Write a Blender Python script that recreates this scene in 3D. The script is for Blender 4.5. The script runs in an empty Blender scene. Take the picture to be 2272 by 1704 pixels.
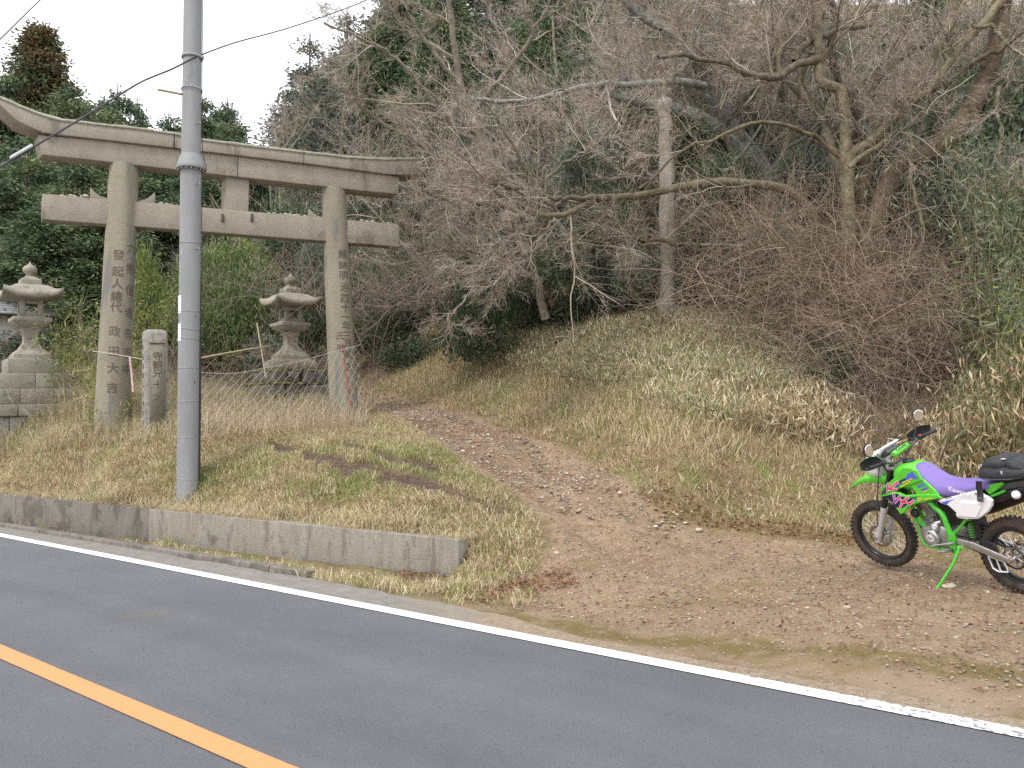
import bpy, bmesh, math, random
import numpy as np
from mathutils import Vector, Matrix
rng = np.random.default_rng(7)
random.seed(7)
R = math.radians
# ------------------------------------------------------------------ camera
scn = bpy.context.scene
col = scn.collection
F = 1838.0; H = 1.65; TH = math.atan(88 / F); CC, SS = math.cos(TH), math.sin(TH)
cam = bpy.data.cameras.new('camera'); co = bpy.data.objects.new('camera', cam); col.objects.link(co)
co.location = (0, 0, H); co.rotation_euler = (R(90) + TH, 0, 0)
cam.sensor_width = 36; cam.lens = 36 * F / 2272; cam.clip_end = 2000; cam.clip_start = 0.05
scn.camera = co
# ------------------------------------------------------------------ light
SUN_EL, SUN_AZ = R(52), R(-35)          # azimuth from +Y towards +X
w = bpy.data.worlds.new('World'); scn.world = w; w.use_nodes = True
nt = w.node_tree; nt.nodes.clear()
sky = nt.nodes.new('ShaderNodeTexSky'); sky.sky_type = 'NISHITA'; sky.sun_disc = False
sky.sun_elevation = SUN_EL; sky.sun_rotation = SUN_AZ; sky.dust_density = 3; sky.air_density = 1
mixn = nt.nodes.new('ShaderNodeMix'); mixn.data_type = 'RGBA'; mixn.inputs[0].default_value = 0.8
mixn.inputs[7].default_value = (9.9, 9.9, 10.3, 1)
bg = nt.nodes.new('ShaderNodeBackground'); bg.inputs[1].default_value = 0.12
wo = nt.nodes.new('ShaderNodeOutputWorld')
nt.links.new(sky.outputs[0], mixn.inputs[6]); nt.links.new(mixn.outputs[2], bg.inputs[0]); nt.links.new(bg.outputs[0], wo.inputs[0])
sl = bpy.data.lights.new('sun', 'SUN'); sl.energy = 1.3; sl.angle = R(12); sl.color = (1, .96, .9)
so = bpy.data.objects.new('sun', sl); col.objects.link(so)
sdir = Vector((math.sin(SUN_AZ) * -1 * math.cos(SUN_EL), -math.cos(SUN_AZ) * math.cos(SUN_EL), math.sin(SUN_EL)))
# sun stands behind the camera, high and to the left
sdir = Vector((-.45, -.55, 1)).normalized()
so.rotation_euler = sdir.to_track_quat('Z', 'Y').to_euler(); so.location = (0, 0, 30)
sky.sun_elevation = math.asin(sdir.z); sky.sun_rotation = math.atan2(sdir.x, sdir.y)
vs = scn.view_settings
scn.display_settings.display_device = 'sRGB'; vs.view_transform = 'Standard'; vs.look = 'None'; vs.gamma = 1; vs.exposure = 0.84; vs.use_curve_mapping = False
scn.cycles.max_bounces = 5; scn.cycles.diffuse_bounces = 3; scn.cycles.transparent_max_bounces = 8; scn.cycles.use_denoising = False
# ------------------------------------------------------------------ helpers
def at(px, py, Y):
    u = px - 1136; v = -(py - 852); d = np.array([u, F * CC - v * SS, F * SS + v * CC]); return np.array([0, 0, H]) + d * (Y / d[1])
def atz(px, py, z=0):
    u = px - 1136; v = -(py - 852); d = np.array([u, F * CC - v * SS, F * SS + v * CC]); return np.array([0, 0, H]) + d * ((z - H) / d[2])
def proj(p):
    q = np.atleast_2d(p) - np.array([0, 0, H]); z = q[:, 1] * CC + q[:, 2] * SS; y = q[:, 2] * CC - q[:, 1] * SS
    return np.stack([1136 + F * q[:, 0] / z, 852 - F * y / z], 1)
def tag(o, label=None, cat=None, group=None, kind=None):
    if label: o['label'] = label
    if cat: o['category'] = cat
    if group: o['group'] = group
    if kind: o['kind'] = kind
    return o
def empty(name, loc, label, cat, group=None, rot=(0, 0, 0)):
    o = bpy.data.objects.new(name, None); col.objects.link(o); o.location = loc; o.rotation_euler = rot
    o.empty_display_size = .2
    return tag(o, label, cat, group)
def npmesh(name, V, Fs, m, parent=None, smooth=False, colr=None, cname='Col', link=True):
    """V (n,3); Fs one array (m,3|4) or a list of them"""
    V = np.asarray(V, np.float32)
    if not isinstance(Fs, (list, tuple)): Fs = [Fs]
    Fs = [np.asarray(f, np.int32) for f in Fs if len(f)]
    me = bpy.data.meshes.new(name)
    nl = sum(f.size for f in Fs); npol = sum(len(f) for f in Fs)
    me.vertices.add(len(V)); me.vertices.foreach_set('co', V.ravel())
    me.loops.add(nl); me.loops.foreach_set('vertex_index', np.concatenate([f.ravel() for f in Fs]))
    me.polygons.add(npol)
    tot = np.concatenate([np.full(len(f), f.shape[1], np.int32) for f in Fs]); st = np.concatenate([[0], np.cumsum(tot)[:-1]]).astype(np.int32)
    me.polygons.foreach_set('loop_start', st); me.polygons.foreach_set('loop_total', tot)
    if smooth: me.polygons.foreach_set('use_smooth', np.ones(npol, bool))
    me.update(calc_edges=True)
    if colr is not None:
        a = me.attributes.new(cname, 'FLOAT_COLOR', 'POINT'); c = np.ones((len(V), 4), np.float32); c[:, :colr.shape[1]] = colr
        a.data.foreach_set('color', c.ravel())
    if m: me.materials.append(m)
    if not link: return me
    o = bpy.data.objects.new(name, me); col.objects.link(o)
    if parent: o.parent = parent
    return o
class MB:
    """collects shapes that become one mesh"""
    def __init__(s): s.V = []; s.F3 = []; s.F4 = []; s.n = 0; s.C = []
    def add(s, V, Fs, c=None):
        V = np.asarray(V, float)
        if not isinstance(Fs, (list, tuple)) or np.isscalar(Fs[0][0]): Fs = [np.asarray(Fs)]
        for f in Fs:
            f = np.asarray(f, int)
            if f.size == 0: continue
            (s.F4 if f.shape[1] == 4 else s.F3).append(f + s.n)
        s.V.append(V); s.n += len(V)
        s.C.append(np.tile(np.array(c if c is not None else (1, 1, 1), float), (len(V), 1)))
        return s
    def box(s, cx, cy, cz, sx, sy, sz, M=None, c=None):
        v = np.array([[x, y, z] for z in (-.5, .5) for y in (-.5, .5) for x in (-.5, .5)]) * [sx, sy, sz] + [cx, cy, cz]
        if M is not None: v = v @ np.asarray(M).T
        return s.add(v, [[0, 2, 3, 1], [4, 5, 7, 6], [0, 1, 5, 4], [2, 6, 7, 3], [0, 4, 6, 2], [1, 3, 7, 5]], c)
    def tube(s, pts, r, m=8, caps=True, c=None):
        pts = np.asarray(pts, float); r = np.broadcast_to(np.asarray(r, float), (len(pts),))
        V, Fq = tubes(pts[None], r[None], m); s.add(V, Fq, c)
        if caps:
            for k in (0, len(pts) - 1):
                ring = V[k * m:(k + 1) * m]; cv = np.vstack([ring, pts[k]])
                f = [[i, (i + 1) % m, m] for i in range(m)]
                if k == 0: f = [x[::-1] for x in f]
                s.add(cv, f, c)
        return s
    def lathe(s, prof, m=24, axis='z', o=(0, 0, 0), a0=0, c=None):
        """prof: (radius, height) from bottom to top"""
        a = np.linspace(0, 2 * np.pi, m, endpoint=False) + a0
        V = []
        for r_, h in prof: V.append(np.stack([r_ * np.cos(a), r_ * np.sin(a), np.full(m, h)], 1))
        V = np.concatenate(V); k = len(prof); i = np.arange(m); j = (i + 1) % m
        Fq = np.concatenate([np.stack([q * m + i, q * m + j, (q + 1) * m + j, (q + 1) * m + i], 1) for q in range(k - 1)])
        if axis == 'y': V = V[:, [0, 2, 1]] * [1, 1, 1]; Fq = Fq[:, ::-1]
        if axis == 'x': V = V[:, [2, 0, 1]]
        V = V + np.array(o); s.add(V, Fq, c)
        return s
    def build(s, name, m, parent=None, smooth=False, bevel=0, colr=False):
        V = np.concatenate(s.V); Fs = []
        if s.F3: Fs.append(np.concatenate(s.F3))
        if s.F4: Fs.append(np.concatenate(s.F4))
        o = npmesh(name, V, Fs, m, parent, smooth, np.concatenate(s.C) if colr else None)
        if bevel:
            b = o.modifiers.new('bevel', 'BEVEL'); b.width = bevel; b.segments = 2; b.limit_method = 'ANGLE'; b.angle_limit = R(40)
        return o
def tubes(P, Rr, m=3):
    """P (N,K,3) polylines, Rr (N,K) radii -> verts, quads"""
    P = np.asarray(P, float); N, K, _ = P.shape
    T = np.empty_like(P); T[:, 1:-1] = P[:, 2:] - P[:, :-2]; T[:, 0] = P[:, 1] - P[:, 0]; T[:, -1] = P[:, -1] - P[:, -2]
    T /= np.linalg.norm(T, axis=2, keepdims=True) + 1e-9
    chord = P[:, -1] - P[:, 0]; chord /= np.linalg.norm(chord, axis=1, keepdims=True) + 1e-9
    ref = np.where(np.abs(chord[:, 2:3]) < .8, [[0, 0, 1.]], [[1., 0, 0]])[:, None, :]
    A = np.cross(T, np.broadcast_to(ref, T.shape)); A /= np.linalg.norm(A, axis=2, keepdims=True) + 1e-9
    B = np.cross(T, A)
    a = np.linspace(0, 2 * np.pi, m, endpoint=False)
    V = P[:, :, None, :] + Rr[:, :, None, None] * (A[:, :, None, :] * np.cos(a)[None, None, :, None] + B[:, :, None, :] * np.sin(a)[None, None, :, None])
    V = V.reshape(-1, 3)
    n = np.arange(N)[:, None, None] * (K * m); k = np.arange(K - 1)[None, :, None] * m; i = np.arange(m)[None, None, :]; j = (i + 1) % m
    q = np.stack(np.broadcast_arrays(n + k + i, n + k + j, n + k + m + j, n + k + m + i), -1).reshape(-1, 4)
    return V, q
def smooth_path(pts, n):
    """Catmull-Rom resample"""
    P = np.asarray(pts, float); t = np.linspace(0, len(P) - 1, n); out = []
    Q = np.vstack([2 * P[0] - P[1], P, 2 * P[-1] - P[-2]])
    for x in t:
        i = min(int(x), len(P) - 2); f = x - i; a, b, c, d = Q[i:i + 4]
        out.append(.5 * (2 * b + (c - a) * f + (2 * a - 5 * b + 4 * c - d) * f * f + (3 * b - a - 3 * c + d) * f ** 3))
    return np.array(out)
def vnoise(x, y, seed=0):
    """cheap smooth value noise"""
    def h(i, j):
        n = (i * 374761393 + j * 668265263 + seed * 982451653) & 0xffffffff
        n = ((n ^ (n >> 13)) * 1274126177) & 0xffffffff
        return ((n ^ (n >> 16)) & 0xffff) / 65535.0
    xi = np.floor(x).astype(np.int64); yi = np.floor(y).astype(np.int64); fx = x - xi; fy = y - yi
    fx = fx * fx * (3 - 2 * fx); fy = fy * fy * (3 - 2 * fy)
    return (h(xi, yi) * (1 - fx) + h(xi + 1, yi) * fx) * (1 - fy) + (h(xi, yi + 1) * (1 - fx) + h(xi + 1, yi + 1) * fx) * fy
def fbm(x, y, seed=0, o=3):
    s = 0; a = .5
    for k in range(o): s = s + a * vnoise(x * 2 ** k, y * 2 ** k, seed + k); a *= .5
    return s / (1 - .5 ** o)
# ------------------------------------------------------------------ materials
def lin(r, g, b):
    f = lambda c: (c / 255 / 12.92) if c / 255 <= .04045 else ((c / 255 + .055) / 1.055) ** 2.4
    return (f(r), f(g), f(b))
def mat(name, c, rough=.8, metal=0, var=None, vscale=8, bump=0, bscale=60, spots=None, coat=0, detail=5, stretch=None, spec=.5):
    """c base colour; var second colour mixed by noise; spots (colour, scale, threshold) extra blotches"""
    m = bpy.data.materials.new(name); m.use_nodes = True; t = m.node_tree; n = t.nodes; l = t.links
    b = n['Principled BSDF']; b.inputs['Roughness'].default_value = rough; b.inputs['Metallic'].default_value = metal
    b.inputs['Base Color'].default_value = (*c, 1); b.inputs['Coat Weight'].default_value = coat; b.inputs['Specular IOR Level'].default_value = spec
    tc = n.new('ShaderNodeTexCoord'); src = tc.outputs['Object']
    if stretch:
        mp = n.new('ShaderNodeMapping'); mp.inputs['Scale'].default_value = stretch; l.new(src, mp.inputs[0]); src2 = mp.outputs[0]
    else: src2 = src
    last = None
    def noise(scale, s=src, d=detail, dist=0):
        q = n.new('ShaderNodeTexNoise'); q.inputs['Scale'].default_value = scale; q.inputs['Detail'].default_value = d; q.inputs['Roughness'].default_value = .65; q.inputs['Distortion'].default_value = dist; l.new(s, q.inputs['Vector']); return q
    def ramp(fac, a, b_):
        r_ = n.new('ShaderNodeMapRange'); r_.inputs[1].default_value = a; r_.inputs[2].default_value = b_; l.new(fac, r_.inputs[0]); return r_.outputs[0]
    if var:
        q = noise(vscale, src2); mx = n.new('ShaderNodeMix'); mx.data_type = 'RGBA'; mx.inputs[6].default_value = (*c, 1); mx.inputs[7].default_value = (*var, 1)
        l.new(ramp(q.outputs[0], .35, .65), mx.inputs[0]); last = mx.outputs[2]
    for sp in (spots or []):
        sc, scale, th = sp[:3]; q = noise(scale, src2 if len(sp) > 3 else src); mx = n.new('ShaderNodeMix'); mx.data_type = 'RGBA'; mx.inputs[6].default_value = (*c, 1)
        if last: l.new(last, mx.inputs[6])
        mx.inputs[7].default_value = (*sc, 1); l.new(ramp(q.outputs[0], th, th + .08), mx.inputs[0]); last = mx.outputs[2]
    if last: l.new(last, b.inputs['Base Color'])
    if bump:
        q = noise(bscale, src, 6); bp = n.new('ShaderNodeBump'); bp.inputs['Strength'].default_value = min(1, bump); bp.inputs['Distance'].default_value = .02
        l.new(q.outputs[0], bp.inputs['Height']); l.new(bp.outputs[0], b.inputs['Normal'])
    return m
def leafmat(name, trans=.25, rough=.6, mul=1):
    """foliage whose colour varies leaf by leaf"""
    m = bpy.data.materials.new(name); m.use_nodes = True; t = m.node_tree; n = t.nodes; l = t.links
    b = n['Principled BSDF']; b.inputs['Roughness'].default_value = rough; b.inputs['Specular IOR Level'].default_value = .3
    a = n.new('ShaderNodeAttribute'); a.attribute_name = 'Col'; l.new(a.outputs['Color'], b.inputs['Base Color'])
    if trans:
        tr = n.new('ShaderNodeBsdfTranslucent'); l.new(a.outputs['Color'], tr.inputs[0]); mx = n.new('ShaderNodeMixShader'); mx.inputs[0].default_value = trans
        l.new(b.outputs[0], mx.inputs[1]); l.new(tr.outputs[0], mx.inputs[2]); l.new(mx.outputs[0], n['Material Output'].inputs[0])
    return m
# ------------------------------------------------------------------ the lie of the land
ND = np.array([.6068, .7948]); DD = np.array([-.7948, .6068])      # across the road, along the road
def cn(x, y): return x * ND[0] + y * ND[1]
def cd(x, y): return x * DD[0] + y * DD[1]
WR = np.array([-.59, 9.18]); WL = np.array([-8.53, 13.9]); WDIR = (WL - WR) / np.linalg.norm(WL - WR); WN = np.array([-WDIR[1], WDIR[0]])
if WN[1] < 0: WN = -WN                                             # points behind the wall
ctl = []
def cpx(px, py, Y): ctl.append(at(px, py, Y))
def cw(x, y, z): ctl.append(np.array([x, y, z], float))
for t in np.linspace(-10, 26, 10): p = ND * 5.45 + DD * t; (cw(p[0], p[1], 0) if t < 3 or t > 18 else None)
# lawn behind the wall
for t, zz in ((0.3, .36), (2.5, .40), (5, .44), (7.5, .47), (10, .5), (13, .55)):
    p = WR + WDIR * t + WN * .25; cw(p[0], p[1], zz)
cpx(416, 1088, 12.1); cpx(250, 1020, 13.2); cpx(60, 1020, 14.3); cpx(700, 1060, 11.3); cpx(560, 985, 13.4); cpx(900, 1120, 10.2)
cw(-7.1, 14.9, 1.60); cw(-3.4, 16.2, 1.70); cw(-6.2, 14.0, 1.45); cw(-10, 16, 1.55); cw(-5.5, 16, 1.68)
cw(-12, 18, 1.7); cw(-14, 24, 2.0); cw(-8, 22, 2.1); cw(-5, 20, 2.05); cw(-20, 30, 2.4); cw(-9, 32, 3.0)
# corner of the lawn beside the wall end
cpx(1090, 1290, 8.9); cpx(1210, 1200, 9.6); cpx(1120, 1200, 9.45); cpx(1180, 1120, 10.6)
# the track
for px, py, Y in ((1500, 1300, 8.05), (1300, 1290, 8.25), (1300, 1150, 10.25), (1430, 1120, 10.6), (1180, 1060, 12.0), (1330, 1040, 12.6), (1060, 980, 13.9), (1180, 970, 14.2),
                  (950, 925, 15.9), (1040, 915, 16.6), (870, 895, 18.2), (940, 890, 18.8), (815, 872, 22.5), (850, 868, 23.5)): cpx(px, py, Y)
cw(-5.5, 29, 3.3)
# bank
for px, py, Y in ((1550, 1140, 10.5), (1900, 1185, 10.2), (2200, 1215, 9.4), (1500, 1010, 11.4), (1500, 900, 12.6), (1500, 748, 15.0), (1250, 930, 15.2), (1250, 775, 17.6),
                  (1000, 830, 19.2), (1000, 775, 20.8), (1900, 950, 12.6), (1900, 740, 16.0), (2230, 1000, 11.2), (2270, 800, 13.6), (850, 790, 25.5), (1700, 1060, 11.3), (1700, 850, 13.6)): cpx(px, py, Y)
cw(3.9, 8.6, .17); cw(4.3, 7.2, .17); cw(3.4, 7.2, .10); cw(6.5, 7.2, .2); cw(9, 7.5, 1.5); cw(2, 7.6, .06); cw(12, 12, 5)
cw(0, 26, 5.2); cw(8, 24, 6.2); cw(16, 24, 9); cw(-2, 34, 7.5); cw(10, 36, 11.5); cw(24, 36, 17); cw(-12, 45, 7)
cw(0, 21, 4.1); cw(5, 19.5, 4.3); cw(9, 18, 4.9); cw(12.5, 17, 5.7); cw(3, 17.5, 3.95)
ctl = np.array(ctl)
def tps_fit(P, lam=.02):
    n = len(P); d = np.linalg.norm(P[:, None, :2] - P[None, :, :2], axis=2); K = d * d * np.log(d + 1e-9) + lam * np.eye(n)
    A = np.zeros((n + 3, n + 3)); A[:n, :n] = K; A[:n, n] = 1; A[:n, n + 1:] = P[:, :2]; A[n, :n] = 1; A[n + 1:, :n] = P[:, :2].T
    return np.linalg.solve(A, np.concatenate([P[:, 2], [0, 0, 0]]))
TW = tps_fit(ctl)
def tps(x, y):
    x = np.asarray(x, float); y = np.asarray(y, float); out = np.empty(x.shape); xf = x.ravel(); yf = y.ravel(); of = out.ravel()
    for s in range(0, len(xf), 40000):
        a = xf[s:s + 40000]; b = yf[s:s + 40000]; r2 = (a[:, None] - ctl[None, :, 0]) ** 2 + (b[:, None] - ctl[None, :, 1]) ** 2
        of[s:s + 40000] = (.5 * r2 * np.log(r2 + 1e-12)) @ TW[:-3] + TW[-3] + TW[-2] * a + TW[-1] * b
    return of.reshape(x.shape)
def sstep(a, b, x): t = np.clip((x - a) / (b - a), 0, 1); return t * t * (3 - 2 * t)
def hill(x, y):                                                     # the land far away
    t = np.clip((x + .25 * y + 12) / 30, 0, 1.3)
    return 2.2 + .03 * (y - 20) + t * .5 * np.clip(y - 18, 0, 60) + (1 - np.clip(t, 0, 1)) * .14 * np.clip(y - 34, 0, 60)
def ground(x, y):
    x = np.asarray(x, float); y = np.asarray(y, float)
    xc = np.clip(x, -16, 13); yc = np.clip(y, 3, 30)
    z = tps(xc, yc)
    far = np.clip(sstep(26, 40, y) + sstep(14, 24, np.abs(x + 1)), 0, 1)
    z = z * (1 - far) + hill(x, y) * far
    c = cn(x, y); z = np.where(c < 30, z, z)
    # in front of the retaining wall the verge is flat
    q = (x - WR[0]) * WDIR[0] + (y - WR[1]) * WDIR[1]; wv = (x - WR[0]) * WN[0] + (y - WR[1]) * WN[1]
    front = (q > 0.0) & (wv < .12)
    z = np.where(front, -.035, z)
    rf = sstep(5.4, 5.9, c)
    z = np.where(front, z, -.02 * (1 - rf) + np.maximum(z, -.02) * rf)
    z = np.where(c < 5.38, -.03, z)
    # right-hand verge far off
    return z
def hit(px, py, y0=5., y1=60.):
    """where the ray through a picture point meets the ground"""
    ys = np.linspace(y0, y1, 1100); u = px - 1136; v = -(py - 852); d = np.array([u, F * CC - v * SS, F * SS + v * CC])
    P = np.array([0, 0, H]) + d[None] * (ys / d[1])[:, None]; g = ground(P[:, 0], P[:, 1]); k = np.argmax(P[:, 2] < g)
    return P[k] if P[k, 2] < g[k] else P[-1]
def gz(x, y): return float(ground(np.array([x]), np.array([y]))[0])
def polydist(x, y, pts):
    d = np.full(np.shape(x), 1e9)
    for a, b in zip(pts[:-1], pts[1:]):
        ab = b - a; t = np.clip(((x - a[0]) * ab[0] + (y - a[1]) * ab[1]) / (ab @ ab), 0, 1); d = np.minimum(d, np.hypot(x - a[0] - t * ab[0], y - a[1] - t * ab[1]))
    return d
def inpoly(x, y, pts):
    ins = np.zeros(np.shape(x), bool); n = len(pts)
    for i in range(n):
        (x1, y1), (x2, y2) = pts[i], pts[(i + 1) % n]
        cnd = (y1 > y) != (y2 > y); ins ^= cnd & (x < (x2 - x1) * (y - y1) / (y2 - y1 + 1e-12) + x1)
    return ins
def H2(lst): return [hit(a, b)[:2] for a, b in lst]
# outline of the bare track on the ground
LE = H2([(1040, 1345), (1110, 1300), (1190, 1240), (1195, 1160), (1150, 1110), (1060, 1050), (1000, 1010), (930, 960), (880, 930), (840, 905), (812, 885)])
REd = H2([(835, 872), (900, 885), (1000, 905), (1100, 935), (1200, 975), (1300, 1015), (1370, 1050), (1440, 1110), (1530, 1155), (1700, 1172), (1900, 1195), (2100, 1215), (2272, 1240)])
PATH = [np.array(p) for p in LE] + [np.array([-5.2, 27.])] + [np.array([-4.0, 27.])] + [np.array(p) for p in REd] + [np.array([9., 6.8]), np.array([10., -1.0]), ND * 5.3 + DD * -6, ND * 5.3 + DD * 3.2]
RUT1 = [np.array(p) for p in H2([(600, 990), (700, 1015), (790, 1040), (900, 1062), (1000, 1095), (1080, 1125), (1160, 1150)])]
RUT2 = [np.array(p) for p in H2([(740, 985), (830, 1005), (900, 1025), (960, 1045)])]
def pathmask(x, y):
    s = np.where(inpoly(x, y, PATH), 1, -1) * polydist(x, y, PATH + [PATH[0]])
    s = s + (fbm(x * 2.2, y * 2.2, 3) - .5) * .35
    return sstep(-.12, .12, s)
def rutmask(x, y):
    d = np.minimum(polydist(x, y, RUT1), polydist(x, y, RUT2)) + (fbm(x * 3.1, y * 3.1, 9) - .5) * .34 + (fbm(x * 9, y * 9, 10) - .5) * .12
    return 1 - sstep(.10, .22, d)
# ------------------------------------------------------------------ ground sheet
def axis(lo, hi, fine_lo, fine_hi, st):
    a = list(np.arange(fine_lo, fine_hi, st)); x = fine_lo; s = st; pre = []
    while x > lo: s *= 1.18; x -= s; pre.append(x)
    x = a[-1]; s = st; post = []
    while x < hi: s *= 1.18; x += s; post.append(x)
    return np.array(pre[::-1] + a + post)
gx = axis(-260, 260, -11, 8.5, .065); gy = axis(-60, 420, 4.6, 21, .065)
GX, GY = np.meshgrid(gx, gy)
GZ = ground(GX, GY)
PM = pathmask(GX, GY); RM = rutmask(GX, GY)
near = (GX > -12) & (GX < 9) & (GY > 4.5) & (GY < 24) & (cn(GX, GY) > 5.5)
GZ = GZ + np.where(near, (fbm(GX * 3, GY * 3, 5, 4) - .5) * .05 * (1 - .3 * PM) + (fbm(GX * 11, GY * 11, 6, 2) - .5) * .022, 0) * sstep(5.4, 6.1, cn(GX, GY))
GZ = GZ - RM * .05
# wheel tracks in the dirt
wt = np.minimum(polydist(GX, GY, [np.array(p) for p in H2([(1700, 1330), (1400, 1240), (1240, 1130), (1100, 1030), (930, 930)])]), polydist(GX, GY, [np.array(p) for p in H2([(2100, 1290), (1700, 1240), (1450, 1180), (1300, 1070), (1150, 985), (980, 910)])]))
GZ = GZ - .055 * np.exp(-(wt / .22) ** 2) * PM
# wet, mossy streaks near the road
wetl = [np.array(p) for p in (atz(1060, 1362)[:2], atz(1180, 1370)[:2], atz(1300, 1392)[:2], atz(1450, 1415)[:2], atz(1640, 1442)[:2], atz(1800, 1462)[:2], atz(2000, 1485)[:2], atz(2272, 1530)[:2])]
WET = 1 - sstep(.04, .2, polydist(GX, GY, wetl) - .04 + (fbm(GX * 3, GY * 3, 21) - .5) * .34)
wet2 = [np.array(p) for p in H2([(1480, 1130), (1560, 1160), (1680, 1178), (1800, 1190), (2000, 1225), (2200, 1260)])]
WET = np.maximum(WET, .8 * (1 - sstep(.1, .4, polydist(GX, GY, wet2) + (fbm(GX * 3, GY * 3, 22) - .5) * .35)))
WET = np.maximum(WET, .55 * sstep(.56, .7, fbm(GX * 1.3 + 5, GY * 3.2, 31)) * (cn(GX, GY) < 8) * PM)
colr = np.stack([PM.ravel(), RM.ravel(), WET.ravel(), sstep(5.4, 6.1, cn(GX, GY)).ravel()], 1)
nx, ny = len(gx), len(gy)
ii, jj = np.meshgrid(np.arange(ny - 1), np.arange(nx - 1), indexing='ij'); q = (ii * nx + jj).ravel()
gm = bpy.data.materials.new('earth'); gm.use_nodes = True; t = gm.node_tree; n = t.nodes; l = t.links; b = n['Principled BSDF']
def N(tp, **k):
    q_ = n.new(tp)
    for a_, v_ in k.items(): q_.inputs[a_.replace('_', ' ')].default_value = v_
    return q_
def mixc(fac, a_, b_):
    mx = n.new('ShaderNodeMix'); mx.data_type = 'RGBA'
    for s_, v_ in ((0, fac), (6, a_), (7, b_)):
        if hasattr(v_, 'node'): l.new(v_, mx.inputs[s_])
        else: mx.inputs[s_].default_value = v_ if s_ == 0 else (*v_, 1)
    return mx.outputs[2]
def rng_(v_, a_, b_, c_=0., d_=1.):
    r_ = n.new('ShaderNodeMapRange'); l.new(v_, r_.inputs[0])
    for k_, x_ in enumerate((a_, b_, c_, d_)): r_.inputs[k_ + 1].default_value = x_
    return r_.outputs[0]
geo = n.new('ShaderNodeNewGeometry'); at_ = n.new('ShaderNodeAttribute'); at_.attribute_name = 'Col'; sp = n.new('ShaderNodeSeparateColor'); l.new(at_.outputs['Color'], sp.inputs[0])
def noi(sc, det=4, ro=.6):
    q_ = n.new('ShaderNodeTexNoise'); q_.inputs['Scale'].default_value = sc; q_.inputs['Detail'].default_value = det; q_.inputs['Roughness'].default_value = ro; l.new(geo.outputs['Position'], q_.inputs['Vector']); return q_.outputs[0]
dirt = mixc(rng_(noi(1.1), .35, .65), (.25, .178, .112), (.32, .238, .157)); dirt = mixc(rng_(noi(5, 6, .75), .46, .62), dirt, (.20, .135, .082)); dirt = mixc(rng_(noi(16, 6, .8), .46, .60), dirt, (.235, .16, .10)); dirt = mixc(rng_(noi(45, 3), .58, .68), dirt, (.44, .38, .29))
litter = mixc(rng_(noi(2), .4, .6), (.19, .14, .075), (.25, .20, .10)); litter = mixc(rng_(noi(30, 5, .8), .45, .62), litter, (.09, .07, .035)); litter = mixc(rng_(noi(1.6, 3), .52, .66), litter, (.13, .15, .04))
c1 = mixc(sp.outputs[0], litter, dirt)
c1 = mixc(sp.outputs[1], c1, mixc(rng_(noi(20), .4, .6), (.06, .04, .03), (.12, .085, .06)))
wf = n.new('ShaderNodeMath'); wf.operation = 'MULTIPLY'; l.new(sp.outputs[2], wf.inputs[0]); l.new(rng_(noi(6, 4), .28, .5), wf.inputs[1])
sf = n.new('ShaderNodeMath'); sf.operation = 'SUBTRACT'; sf.inputs[0].default_value = 1; l.new(at_.outputs['Alpha'], sf.inputs[1])
c1 = mixc(sf.outputs[0], c1, mixc(rng_(noi(2.5), .4, .62), (.25, .18, .12), (.31, .24, .165)))
c1 = mixc(wf.outputs[0], c1, (.165, .125, .045))
l.new(c1, b.inputs['Base Color']); l.new(rng_(wf.outputs[0], 0, 1, .92, .45), b.inputs['Roughness']); b.inputs['Specular IOR Level'].default_value = .3
bp = n.new('ShaderNodeBump'); bp.inputs['Strength'].default_value = .9; bp.inputs['Distance'].default_value = .03; l.new(noi(28, 6, .75), bp.inputs['Height']); l.new(bp.outputs[0], b.inputs['Normal'])
g = npmesh('ground', np.stack([GX.ravel(), GY.ravel(), GZ.ravel()], 1), np.stack([q, q + 1, q + nx + 1, q + nx], 1), gm, smooth=True, colr=colr)
tag(g, kind='structure')
# ------------------------------------------------------------------ road
def strip(name, c0, c1, d0, d1, z, m, ndiv=200, jit0=0, jit1=0, tilt=0):
    ds = np.linspace(d0, d1, ndiv); tl_ = tilt * (ds - 6.6); j0 = (fbm(ds * 1.7, ds * 0, 41) - .5) * 2 * jit0; j1 = (fbm(ds * 2.3, ds * 0, 42, 4) - .5) * 2 * jit1
    a = ND[None] * (c0 + j0 + tl_)[:, None] + DD[None] * ds[:, None]; b_ = ND[None] * (c1 + j1 + tl_)[:, None] + DD[None] * ds[:, None]
    V = np.concatenate([np.c_[a, np.full(ndiv, z)], np.c_[b_, np.full(ndiv, z)]]); i = np.arange(ndiv - 1)
    return npmesh(name, V, np.stack([i + 1, i, ndiv + i, ndiv + i + 1], 1), m)
asph = mat('asphalt', (.122, .127, .136), .88, var=(.145, .151, .161), vscale=.7, bump=.8, bscale=130, spots=[((.085, .089, .096), 75, .57), ((.185, .19, .198), 60, .62), ((.36, .36, .35), 42, .715), ((.05, .05, .052), 38, .71), ((.165, .145, .115), .5, .64)], spec=.3)
t = asph.node_tree; n = t.nodes; l = t.links; b = n['Principled BSDF']; src_ = b.inputs['Base Color'].links[0].from_socket; geo2 = n.new('ShaderNodeNewGeometry'); cx_ = n.new('ShaderNodeCombineXYZ')
for k_, (v_, s_) in enumerate(((ND, 1.3), (DD, .07))):
    dp = n.new('ShaderNodeVectorMath'); dp.operation = 'DOT_PRODUCT'; l.new(geo2.outputs['Position'], dp.inputs[0]); dp.inputs[1].default_value = (v_[0] * s_, v_[1] * s_, 0); l.new(dp.outputs['Value'], cx_.inputs[k_])
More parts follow.
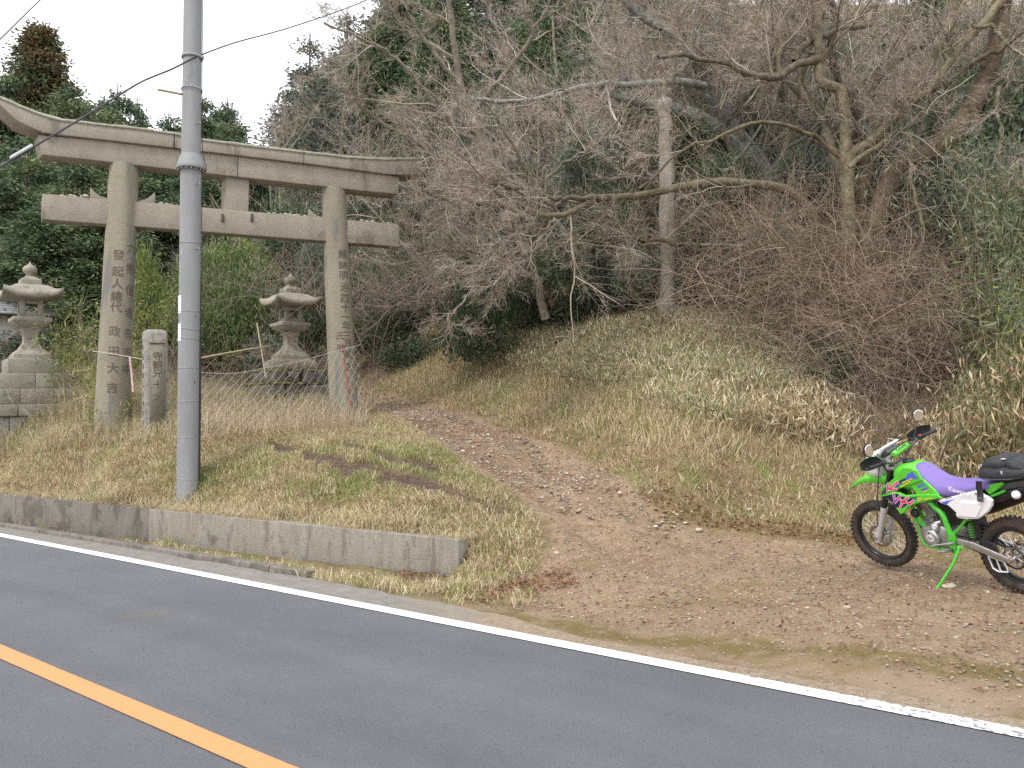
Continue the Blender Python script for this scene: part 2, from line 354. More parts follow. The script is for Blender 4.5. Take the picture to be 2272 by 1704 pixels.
nz = n.new('ShaderNodeTexNoise'); nz.inputs['Scale'].default_value = 1.6; nz.inputs['Detail'].default_value = 4; l.new(cx_.outputs[0], nz.inputs['Vector']); sc_ = n.new('ShaderNodeVectorMath'); sc_.operation = 'SCALE'; l.new(src_, sc_.inputs[0]); l.new(rng_(nz.outputs[0], .3, .7, .93, 1.10), sc_.inputs['Scale']); l.new(sc_.outputs[0], b.inputs['Base Color'])
tag(strip('road', -3.3, 5.36, -60, 90, .004, asph, 60), kind='structure')
shm = mat('worn_shoulder', (.20, .19, .17), .92, var=(.26, .245, .22), vscale=5, bump=.7, bscale=150, spots=[((.20, .17, .14), 9, .58), ((.44, .41, .36), 60, .64)], spec=.25)

# grey chippings on the left, blown sand and soil on the right
def blendto(m_, c_, c2_):
    t_ = m_.node_tree; nn = t_.nodes; ll = t_.links; b_ = nn['Principled BSDF']; src = b_.inputs['Base Color'].links[0].from_socket; tc = nn.new('ShaderNodeTexCoord'); sx = nn.new('ShaderNodeSeparateXYZ'); ll.new(tc.outputs['Object'], sx.inputs[0])
    q_ = nn.new('ShaderNodeTexNoise'); q_.inputs['Scale'].default_value = 3; q_.inputs['Detail'].default_value = 6; ll.new(tc.outputs['Object'], q_.inputs['Vector']); ad = nn.new('ShaderNodeMath'); ad.operation = 'MULTIPLY_ADD'; ll.new(q_.outputs[0], ad.inputs[0]); ad.inputs[1].default_value = 2.5; ll.new(sx.outputs[0], ad.inputs[2])
    mr = nn.new('ShaderNodeMapRange'); ll.new(ad.outputs[0], mr.inputs[0]); mr.inputs[1].default_value = .2; mr.inputs[2].default_value = 1.3
    q2 = nn.new('ShaderNodeTexNoise'); q2.inputs['Scale'].default_value = 14; q2.inputs['Detail'].default_value = 7; q2.inputs['Roughness'].default_value = .75; ll.new(tc.outputs['Object'], q2.inputs['Vector']); m2 = nn.new('ShaderNodeMapRange'); ll.new(q2.outputs[0], m2.inputs[0]); m2.inputs[1].default_value = .42; m2.inputs[2].default_value = .6
    a_ = nn.new('ShaderNodeMix'); a_.data_type = 'RGBA'; ll.new(m2.outputs[0], a_.inputs[0]); a_.inputs[6].default_value = (*c_, 1); a_.inputs[7].default_value = (*c2_, 1)
    mx = nn.new('ShaderNodeMix'); mx.data_type = 'RGBA'; ll.new(mr.outputs[0], mx.inputs[0]); ll.new(src, mx.inputs[6]); ll.new(a_.outputs[2], mx.inputs[7]); ll.new(mx.outputs[2], b_.inputs['Base Color'])
blendto(shm, (.25, .195, .135), (.33, .27, .195))
o = strip('shoulder', 5.28, 5.74, -8, 60, .007, shm, 500, .0, .09); tag(o, kind='structure')
for v_ in list(o.data.vertices)[500:]:
    d_ = v_.co.x * DD[0] + v_.co.y * DD[1]; k_ = 1 - min(1, max(0, (d_ - 3.2) / 1.8)); v_.co.x -= ND[0] * .27 * k_; v_.co.y -= ND[1] * .27 * k_
def paint(name, c, worn, th, sc=22):
    m = mat(name, c, .6, var=tuple(x * .93 for x in c), vscale=30, bump=.2, bscale=200); t = m.node_tree; nn = t.nodes; ll = t.links; b_ = nn['Principled BSDF']
    src = b_.inputs['Base Color'].links[0].from_socket; tc = nn.new('ShaderNodeTexCoord'); mp = nn.new('ShaderNodeMapping'); mp.inputs['Rotation'].default_value = (0, 0, R(37)); ll.new(tc.outputs['Object'], mp.inputs[0])
    q_ = nn.new('ShaderNodeTexNoise'); q_.inputs['Scale'].default_value = sc; q_.inputs['Detail'].default_value = 8; q_.inputs['Roughness'].default_value = .75; ll.new(mp.outputs[0], q_.inputs['Vector'])
    sx = nn.new('ShaderNodeSeparateXYZ'); ll.new(tc.outputs['Object'], sx.inputs[0]); gr = nn.new('ShaderNodeMapRange'); ll.new(sx.outputs[0], gr.inputs[0])
    for k_, v_ in enumerate((.2, 2.6, -.02, .13)): gr.inputs[k_ + 1].default_value = v_
    ad = nn.new('ShaderNodeMath'); ll.new(q_.outputs[0], ad.inputs[0]); ll.new(gr.outputs[0], ad.inputs[1])
    mr = nn.new('ShaderNodeMapRange'); ll.new(ad.outputs[0], mr.inputs[0]); mr.inputs[1].default_value = th; mr.inputs[2].default_value = th + .03
    mx = nn.new('ShaderNodeMix'); mx.data_type = 'RGBA'; ll.new(mr.outputs[0], mx.inputs[0]); ll.new(src, mx.inputs[6]); mx.inputs[7].default_value = (*worn, 1); ll.new(mx.outputs[2], b_.inputs['Base Color']); return m
tag(strip('white_line', 5.125, 5.285, -60, 90, .011, paint('white_road_paint', (.80, .80, .81), (.20, .20, .205), .625), 400, .003, .005), kind='structure')
tag(strip('orange_line', 2.502, 2.652, -60, 90, .011, paint('orange_road_paint', (.76, .265, .10), (.45, .26, .16), .74), 400, .003, .004, .019), kind='structure')
# ------------------------------------------------------------------ retaining wall, kerb
conc = mat('old_concrete', (.25, .228, .185), .92, var=(.33, .305, .26), vscale=9, bump=1, bscale=70, spots=[((.285, .265, .23), 2.2, .5), ((.205, .185, .155), 7, .56, 1), ((.17, .152, .125), 2.6, .60), ((.37, .355, .32), 45, .62), ((.10, .092, .08), 30, .63)], stretch=(1, 1, .22), spec=.2)
conc2 = mat('dark_concrete', (.18, .165, .145), .92, var=(.24, .222, .195), vscale=8, bump=1, bscale=70, spots=[((.145, .132, .112), 2.5, .5), ((.12, .108, .09), 7, .57, 1), ((.27, .26, .24), 50, .64), ((.06, .055, .05), 30, .64)], stretch=(1, 1, .22), spec=.2)
wallM = np.array([[WDIR[0], WN[0]], [WDIR[1], WN[1]]])
def wbox(mb, q0, q1, v0, v1, z0, z1a, z1b, nseg=1):
    for k in range(nseg):
        a0 = q0 + (q1 - q0) * k / nseg; a1 = q0 + (q1 - q0) * (k + 1) / nseg; ha = z1a + (z1b - z1a) * k / nseg; hb = z1a + (z1b - z1a) * (k + 1) / nseg
        V = []
        for (qq, hh) in ((a0, ha), (a1, hb)):
            for vv in (v0, v1):
                p = WR + WDIR * qq + WN * vv; V += [[p[0], p[1], z0], [p[0], p[1], hh]]
        V = np.array(V)      # 0:a v0 bot 1 top 2:a v1 bot 3 top 4..7 b
        mb.add(V, [[0, 1, 3, 2], [4, 6, 7, 5], [0, 4, 5, 1], [2, 3, 7, 6], [1, 5, 7, 3], [0, 2, 6, 4]])
    return mb
rw = empty('retaining_wall', (WR[0], WR[1], 0), 'low weathered concrete retaining wall holding the grassy bank beside the road', 'wall'); 
def wpart(name, *a, m=conc, bevel=.012):
    o = wbox(MB(), *a).build(name, m, None, bevel=bevel); o.parent = rw; o.matrix_parent_inverse = Matrix.Translation((-WR[0], -WR[1], 0)); return o
o = wpart('wall_section', 0, 5.35, 0, .2, -.2, .375, .43)
tag(o, 'pale pitted end section of the wall')
o = wpart('wall_section', 5.36, 16, .025, .22, -.2, .425, .56, m=conc2); tag(o, 'dark stained section of the wall')
k0 = atz(0, 1170)[:2]; k1 = atz(600, 1268)[:2]; kd = (k0 - k1) / np.linalg.norm(k0 - k1); kn = np.array([-kd[1], kd[0]]); kn = kn if kn[1] > 0 else -kn
kb = MB()
for k in range(0, 8):
    a = k1 + kd * (k * 2.005 - .6); b2 = k1 + kd * (k * 2.005 + 1.4); V = []
    for p in (a, b2):
        for s_ in (0, .13):
            pp = p + kn * s_; V += [[pp[0], pp[1], -.1], [pp[0], pp[1], .06]]
    kb.add(V, [[0, 1, 3, 2], [4, 6, 7, 5], [0, 4, 5, 1], [2, 3, 7, 6], [1, 5, 7, 3], [0, 2, 6, 4]])
tag(kb.build('kerb', conc2, bevel=.01), kind='structure')
# ------------------------------------------------------------------ stone gate (torii)
granite = mat('weathered_granite', (.335, .305, .25), .93, var=(.275, .25, .20), vscale=4, bump=1, bscale=60, spots=[((.22, .195, .16), 42, .61), ((.43, .405, .355), 46, .63), ((.20, .18, .145), 2.2, .58, 1), ((.28, .27, .19), 1.7, .64)], stretch=(1, 1, .45), spec=.2)
granite_p = mat('weathered_pillar_granite', (.315, .288, .225), .93, var=(.255, .232, .17), vscale=3.5, bump=1, bscale=60, spots=[((.215, .19, .155), 42, .61), ((.41, .385, .34), 46, .64), ((.185, .185, .18), 3.4, .56, 1), ((.32, .25, .12), 4.0, .62, 1), ((.26, .255, .16), 2.3, .62)], stretch=(1, 1, .16), spec=.2)
lichen = mat('lichen_top', (.46, .45, .38), .97, var=(.30, .30, .22), vscale=9, bump=1, bscale=60, spec=.1)
ink = mat('weathered_carving', (.125, .11, .083), .97, spec=.1)
TA = np.array([-8.29, 14.5]); TB = np.array([-2.31, 16.62]); TD = (TB - TA) / np.linalg.norm(TB - TA); TN = np.array([-TD[1], TD[0]])   # TN points away from the camera
def tw(s, v=0, z=0): p = TA + TD * s + TN * v; return np.array([p[0], p[1], z])
TLEN = np.linalg.norm(TB - TA)
yaw = math.atan2(TD[1], TD[0])
torii = empty('torii_gate', tuple(tw(TLEN / 2, 0, 1.65)), 'tall grey stone torii gate with two inscribed round pillars and an upswept top beam', 'torii gate', rot=(0, 0, yaw))
def tpar(o): o.parent = torii; return o
TZ = 1.65; C0 = TLEN / 2
def pix_s(px):                                                      # distance along the beam for a picture column
    k = (px - 1136) / F; a = TA; return (k * a[1] - a[0]) / (TD[0] - k * TD[1])
def zpix(px, py): s = pix_s(px); p = tw(s); return at(px, py, p[1])[2]
def L(s, v, z): return [s - C0, v, z - TZ]                           # gate-local coordinates
def beam(name, ss, zb, zt, v0, v1, m=granite, shear0=0, shear1=0, parent=torii, bevel=.012, lean0=0, lz=0):
    """beam along the gate; ss, zb, zt arrays; shear moves the back corners along the beam"""
    n_ = len(ss); V = []
    sh = lambda v, k: ((v - v0) / (v1 - v0)) * (shear0 * (1 - k / (n_ - 1)) + shear1 * k / (n_ - 1)) if n_ > 1 else 0
    for k in range(n_):
        for v in (v0, v1):
            q0_ = lean0 if k == 0 else 0
            V += [L(ss[k] + sh(v, k), v, zb[k]), L(ss[k] + sh(v, k) - q0_, v, zt[k] + (lz if k == 0 else 0))]
    mb = MB(); f = []
    for k in range(n_ - 1):
        a = 4 * k; b_ = a + 4; f += [[a, b_, b_ + 1, a + 1], [a + 2, a + 3, b_ + 3, b_ + 2], [a + 1, b_ + 1, b_ + 3, a + 3], [a, a + 2, b_ + 2, b_]]
    f += [[0, 1, 3, 2], [4 * n_ - 4, 4 * n_ - 2, 4 * n_ - 1, 4 * n_ - 3]]
    mb.add(V, f); o = mb.build(name, m, parent, bevel=bevel); return o
# tie beam
sL = 0; sR = TLEN; V0 = -.14; V1 = .14
pL, pR = pix_s(263), pix_s(748)
rP = .275
za, zb_ = zpix(86, 490.5), zpix(86, 434); zc, zd = zpix(881, 550.3), zpix(881, 501)
def lerp(a, b_, t): return a + (b_ - a) * t
for s0, s1, sh0, sh1 in ((0, pL - .16, -.06, 0), (pL + .16, pR - .14, 0, 0), (pR + .14, TLEN, 0, 0)):
    ss = np.linspace(s0, s1, 6); jit = rng.normal(0, .004, 6)
    beam('tie_beam', ss, za + (zc - za) * ss / TLEN, zb_ + (zd - zb_) * ss / TLEN + jit, V0, V1, shear0=sh0, shear1=sh1)
# pillars, leaning inwards
def pillar(sb, st, zt_, rb, rt, zb=1.2):
    prof = []; n_ = 16; pts = []; rr = []
    for k in range(n_):
        f = k / (n_ - 1); z = zb + (zt_ - zb) * f; pts.append(L(sb + (st - sb) * f, 0, z)); rr.append(rb + (rt - rb) * f + rng.normal(0, .0015))
    mb = MB(); mb.tube(pts, rr, 36); o = mb.build('pillar', granite_p, torii, smooth=True); return o, (sb, st, zb, zt_, rb, rt)
ztopL = zpix(263, 372); ztopR = zpix(738, 424)
# foot and head of each pillar read from the photograph
pilL, PL_ = pillar(pix_s(247), pix_s(264), ztopL + .05, .295, .25); pilR, PR_ = pillar(pix_s(768), pix_s(735), ztopR + .05, .285, .235)
tag(pilL, 'left pillar, stained yellow and grey, with two columns of carved characters'); tag(pilR, 'right pillar with a long column of carved characters and an orange stain at its foot')
fontc = bpy.data.curves.new('glyph', 'FONT')
_glyph = {}
def glyph(ch, ext=0.0, res=3, off=0.0):
    key = (ch, ext, off)
    if key in _glyph: return _glyph[key]
    fontc.body = ch; fontc.size = 1; fontc.extrude = ext; fontc.resolution_u = res; fontc.align_x = 'CENTER'; fontc.offset = off
    o = bpy.data.objects.new('glyph', fontc); col.objects.link(o); dg = bpy.context.evaluated_depsgraph_get(); me = bpy.data.meshes.new_from_object(o.evaluated_get(dg)); bpy.data.objects.remove(o)
    bm = bmesh.new(); bm.from_mesh(me)
    for _ in range(4 if ext >= .005 else 0):
        le = [e for e in bm.edges if e.calc_length() > .16]
        if le: bmesh.ops.subdivide_edges(bm, edges=le, cuts=1)
        bmesh.ops.triangulate(bm, faces=bm.faces[:])
    bmesh.ops.triangulate(bm, faces=bm.faces[:])
    V = np.array([v.co[:] for v in bm.verts]); Fc = np.array([[v.index for v in f.verts] for f in bm.faces]); bm.free(); bpy.data.meshes.remove(me)
    if len(ch) == 1 and len(V):
        cxy = (V.min(0) + V.max(0)) / 2; V = V - [cxy[0], cxy[1], 0]
    _glyph[key] = (V, Fc); return V, Fc
def carve(P_, chars, pyl, xoff, size, parent):
    """characters wrapped round a pillar; xoff = offset from the pillar's axis as a fraction of its radius in the picture"""
    sb, st, zb, zt_, rb, rt = P_; mb = MB()
    for ch, py in zip(chars, pyl):
        f = .5
        for _ in range(4):
            s = sb + (st - sb) * f; p = tw(s); px = 1136 + F * p[0] / p[1]; z = at(px, py, p[1] - .25)[2]; f = (z - zb) / (zt_ - zb)
        r = rb + (rt - rb) * f; p = tw(s); view = np.array([-p[0], -p[1]]); view /= np.linalg.norm(view)
        a0 = math.atan2(view @ TN, view @ TD) + math.asin(xoff)
        V, Fc = glyph(ch, .02, 2, .006); V = V * size; a = a0 + V[:, 0] / r; rr_ = r + .003 + np.where(V[:, 2] > 0, 0.0, -.006)
        mb.add(np.stack([s - C0 + rr_ * np.cos(a), rr_ * np.sin(a), z - TZ + V[:, 1]], 1), Fc)
    return mb.build('inscription', ink, parent)
carve(PL_, '發起人總代政田大吉', [565, 602, 629, 657, 681, 735, 780, 817, 860], -.08, .20, pilL)
carve(PL_, '六勢信者有志中', [547, 593, 640, 691, 738, 780, 817], .72, .21, pilL)
carve(PR_, '維時明治四十一年三月建之', [562, 589, 611, 636, 661, 681, 702, 722, 744, 764, 786, 812], .46, .20, pilR)
carve(PR_, '氏間', [745, 773], -.03, .17, pilR)
# lower lintel (two stones) and top lintel, both with slanted ends
s0 = pix_s(88); sj = pix_s(519); s1 = pix_s(872)
bl = lambda px: np.interp(px, [88, 263, 519, 735, 872], [343, 363, 392, 416, 431])    # lower edge in the picture
tl = lambda px: np.interp(px, [82, 205, 372, 519, 665, 900], [300, 311, 330, 347, 364, 394])
kt = lambda px: np.interp(px, [-45, 0, 41, 82, 123, 170, 230, 300, 385, 435, 560, 675, 760, 850, 930], [212, 229, 247, 262, 272, 277, 284, 291, 303, 315, 330, 343, 353, 358, 356])
def zz(fn, s): 
    p = tw(s, -.2); px = 1136 + F * p[0] / p[1]; return at(px, fn(px), p[1])[2]
def curve_beam(name, sa, sb, fb, ft, v0, v1, n_, **k):
    ss = np.linspace(sa, sb, n_); zb = np.array([zz(fb, s) for s in ss]); zt = np.array([zz(ft, s) for s in ss]); return beam(name, ss, zb, zt, v0, v1, **k)
curve_beam('lower_lintel', s0 - .03, sj - .004, bl, tl, -.2, .2, 5, shear0=-.14, lean0=.07)
curve_beam('lower_lintel', sj + .004, s1 + .05, bl, tl, -.2, .2, 5, shear1=-.1)
kb_ = lambda px: np.interp(px, [-45, 0, 31, 60, 82, 123, 205, 372, 519, 665, 860, 930], [252, 263, 275, 288, 297, 302.5, 311, 330, 347, 364, 389, 391])
sk0 = pix_s(30); sk1 = pix_s(377); sk2 = pix_s(665); sk3 = pix_s(925)
def top(sa, sb, n_, **k):
    o = curve_beam('top_lintel', sa, sb, kb_, kt, -.27, .27, n_, **k); return o
LN0 = .46; LZ0 = zz(kt, sk0 - LN0) - zz(kt, sk0); k1_ = top(sk0, sk1 - .006, 14, shear0=-.2, lean0=LN0, lz=LZ0); top(sk1 + .006, sk2 - .004, 8); top(sk2 + .004, sk3, 10, shear1=-.2)
# roof-like cap with lichen, thin, lying on the top beam
def cap(sa, sb, n_, sh=0):
    ss = np.linspace(sa, sb, n_); zt = np.array([zz(kt, s) for s in ss]); V = []; f = []
    for k in range(n_):
        kk = sh * (1 - k / (n_ - 1)); e = rng.normal(0, .006)
        for v, dz in ((-.285, -.004), (-.285, .045 + e), (0, .13 + e), (.285, .045), (.285, -.004)): V.append(L(ss[k] + kk * (v + .27) / .54, v, zt[k] + dz))
    for k in range(n_ - 1):
        for i in range(4): a = 5 * k + i; f.append([a, a + 5, a + 6, a + 1])
        f.append([5 * k + 4, 5 * k + 9, 5 * k + 5, 5 * k])
    mb = MB(); mb.add(V, f); mb.add([V[i] for i in range(5)], [[0, 1, 2], [0, 2, 3], [0, 3, 4]]); mb.add([V[-5 + i] for i in range(5)], [[0, 2, 1], [0, 3, 2], [0, 4, 3]]); return mb.build('lichened_cap', lichen, torii)
cap(sk0 - .02 - LN0, sk1 - .004, 24, -.2); cap(sk1 + .004, sk2 - .004, 12); cap(sk2 + .004, sk3 + .02, 12)
# centre strut with its metal cramps, and the wedges
sg0, sg1 = pix_s(494), pix_s(545)
sg = np.array([sg0, (sg0 + sg1) / 2, sg1]); beam('centre_strut', sg, [zz(lambda p: 475, s) - .03 for s in sg], [zz(bl, s) + .02 for s in sg], -.11, .11, shear0=-.09, shear1=-.09)
rust = mat('rusty_iron', (.06, .045, .04), .85, var=(.12, .07, .05), vscale=30, bump=.5, bscale=80)
for px in (487, 552):
    s = pix_s(px); zt = za + (zc - za) * s / TLEN; mb = MB(); mb.box(s - C0, V0 - .012, zz(lambda p: 477, s) - TZ - .05, .045, .03, .13); mb.box(s - C0, V0 + .03, zz(lambda p: 477, s) - TZ + .02, .045, .1, .03); mb.build('iron_cramp', rust, torii, bevel=.006)
def wedge(spx0, spx1, h0, h1):
    sA, sB = pix_s(spx0), pix_s(spx1); V = []; n_ = 6; ss = np.linspace(sA, sB, n_); zbt = zb_ + (zd - zb_) * ss / TLEN + .002
    for k in range(n_):
        f = k / (n_ - 1); h = h0 + (h1 - h0) * f; h -= .05 * math.sin(math.pi * f)
        for v in (-.1, .1): V += [L(ss[k], v, zbt[k]), L(ss[k], v, zbt[k] + max(h, .02))]
    f_ = []
    for k in range(n_ - 1):
        a = 4 * k; b_ = a + 4; f_ += [[a, b_, b_ + 1, a + 1], [a + 2, a + 3, b_ + 3, b_ + 2], [a + 1, b_ + 1, b_ + 3, a + 3], [a, a + 2, b_ + 2, b_]]
    f_ += [[0, 1, 3, 2], [4 * n_ - 4, 4 * n_ - 2, 4 * n_ - 1, 4 * n_ - 3]]
    MB().add(V, f_).build('wedge', granite, torii, bevel=.006)
wedge(190, 230, .20, .03); wedge(298, 335, .03, .22); wedge(679, 712, .17, .02)
# pebbles tossed onto the tie beam
pebm = mat('pale_pebble', (.42, .37, .30), .9, var=(.50, .42, .33), vscale=12, bump=.4, bscale=60)
def pebble_mesh(name, seed, m):
    r_ = np.random.default_rng(seed); bm = bmesh.new(); bmesh.ops.create_icosphere(bm, subdivisions=2, radius=1)
    A_ = r_.normal(0, 1, (4, 3))
    for v in bm.verts: v.co *= 1 + .16 * sum(math.sin(2.2 * (v.co.x * a[0] + v.co.y * a[1] + v.co.z * a[2]) + a[0] * 3) for a in A_) / 2
    me = bpy.data.meshes.new(name); bm.to_mesh(me); bm.free(); me.materials.append(m)
    for p in me.polygons: p.use_smooth = True
    return me
pms = [pebble_mesh('pebble', k, pebm) for k in range(4)]
for k, px in enumerate([127, 147, 156, 172, 181, 590, 602, 617, 628, 638, 646, 651, 656, 672, 798, 810, 822, 858, 349, 362]):
    s = pix_s(px); r_ = rng.uniform(.028, .05); zt = zb_ + (zd - zb_) * s / TLEN; p = tw(s, rng.uniform(-.12, -.04), zt + r_ * .45)
    o = bpy.data.objects.new('pebble', pms[k % 4]); col.objects.link(o); o.location = p; o.scale = (r_ * 1.3, r_, r_ * .65); o.rotation_euler = (0, 0, rng.uniform(0, 6))
    tag(o, 'small pale pebble tossed up onto the stone tie beam of the torii', 'pebble', 'pebbles lying on the torii tie beam')
# ------------------------------------------------------------------ stone lanterns
lstone = mat('lantern_stone', (.36, .335, .28), .93, var=(.28, .262, .21), vscale=4, bump=.9, bscale=90, spots=[((.19, .185, .14), 7, .58), ((.42, .40, .35), 45, .64)], spec=.2)
ldark = mat('mossy_block_stone', (.25, .245, .195), .95, var=(.32, .31, .26), vscale=2.5, bump=.9, bscale=60, spots=[((.15, .15, .11), 6, .60), ((.42, .40, .34), 45, .66)], spec=.15)
moss = mat('moss', (.13, .14, .03), .98, var=(.22, .19, .05), vscale=12, bump=1, bscale=60, spec=.1)
darkstone = mat('black_lichen_stone', (.10, .095, .085), .95, var=(.22, .21, .19), vscale=7, bump=1, bscale=40, spots=[((.16, .15, .04), 5, .58)], spec=.1)
def sqring(wd, z, lift=0, n_=9, rnd=0):
    """square ring with lifted corners"""
    pts = []
    for side in range(4):
        for i in range(n_ - 1):
            s = -1 + 2 * i / (n_ - 1); x, y = s, -1.
            if rnd: q_ = max(0, abs(s) - (1 - rnd)); y = -1 + q_ * .35; x = s * (1 - .0)
            for _ in range(side): x, y = -y, x
            pts.append([x * wd, y * wd, z + lift * (abs(s) ** 3.2)])
    return np.array(pts)
def sqloft(mb, rings, capb=True, capt=True, c=None):
    n_ = len(rings[0]); V = np.concatenate(rings); i = np.arange(n_); j = (i + 1) % n_
    mb.add(V, np.concatenate([np.stack([k * n_ + i, k * n_ + j, (k + 1) * n_ + j, (k + 1) * n_ + i], 1) for k in range(len(rings) - 1)]), c)
    if capb: cv = np.vstack([rings[0], rings[0].mean(0)]); mb.add(cv, np.stack([j, i, np.full(n_, n_)], 1), c)
    if capt: cv = np.vstack([rings[-1], rings[-1].mean(0)]); mb.add(cv, np.stack([i, j, np.full(n_, n_)], 1), c)
    return mb
def lantern(loc, yawz, lean, sc, label, base):
    e = empty('stone_lantern', loc, label, 'stone lantern', 'stone lanterns flanking the shrine approach', rot=(lean[0], lean[1], yawz)); e.scale = (sc, sc, sc)
    z = base
    P = lambda mb, nm, m=lstone, bv=.012, smooth=False: mb.build(nm, m, e, bevel=bv, smooth=smooth)
    mb = MB(); sqloft(mb, [sqring(.33, z), sqring(.33, z + .09), sqring(.27, z + .15), sqring(.21, z + .20), sqring(.175, z + .26)]); P(mb, 'base')
    z += .26; mb = MB(); sqloft(mb, [sqring(w_, z + h) for w_, h in ((.172, 0), (.135, .06), (.125, .13), (.128, .2), (.14, .27), (.165, .33), (.17, .36))]); P(mb, 'shaft')
    z += .36; mb = MB(); sqloft(mb, [sqring(w_, z + h) for w_, h in ((.17, 0), (.24, .03), (.31, .085), (.325, .12), (.345, .125), (.345, .2), (.335, .21))]); P(mb, 'platform')
    z += .21
    mb = MB(); h = .34; wd = .20
    sqloft(mb, [sqring(.235, z), sqring(.235, z + .04), sqring(wd, z + .045)])
    for sx in (-1, 1):
        for sy in (-1, 1): mb.box(sx * (wd - .045), sy * (wd - .045), z + .045 + (h - .045) / 2, .09, .09, h - .045)
    for a in range(4):
        M_ = np.array([[math.cos(a * math.pi / 2), -math.sin(a * math.pi / 2), 0], [math.sin(a * math.pi / 2), math.cos(a * math.pi / 2), 0], [0, 0, 1]])
        mb.box(0, -(wd - .035), z + .075, 2 * wd - .184, .05, .06, M_); mb.box(0, -(wd - .035), z + h - .035, 2 * wd - .184, .05, .068, M_)
    mb.box(0, 0, z + h - .012, .3, .3, .02)
    P(mb, 'firebox', bv=.006)
    z += h
    mb = MB(); sqloft(mb, [sqring(.20, z - .002), sqring(.28, z + .012, .02), sqring(.50, z + .03, .12), sqring(.525, z + .05, .13), sqring(.515, z + .125, .125), sqring(.485, z + .15, .09), sqring(.42, z + .20, .035), sqring(.36, z + .255, .0), sqring(.29, z + .30, 0), sqring(.20, z + .325, 0)])
    P(mb, 'roof', bv=0, smooth=False)
    z += .32; mb = MB(); sqloft(mb, [sqring(.185, z), sqring(.185, z + .10), sqring(.17, z + .115), sqring(.10, z + .16), sqring(.07, z + .19)])
    P(mb, 'roof_neck')
    z += .185; mb = MB(); mb.lathe([(.06, 0), (.085, .02), (.07, .035), (.115, .07), (.132, .11), (.128, .16), (.095, .20), (.045, .23), (.022, .26), (.0, .31)], 20, o=(0, 0, z)); P(mb, 'finial', bv=0, smooth=True)
    return e
def rectblocks(e, name, specs, m, bev=.02, jit=.012):
    for (hw, z0, z1, nb) in specs:
        mb = MB()
        for k in range(nb):
            a0 = -hw + 2 * hw * k / nb; a1 = -hw + 2 * hw * (k + 1) / nb; g_ = .004
            mb.box((a0 + a1) / 2, rng.uniform(-jit, jit) * .6, (z0 + z1) / 2, (a1 - a0) - g_ * 2, 2 * hw + rng.uniform(-jit, jit), z1 - z0 - .006)
        mb.build(name, m, e, bevel=bev)
lyaw = R(38)
def mklantern(px, py, Y, sc, label, lean):
    p = at(px, py, Y); gz_ = gz(p[0], p[1]) - .2
    e = lantern((p[0], p[1], gz_), lyaw, lean, sc, label, (p[2] - gz_) / sc); return e, (p[2] - gz_) / sc
eL, bL = mklantern(71, 798, 16.6, 1.0, 'stone lantern on clean-cut stepped blocks, left of the left gate pillar', (R(.5), R(-1.6), lyaw))
rectblocks(eL, 'stepped_plinth', [(.45, bL - .30, bL, 1), (.66, bL - .60, bL - .30, 2), (.86, bL - .90, bL - .60, 3), (1.02, bL - 1.13, bL - .90, 3), (.95, bL - 1.6, bL - 1.13, 4)], ldark)
eR, bR = mklantern(646, 799, 19.0, 1.02, 'stone lantern on a mossy rough plinth between the two gate pillars', (R(.5), R(-1.0), lyaw))
mb = MB(); sqloft(mb, [sqring(.44, bR - .27, 0, 9, .35), sqring(.50, bR - .20, 0, 9, .35), sqring(.50, bR - .08, 0, 9, .35), sqring(.44, bR, 0, 9, .35)]); mb.build('plinth_block', lstone, eR, bevel=.03)
# rough mossy stones under it
mb = MB(); r2 = np.random.default_rng(3)
for zc0, hw, n_ in ((bR - .42, .62, 4), (bR - .72, .80, 5), (bR - 1.05, .95, 6)):
    for side in range(4):
        M_ = np.array([[math.cos(side * math.pi / 2), -math.sin(side * math.pi / 2), 0], [math.sin(side * math.pi / 2), math.cos(side * math.pi / 2), 0], [0, 0, 1]])
        for k in range(n_): mb.box(-hw + 2 * hw * (k + .5) / n_ + r2.uniform(-.03, .03), -hw + .15 + r2.uniform(-.04, .04), zc0 + r2.uniform(-.03, .03), 2 * hw / n_ - .03, .34, .29 + r2.uniform(-.03, .03), M_)
mb.build('rubble_plinth', darkstone, eR, bevel=.05)
for zc0, hw in ((bR - .275, .50), (bR - .575, .72)):
    for k in range(26):
        a = r2.uniform(0, 6.28); q_ = np.array([math.cos(a), math.sin(a)]); q_ /= max(abs(q_)); p = q_ * (hw + .03); o = MB().lathe([(.0, -.03), (r2.uniform(.07, .16), 0), (.06, .035), (0, .045)], 9).build('moss_patch', moss, eR, smooth=True); o.location = (p[0], p[1], zc0 + .01)
# ------------------------------------------------------------------ inscribed stone post
poststone = mat('lichened_post_stone', (.34, .325, .29), .96, var=(.26, .245, .21), vscale=7, bump=1, bscale=45, spots=[((.14, .13, .11), 16, .56), ((.50, .48, .45), 24, .62)], spec=.1)
pp = at(345, 955, 14.0); gp = gz(pp[0], pp[1])
hgt = at(345, 733, 14.0)[2] - gp + .12
pe = empty('inscribed_stone_post', (pp[0], pp[1], gp - .12), 'short square stone post with carved characters and a rounded top beside the utility pole', 'stone post', rot=(R(1), R(-1.6), R(33)))
mb = MB(); hw = .185
rings = [sqring(hw, 0, 0, 9, .2), sqring(hw * .97, hgt * .5, 0, 9, .2), sqring(hw * .96, hgt - .08, 0, 9, .2), sqring(hw * .86, hgt - .02, 0, 9, .3), sqring(hw * .6, hgt, 0, 9, .3)]
for r_ in rings[:-1]: r_ += rng.normal(0, .006, r_.shape) * [1, 1, 0]
sqloft(mb, rings); mb.build('post_body', poststone, pe)
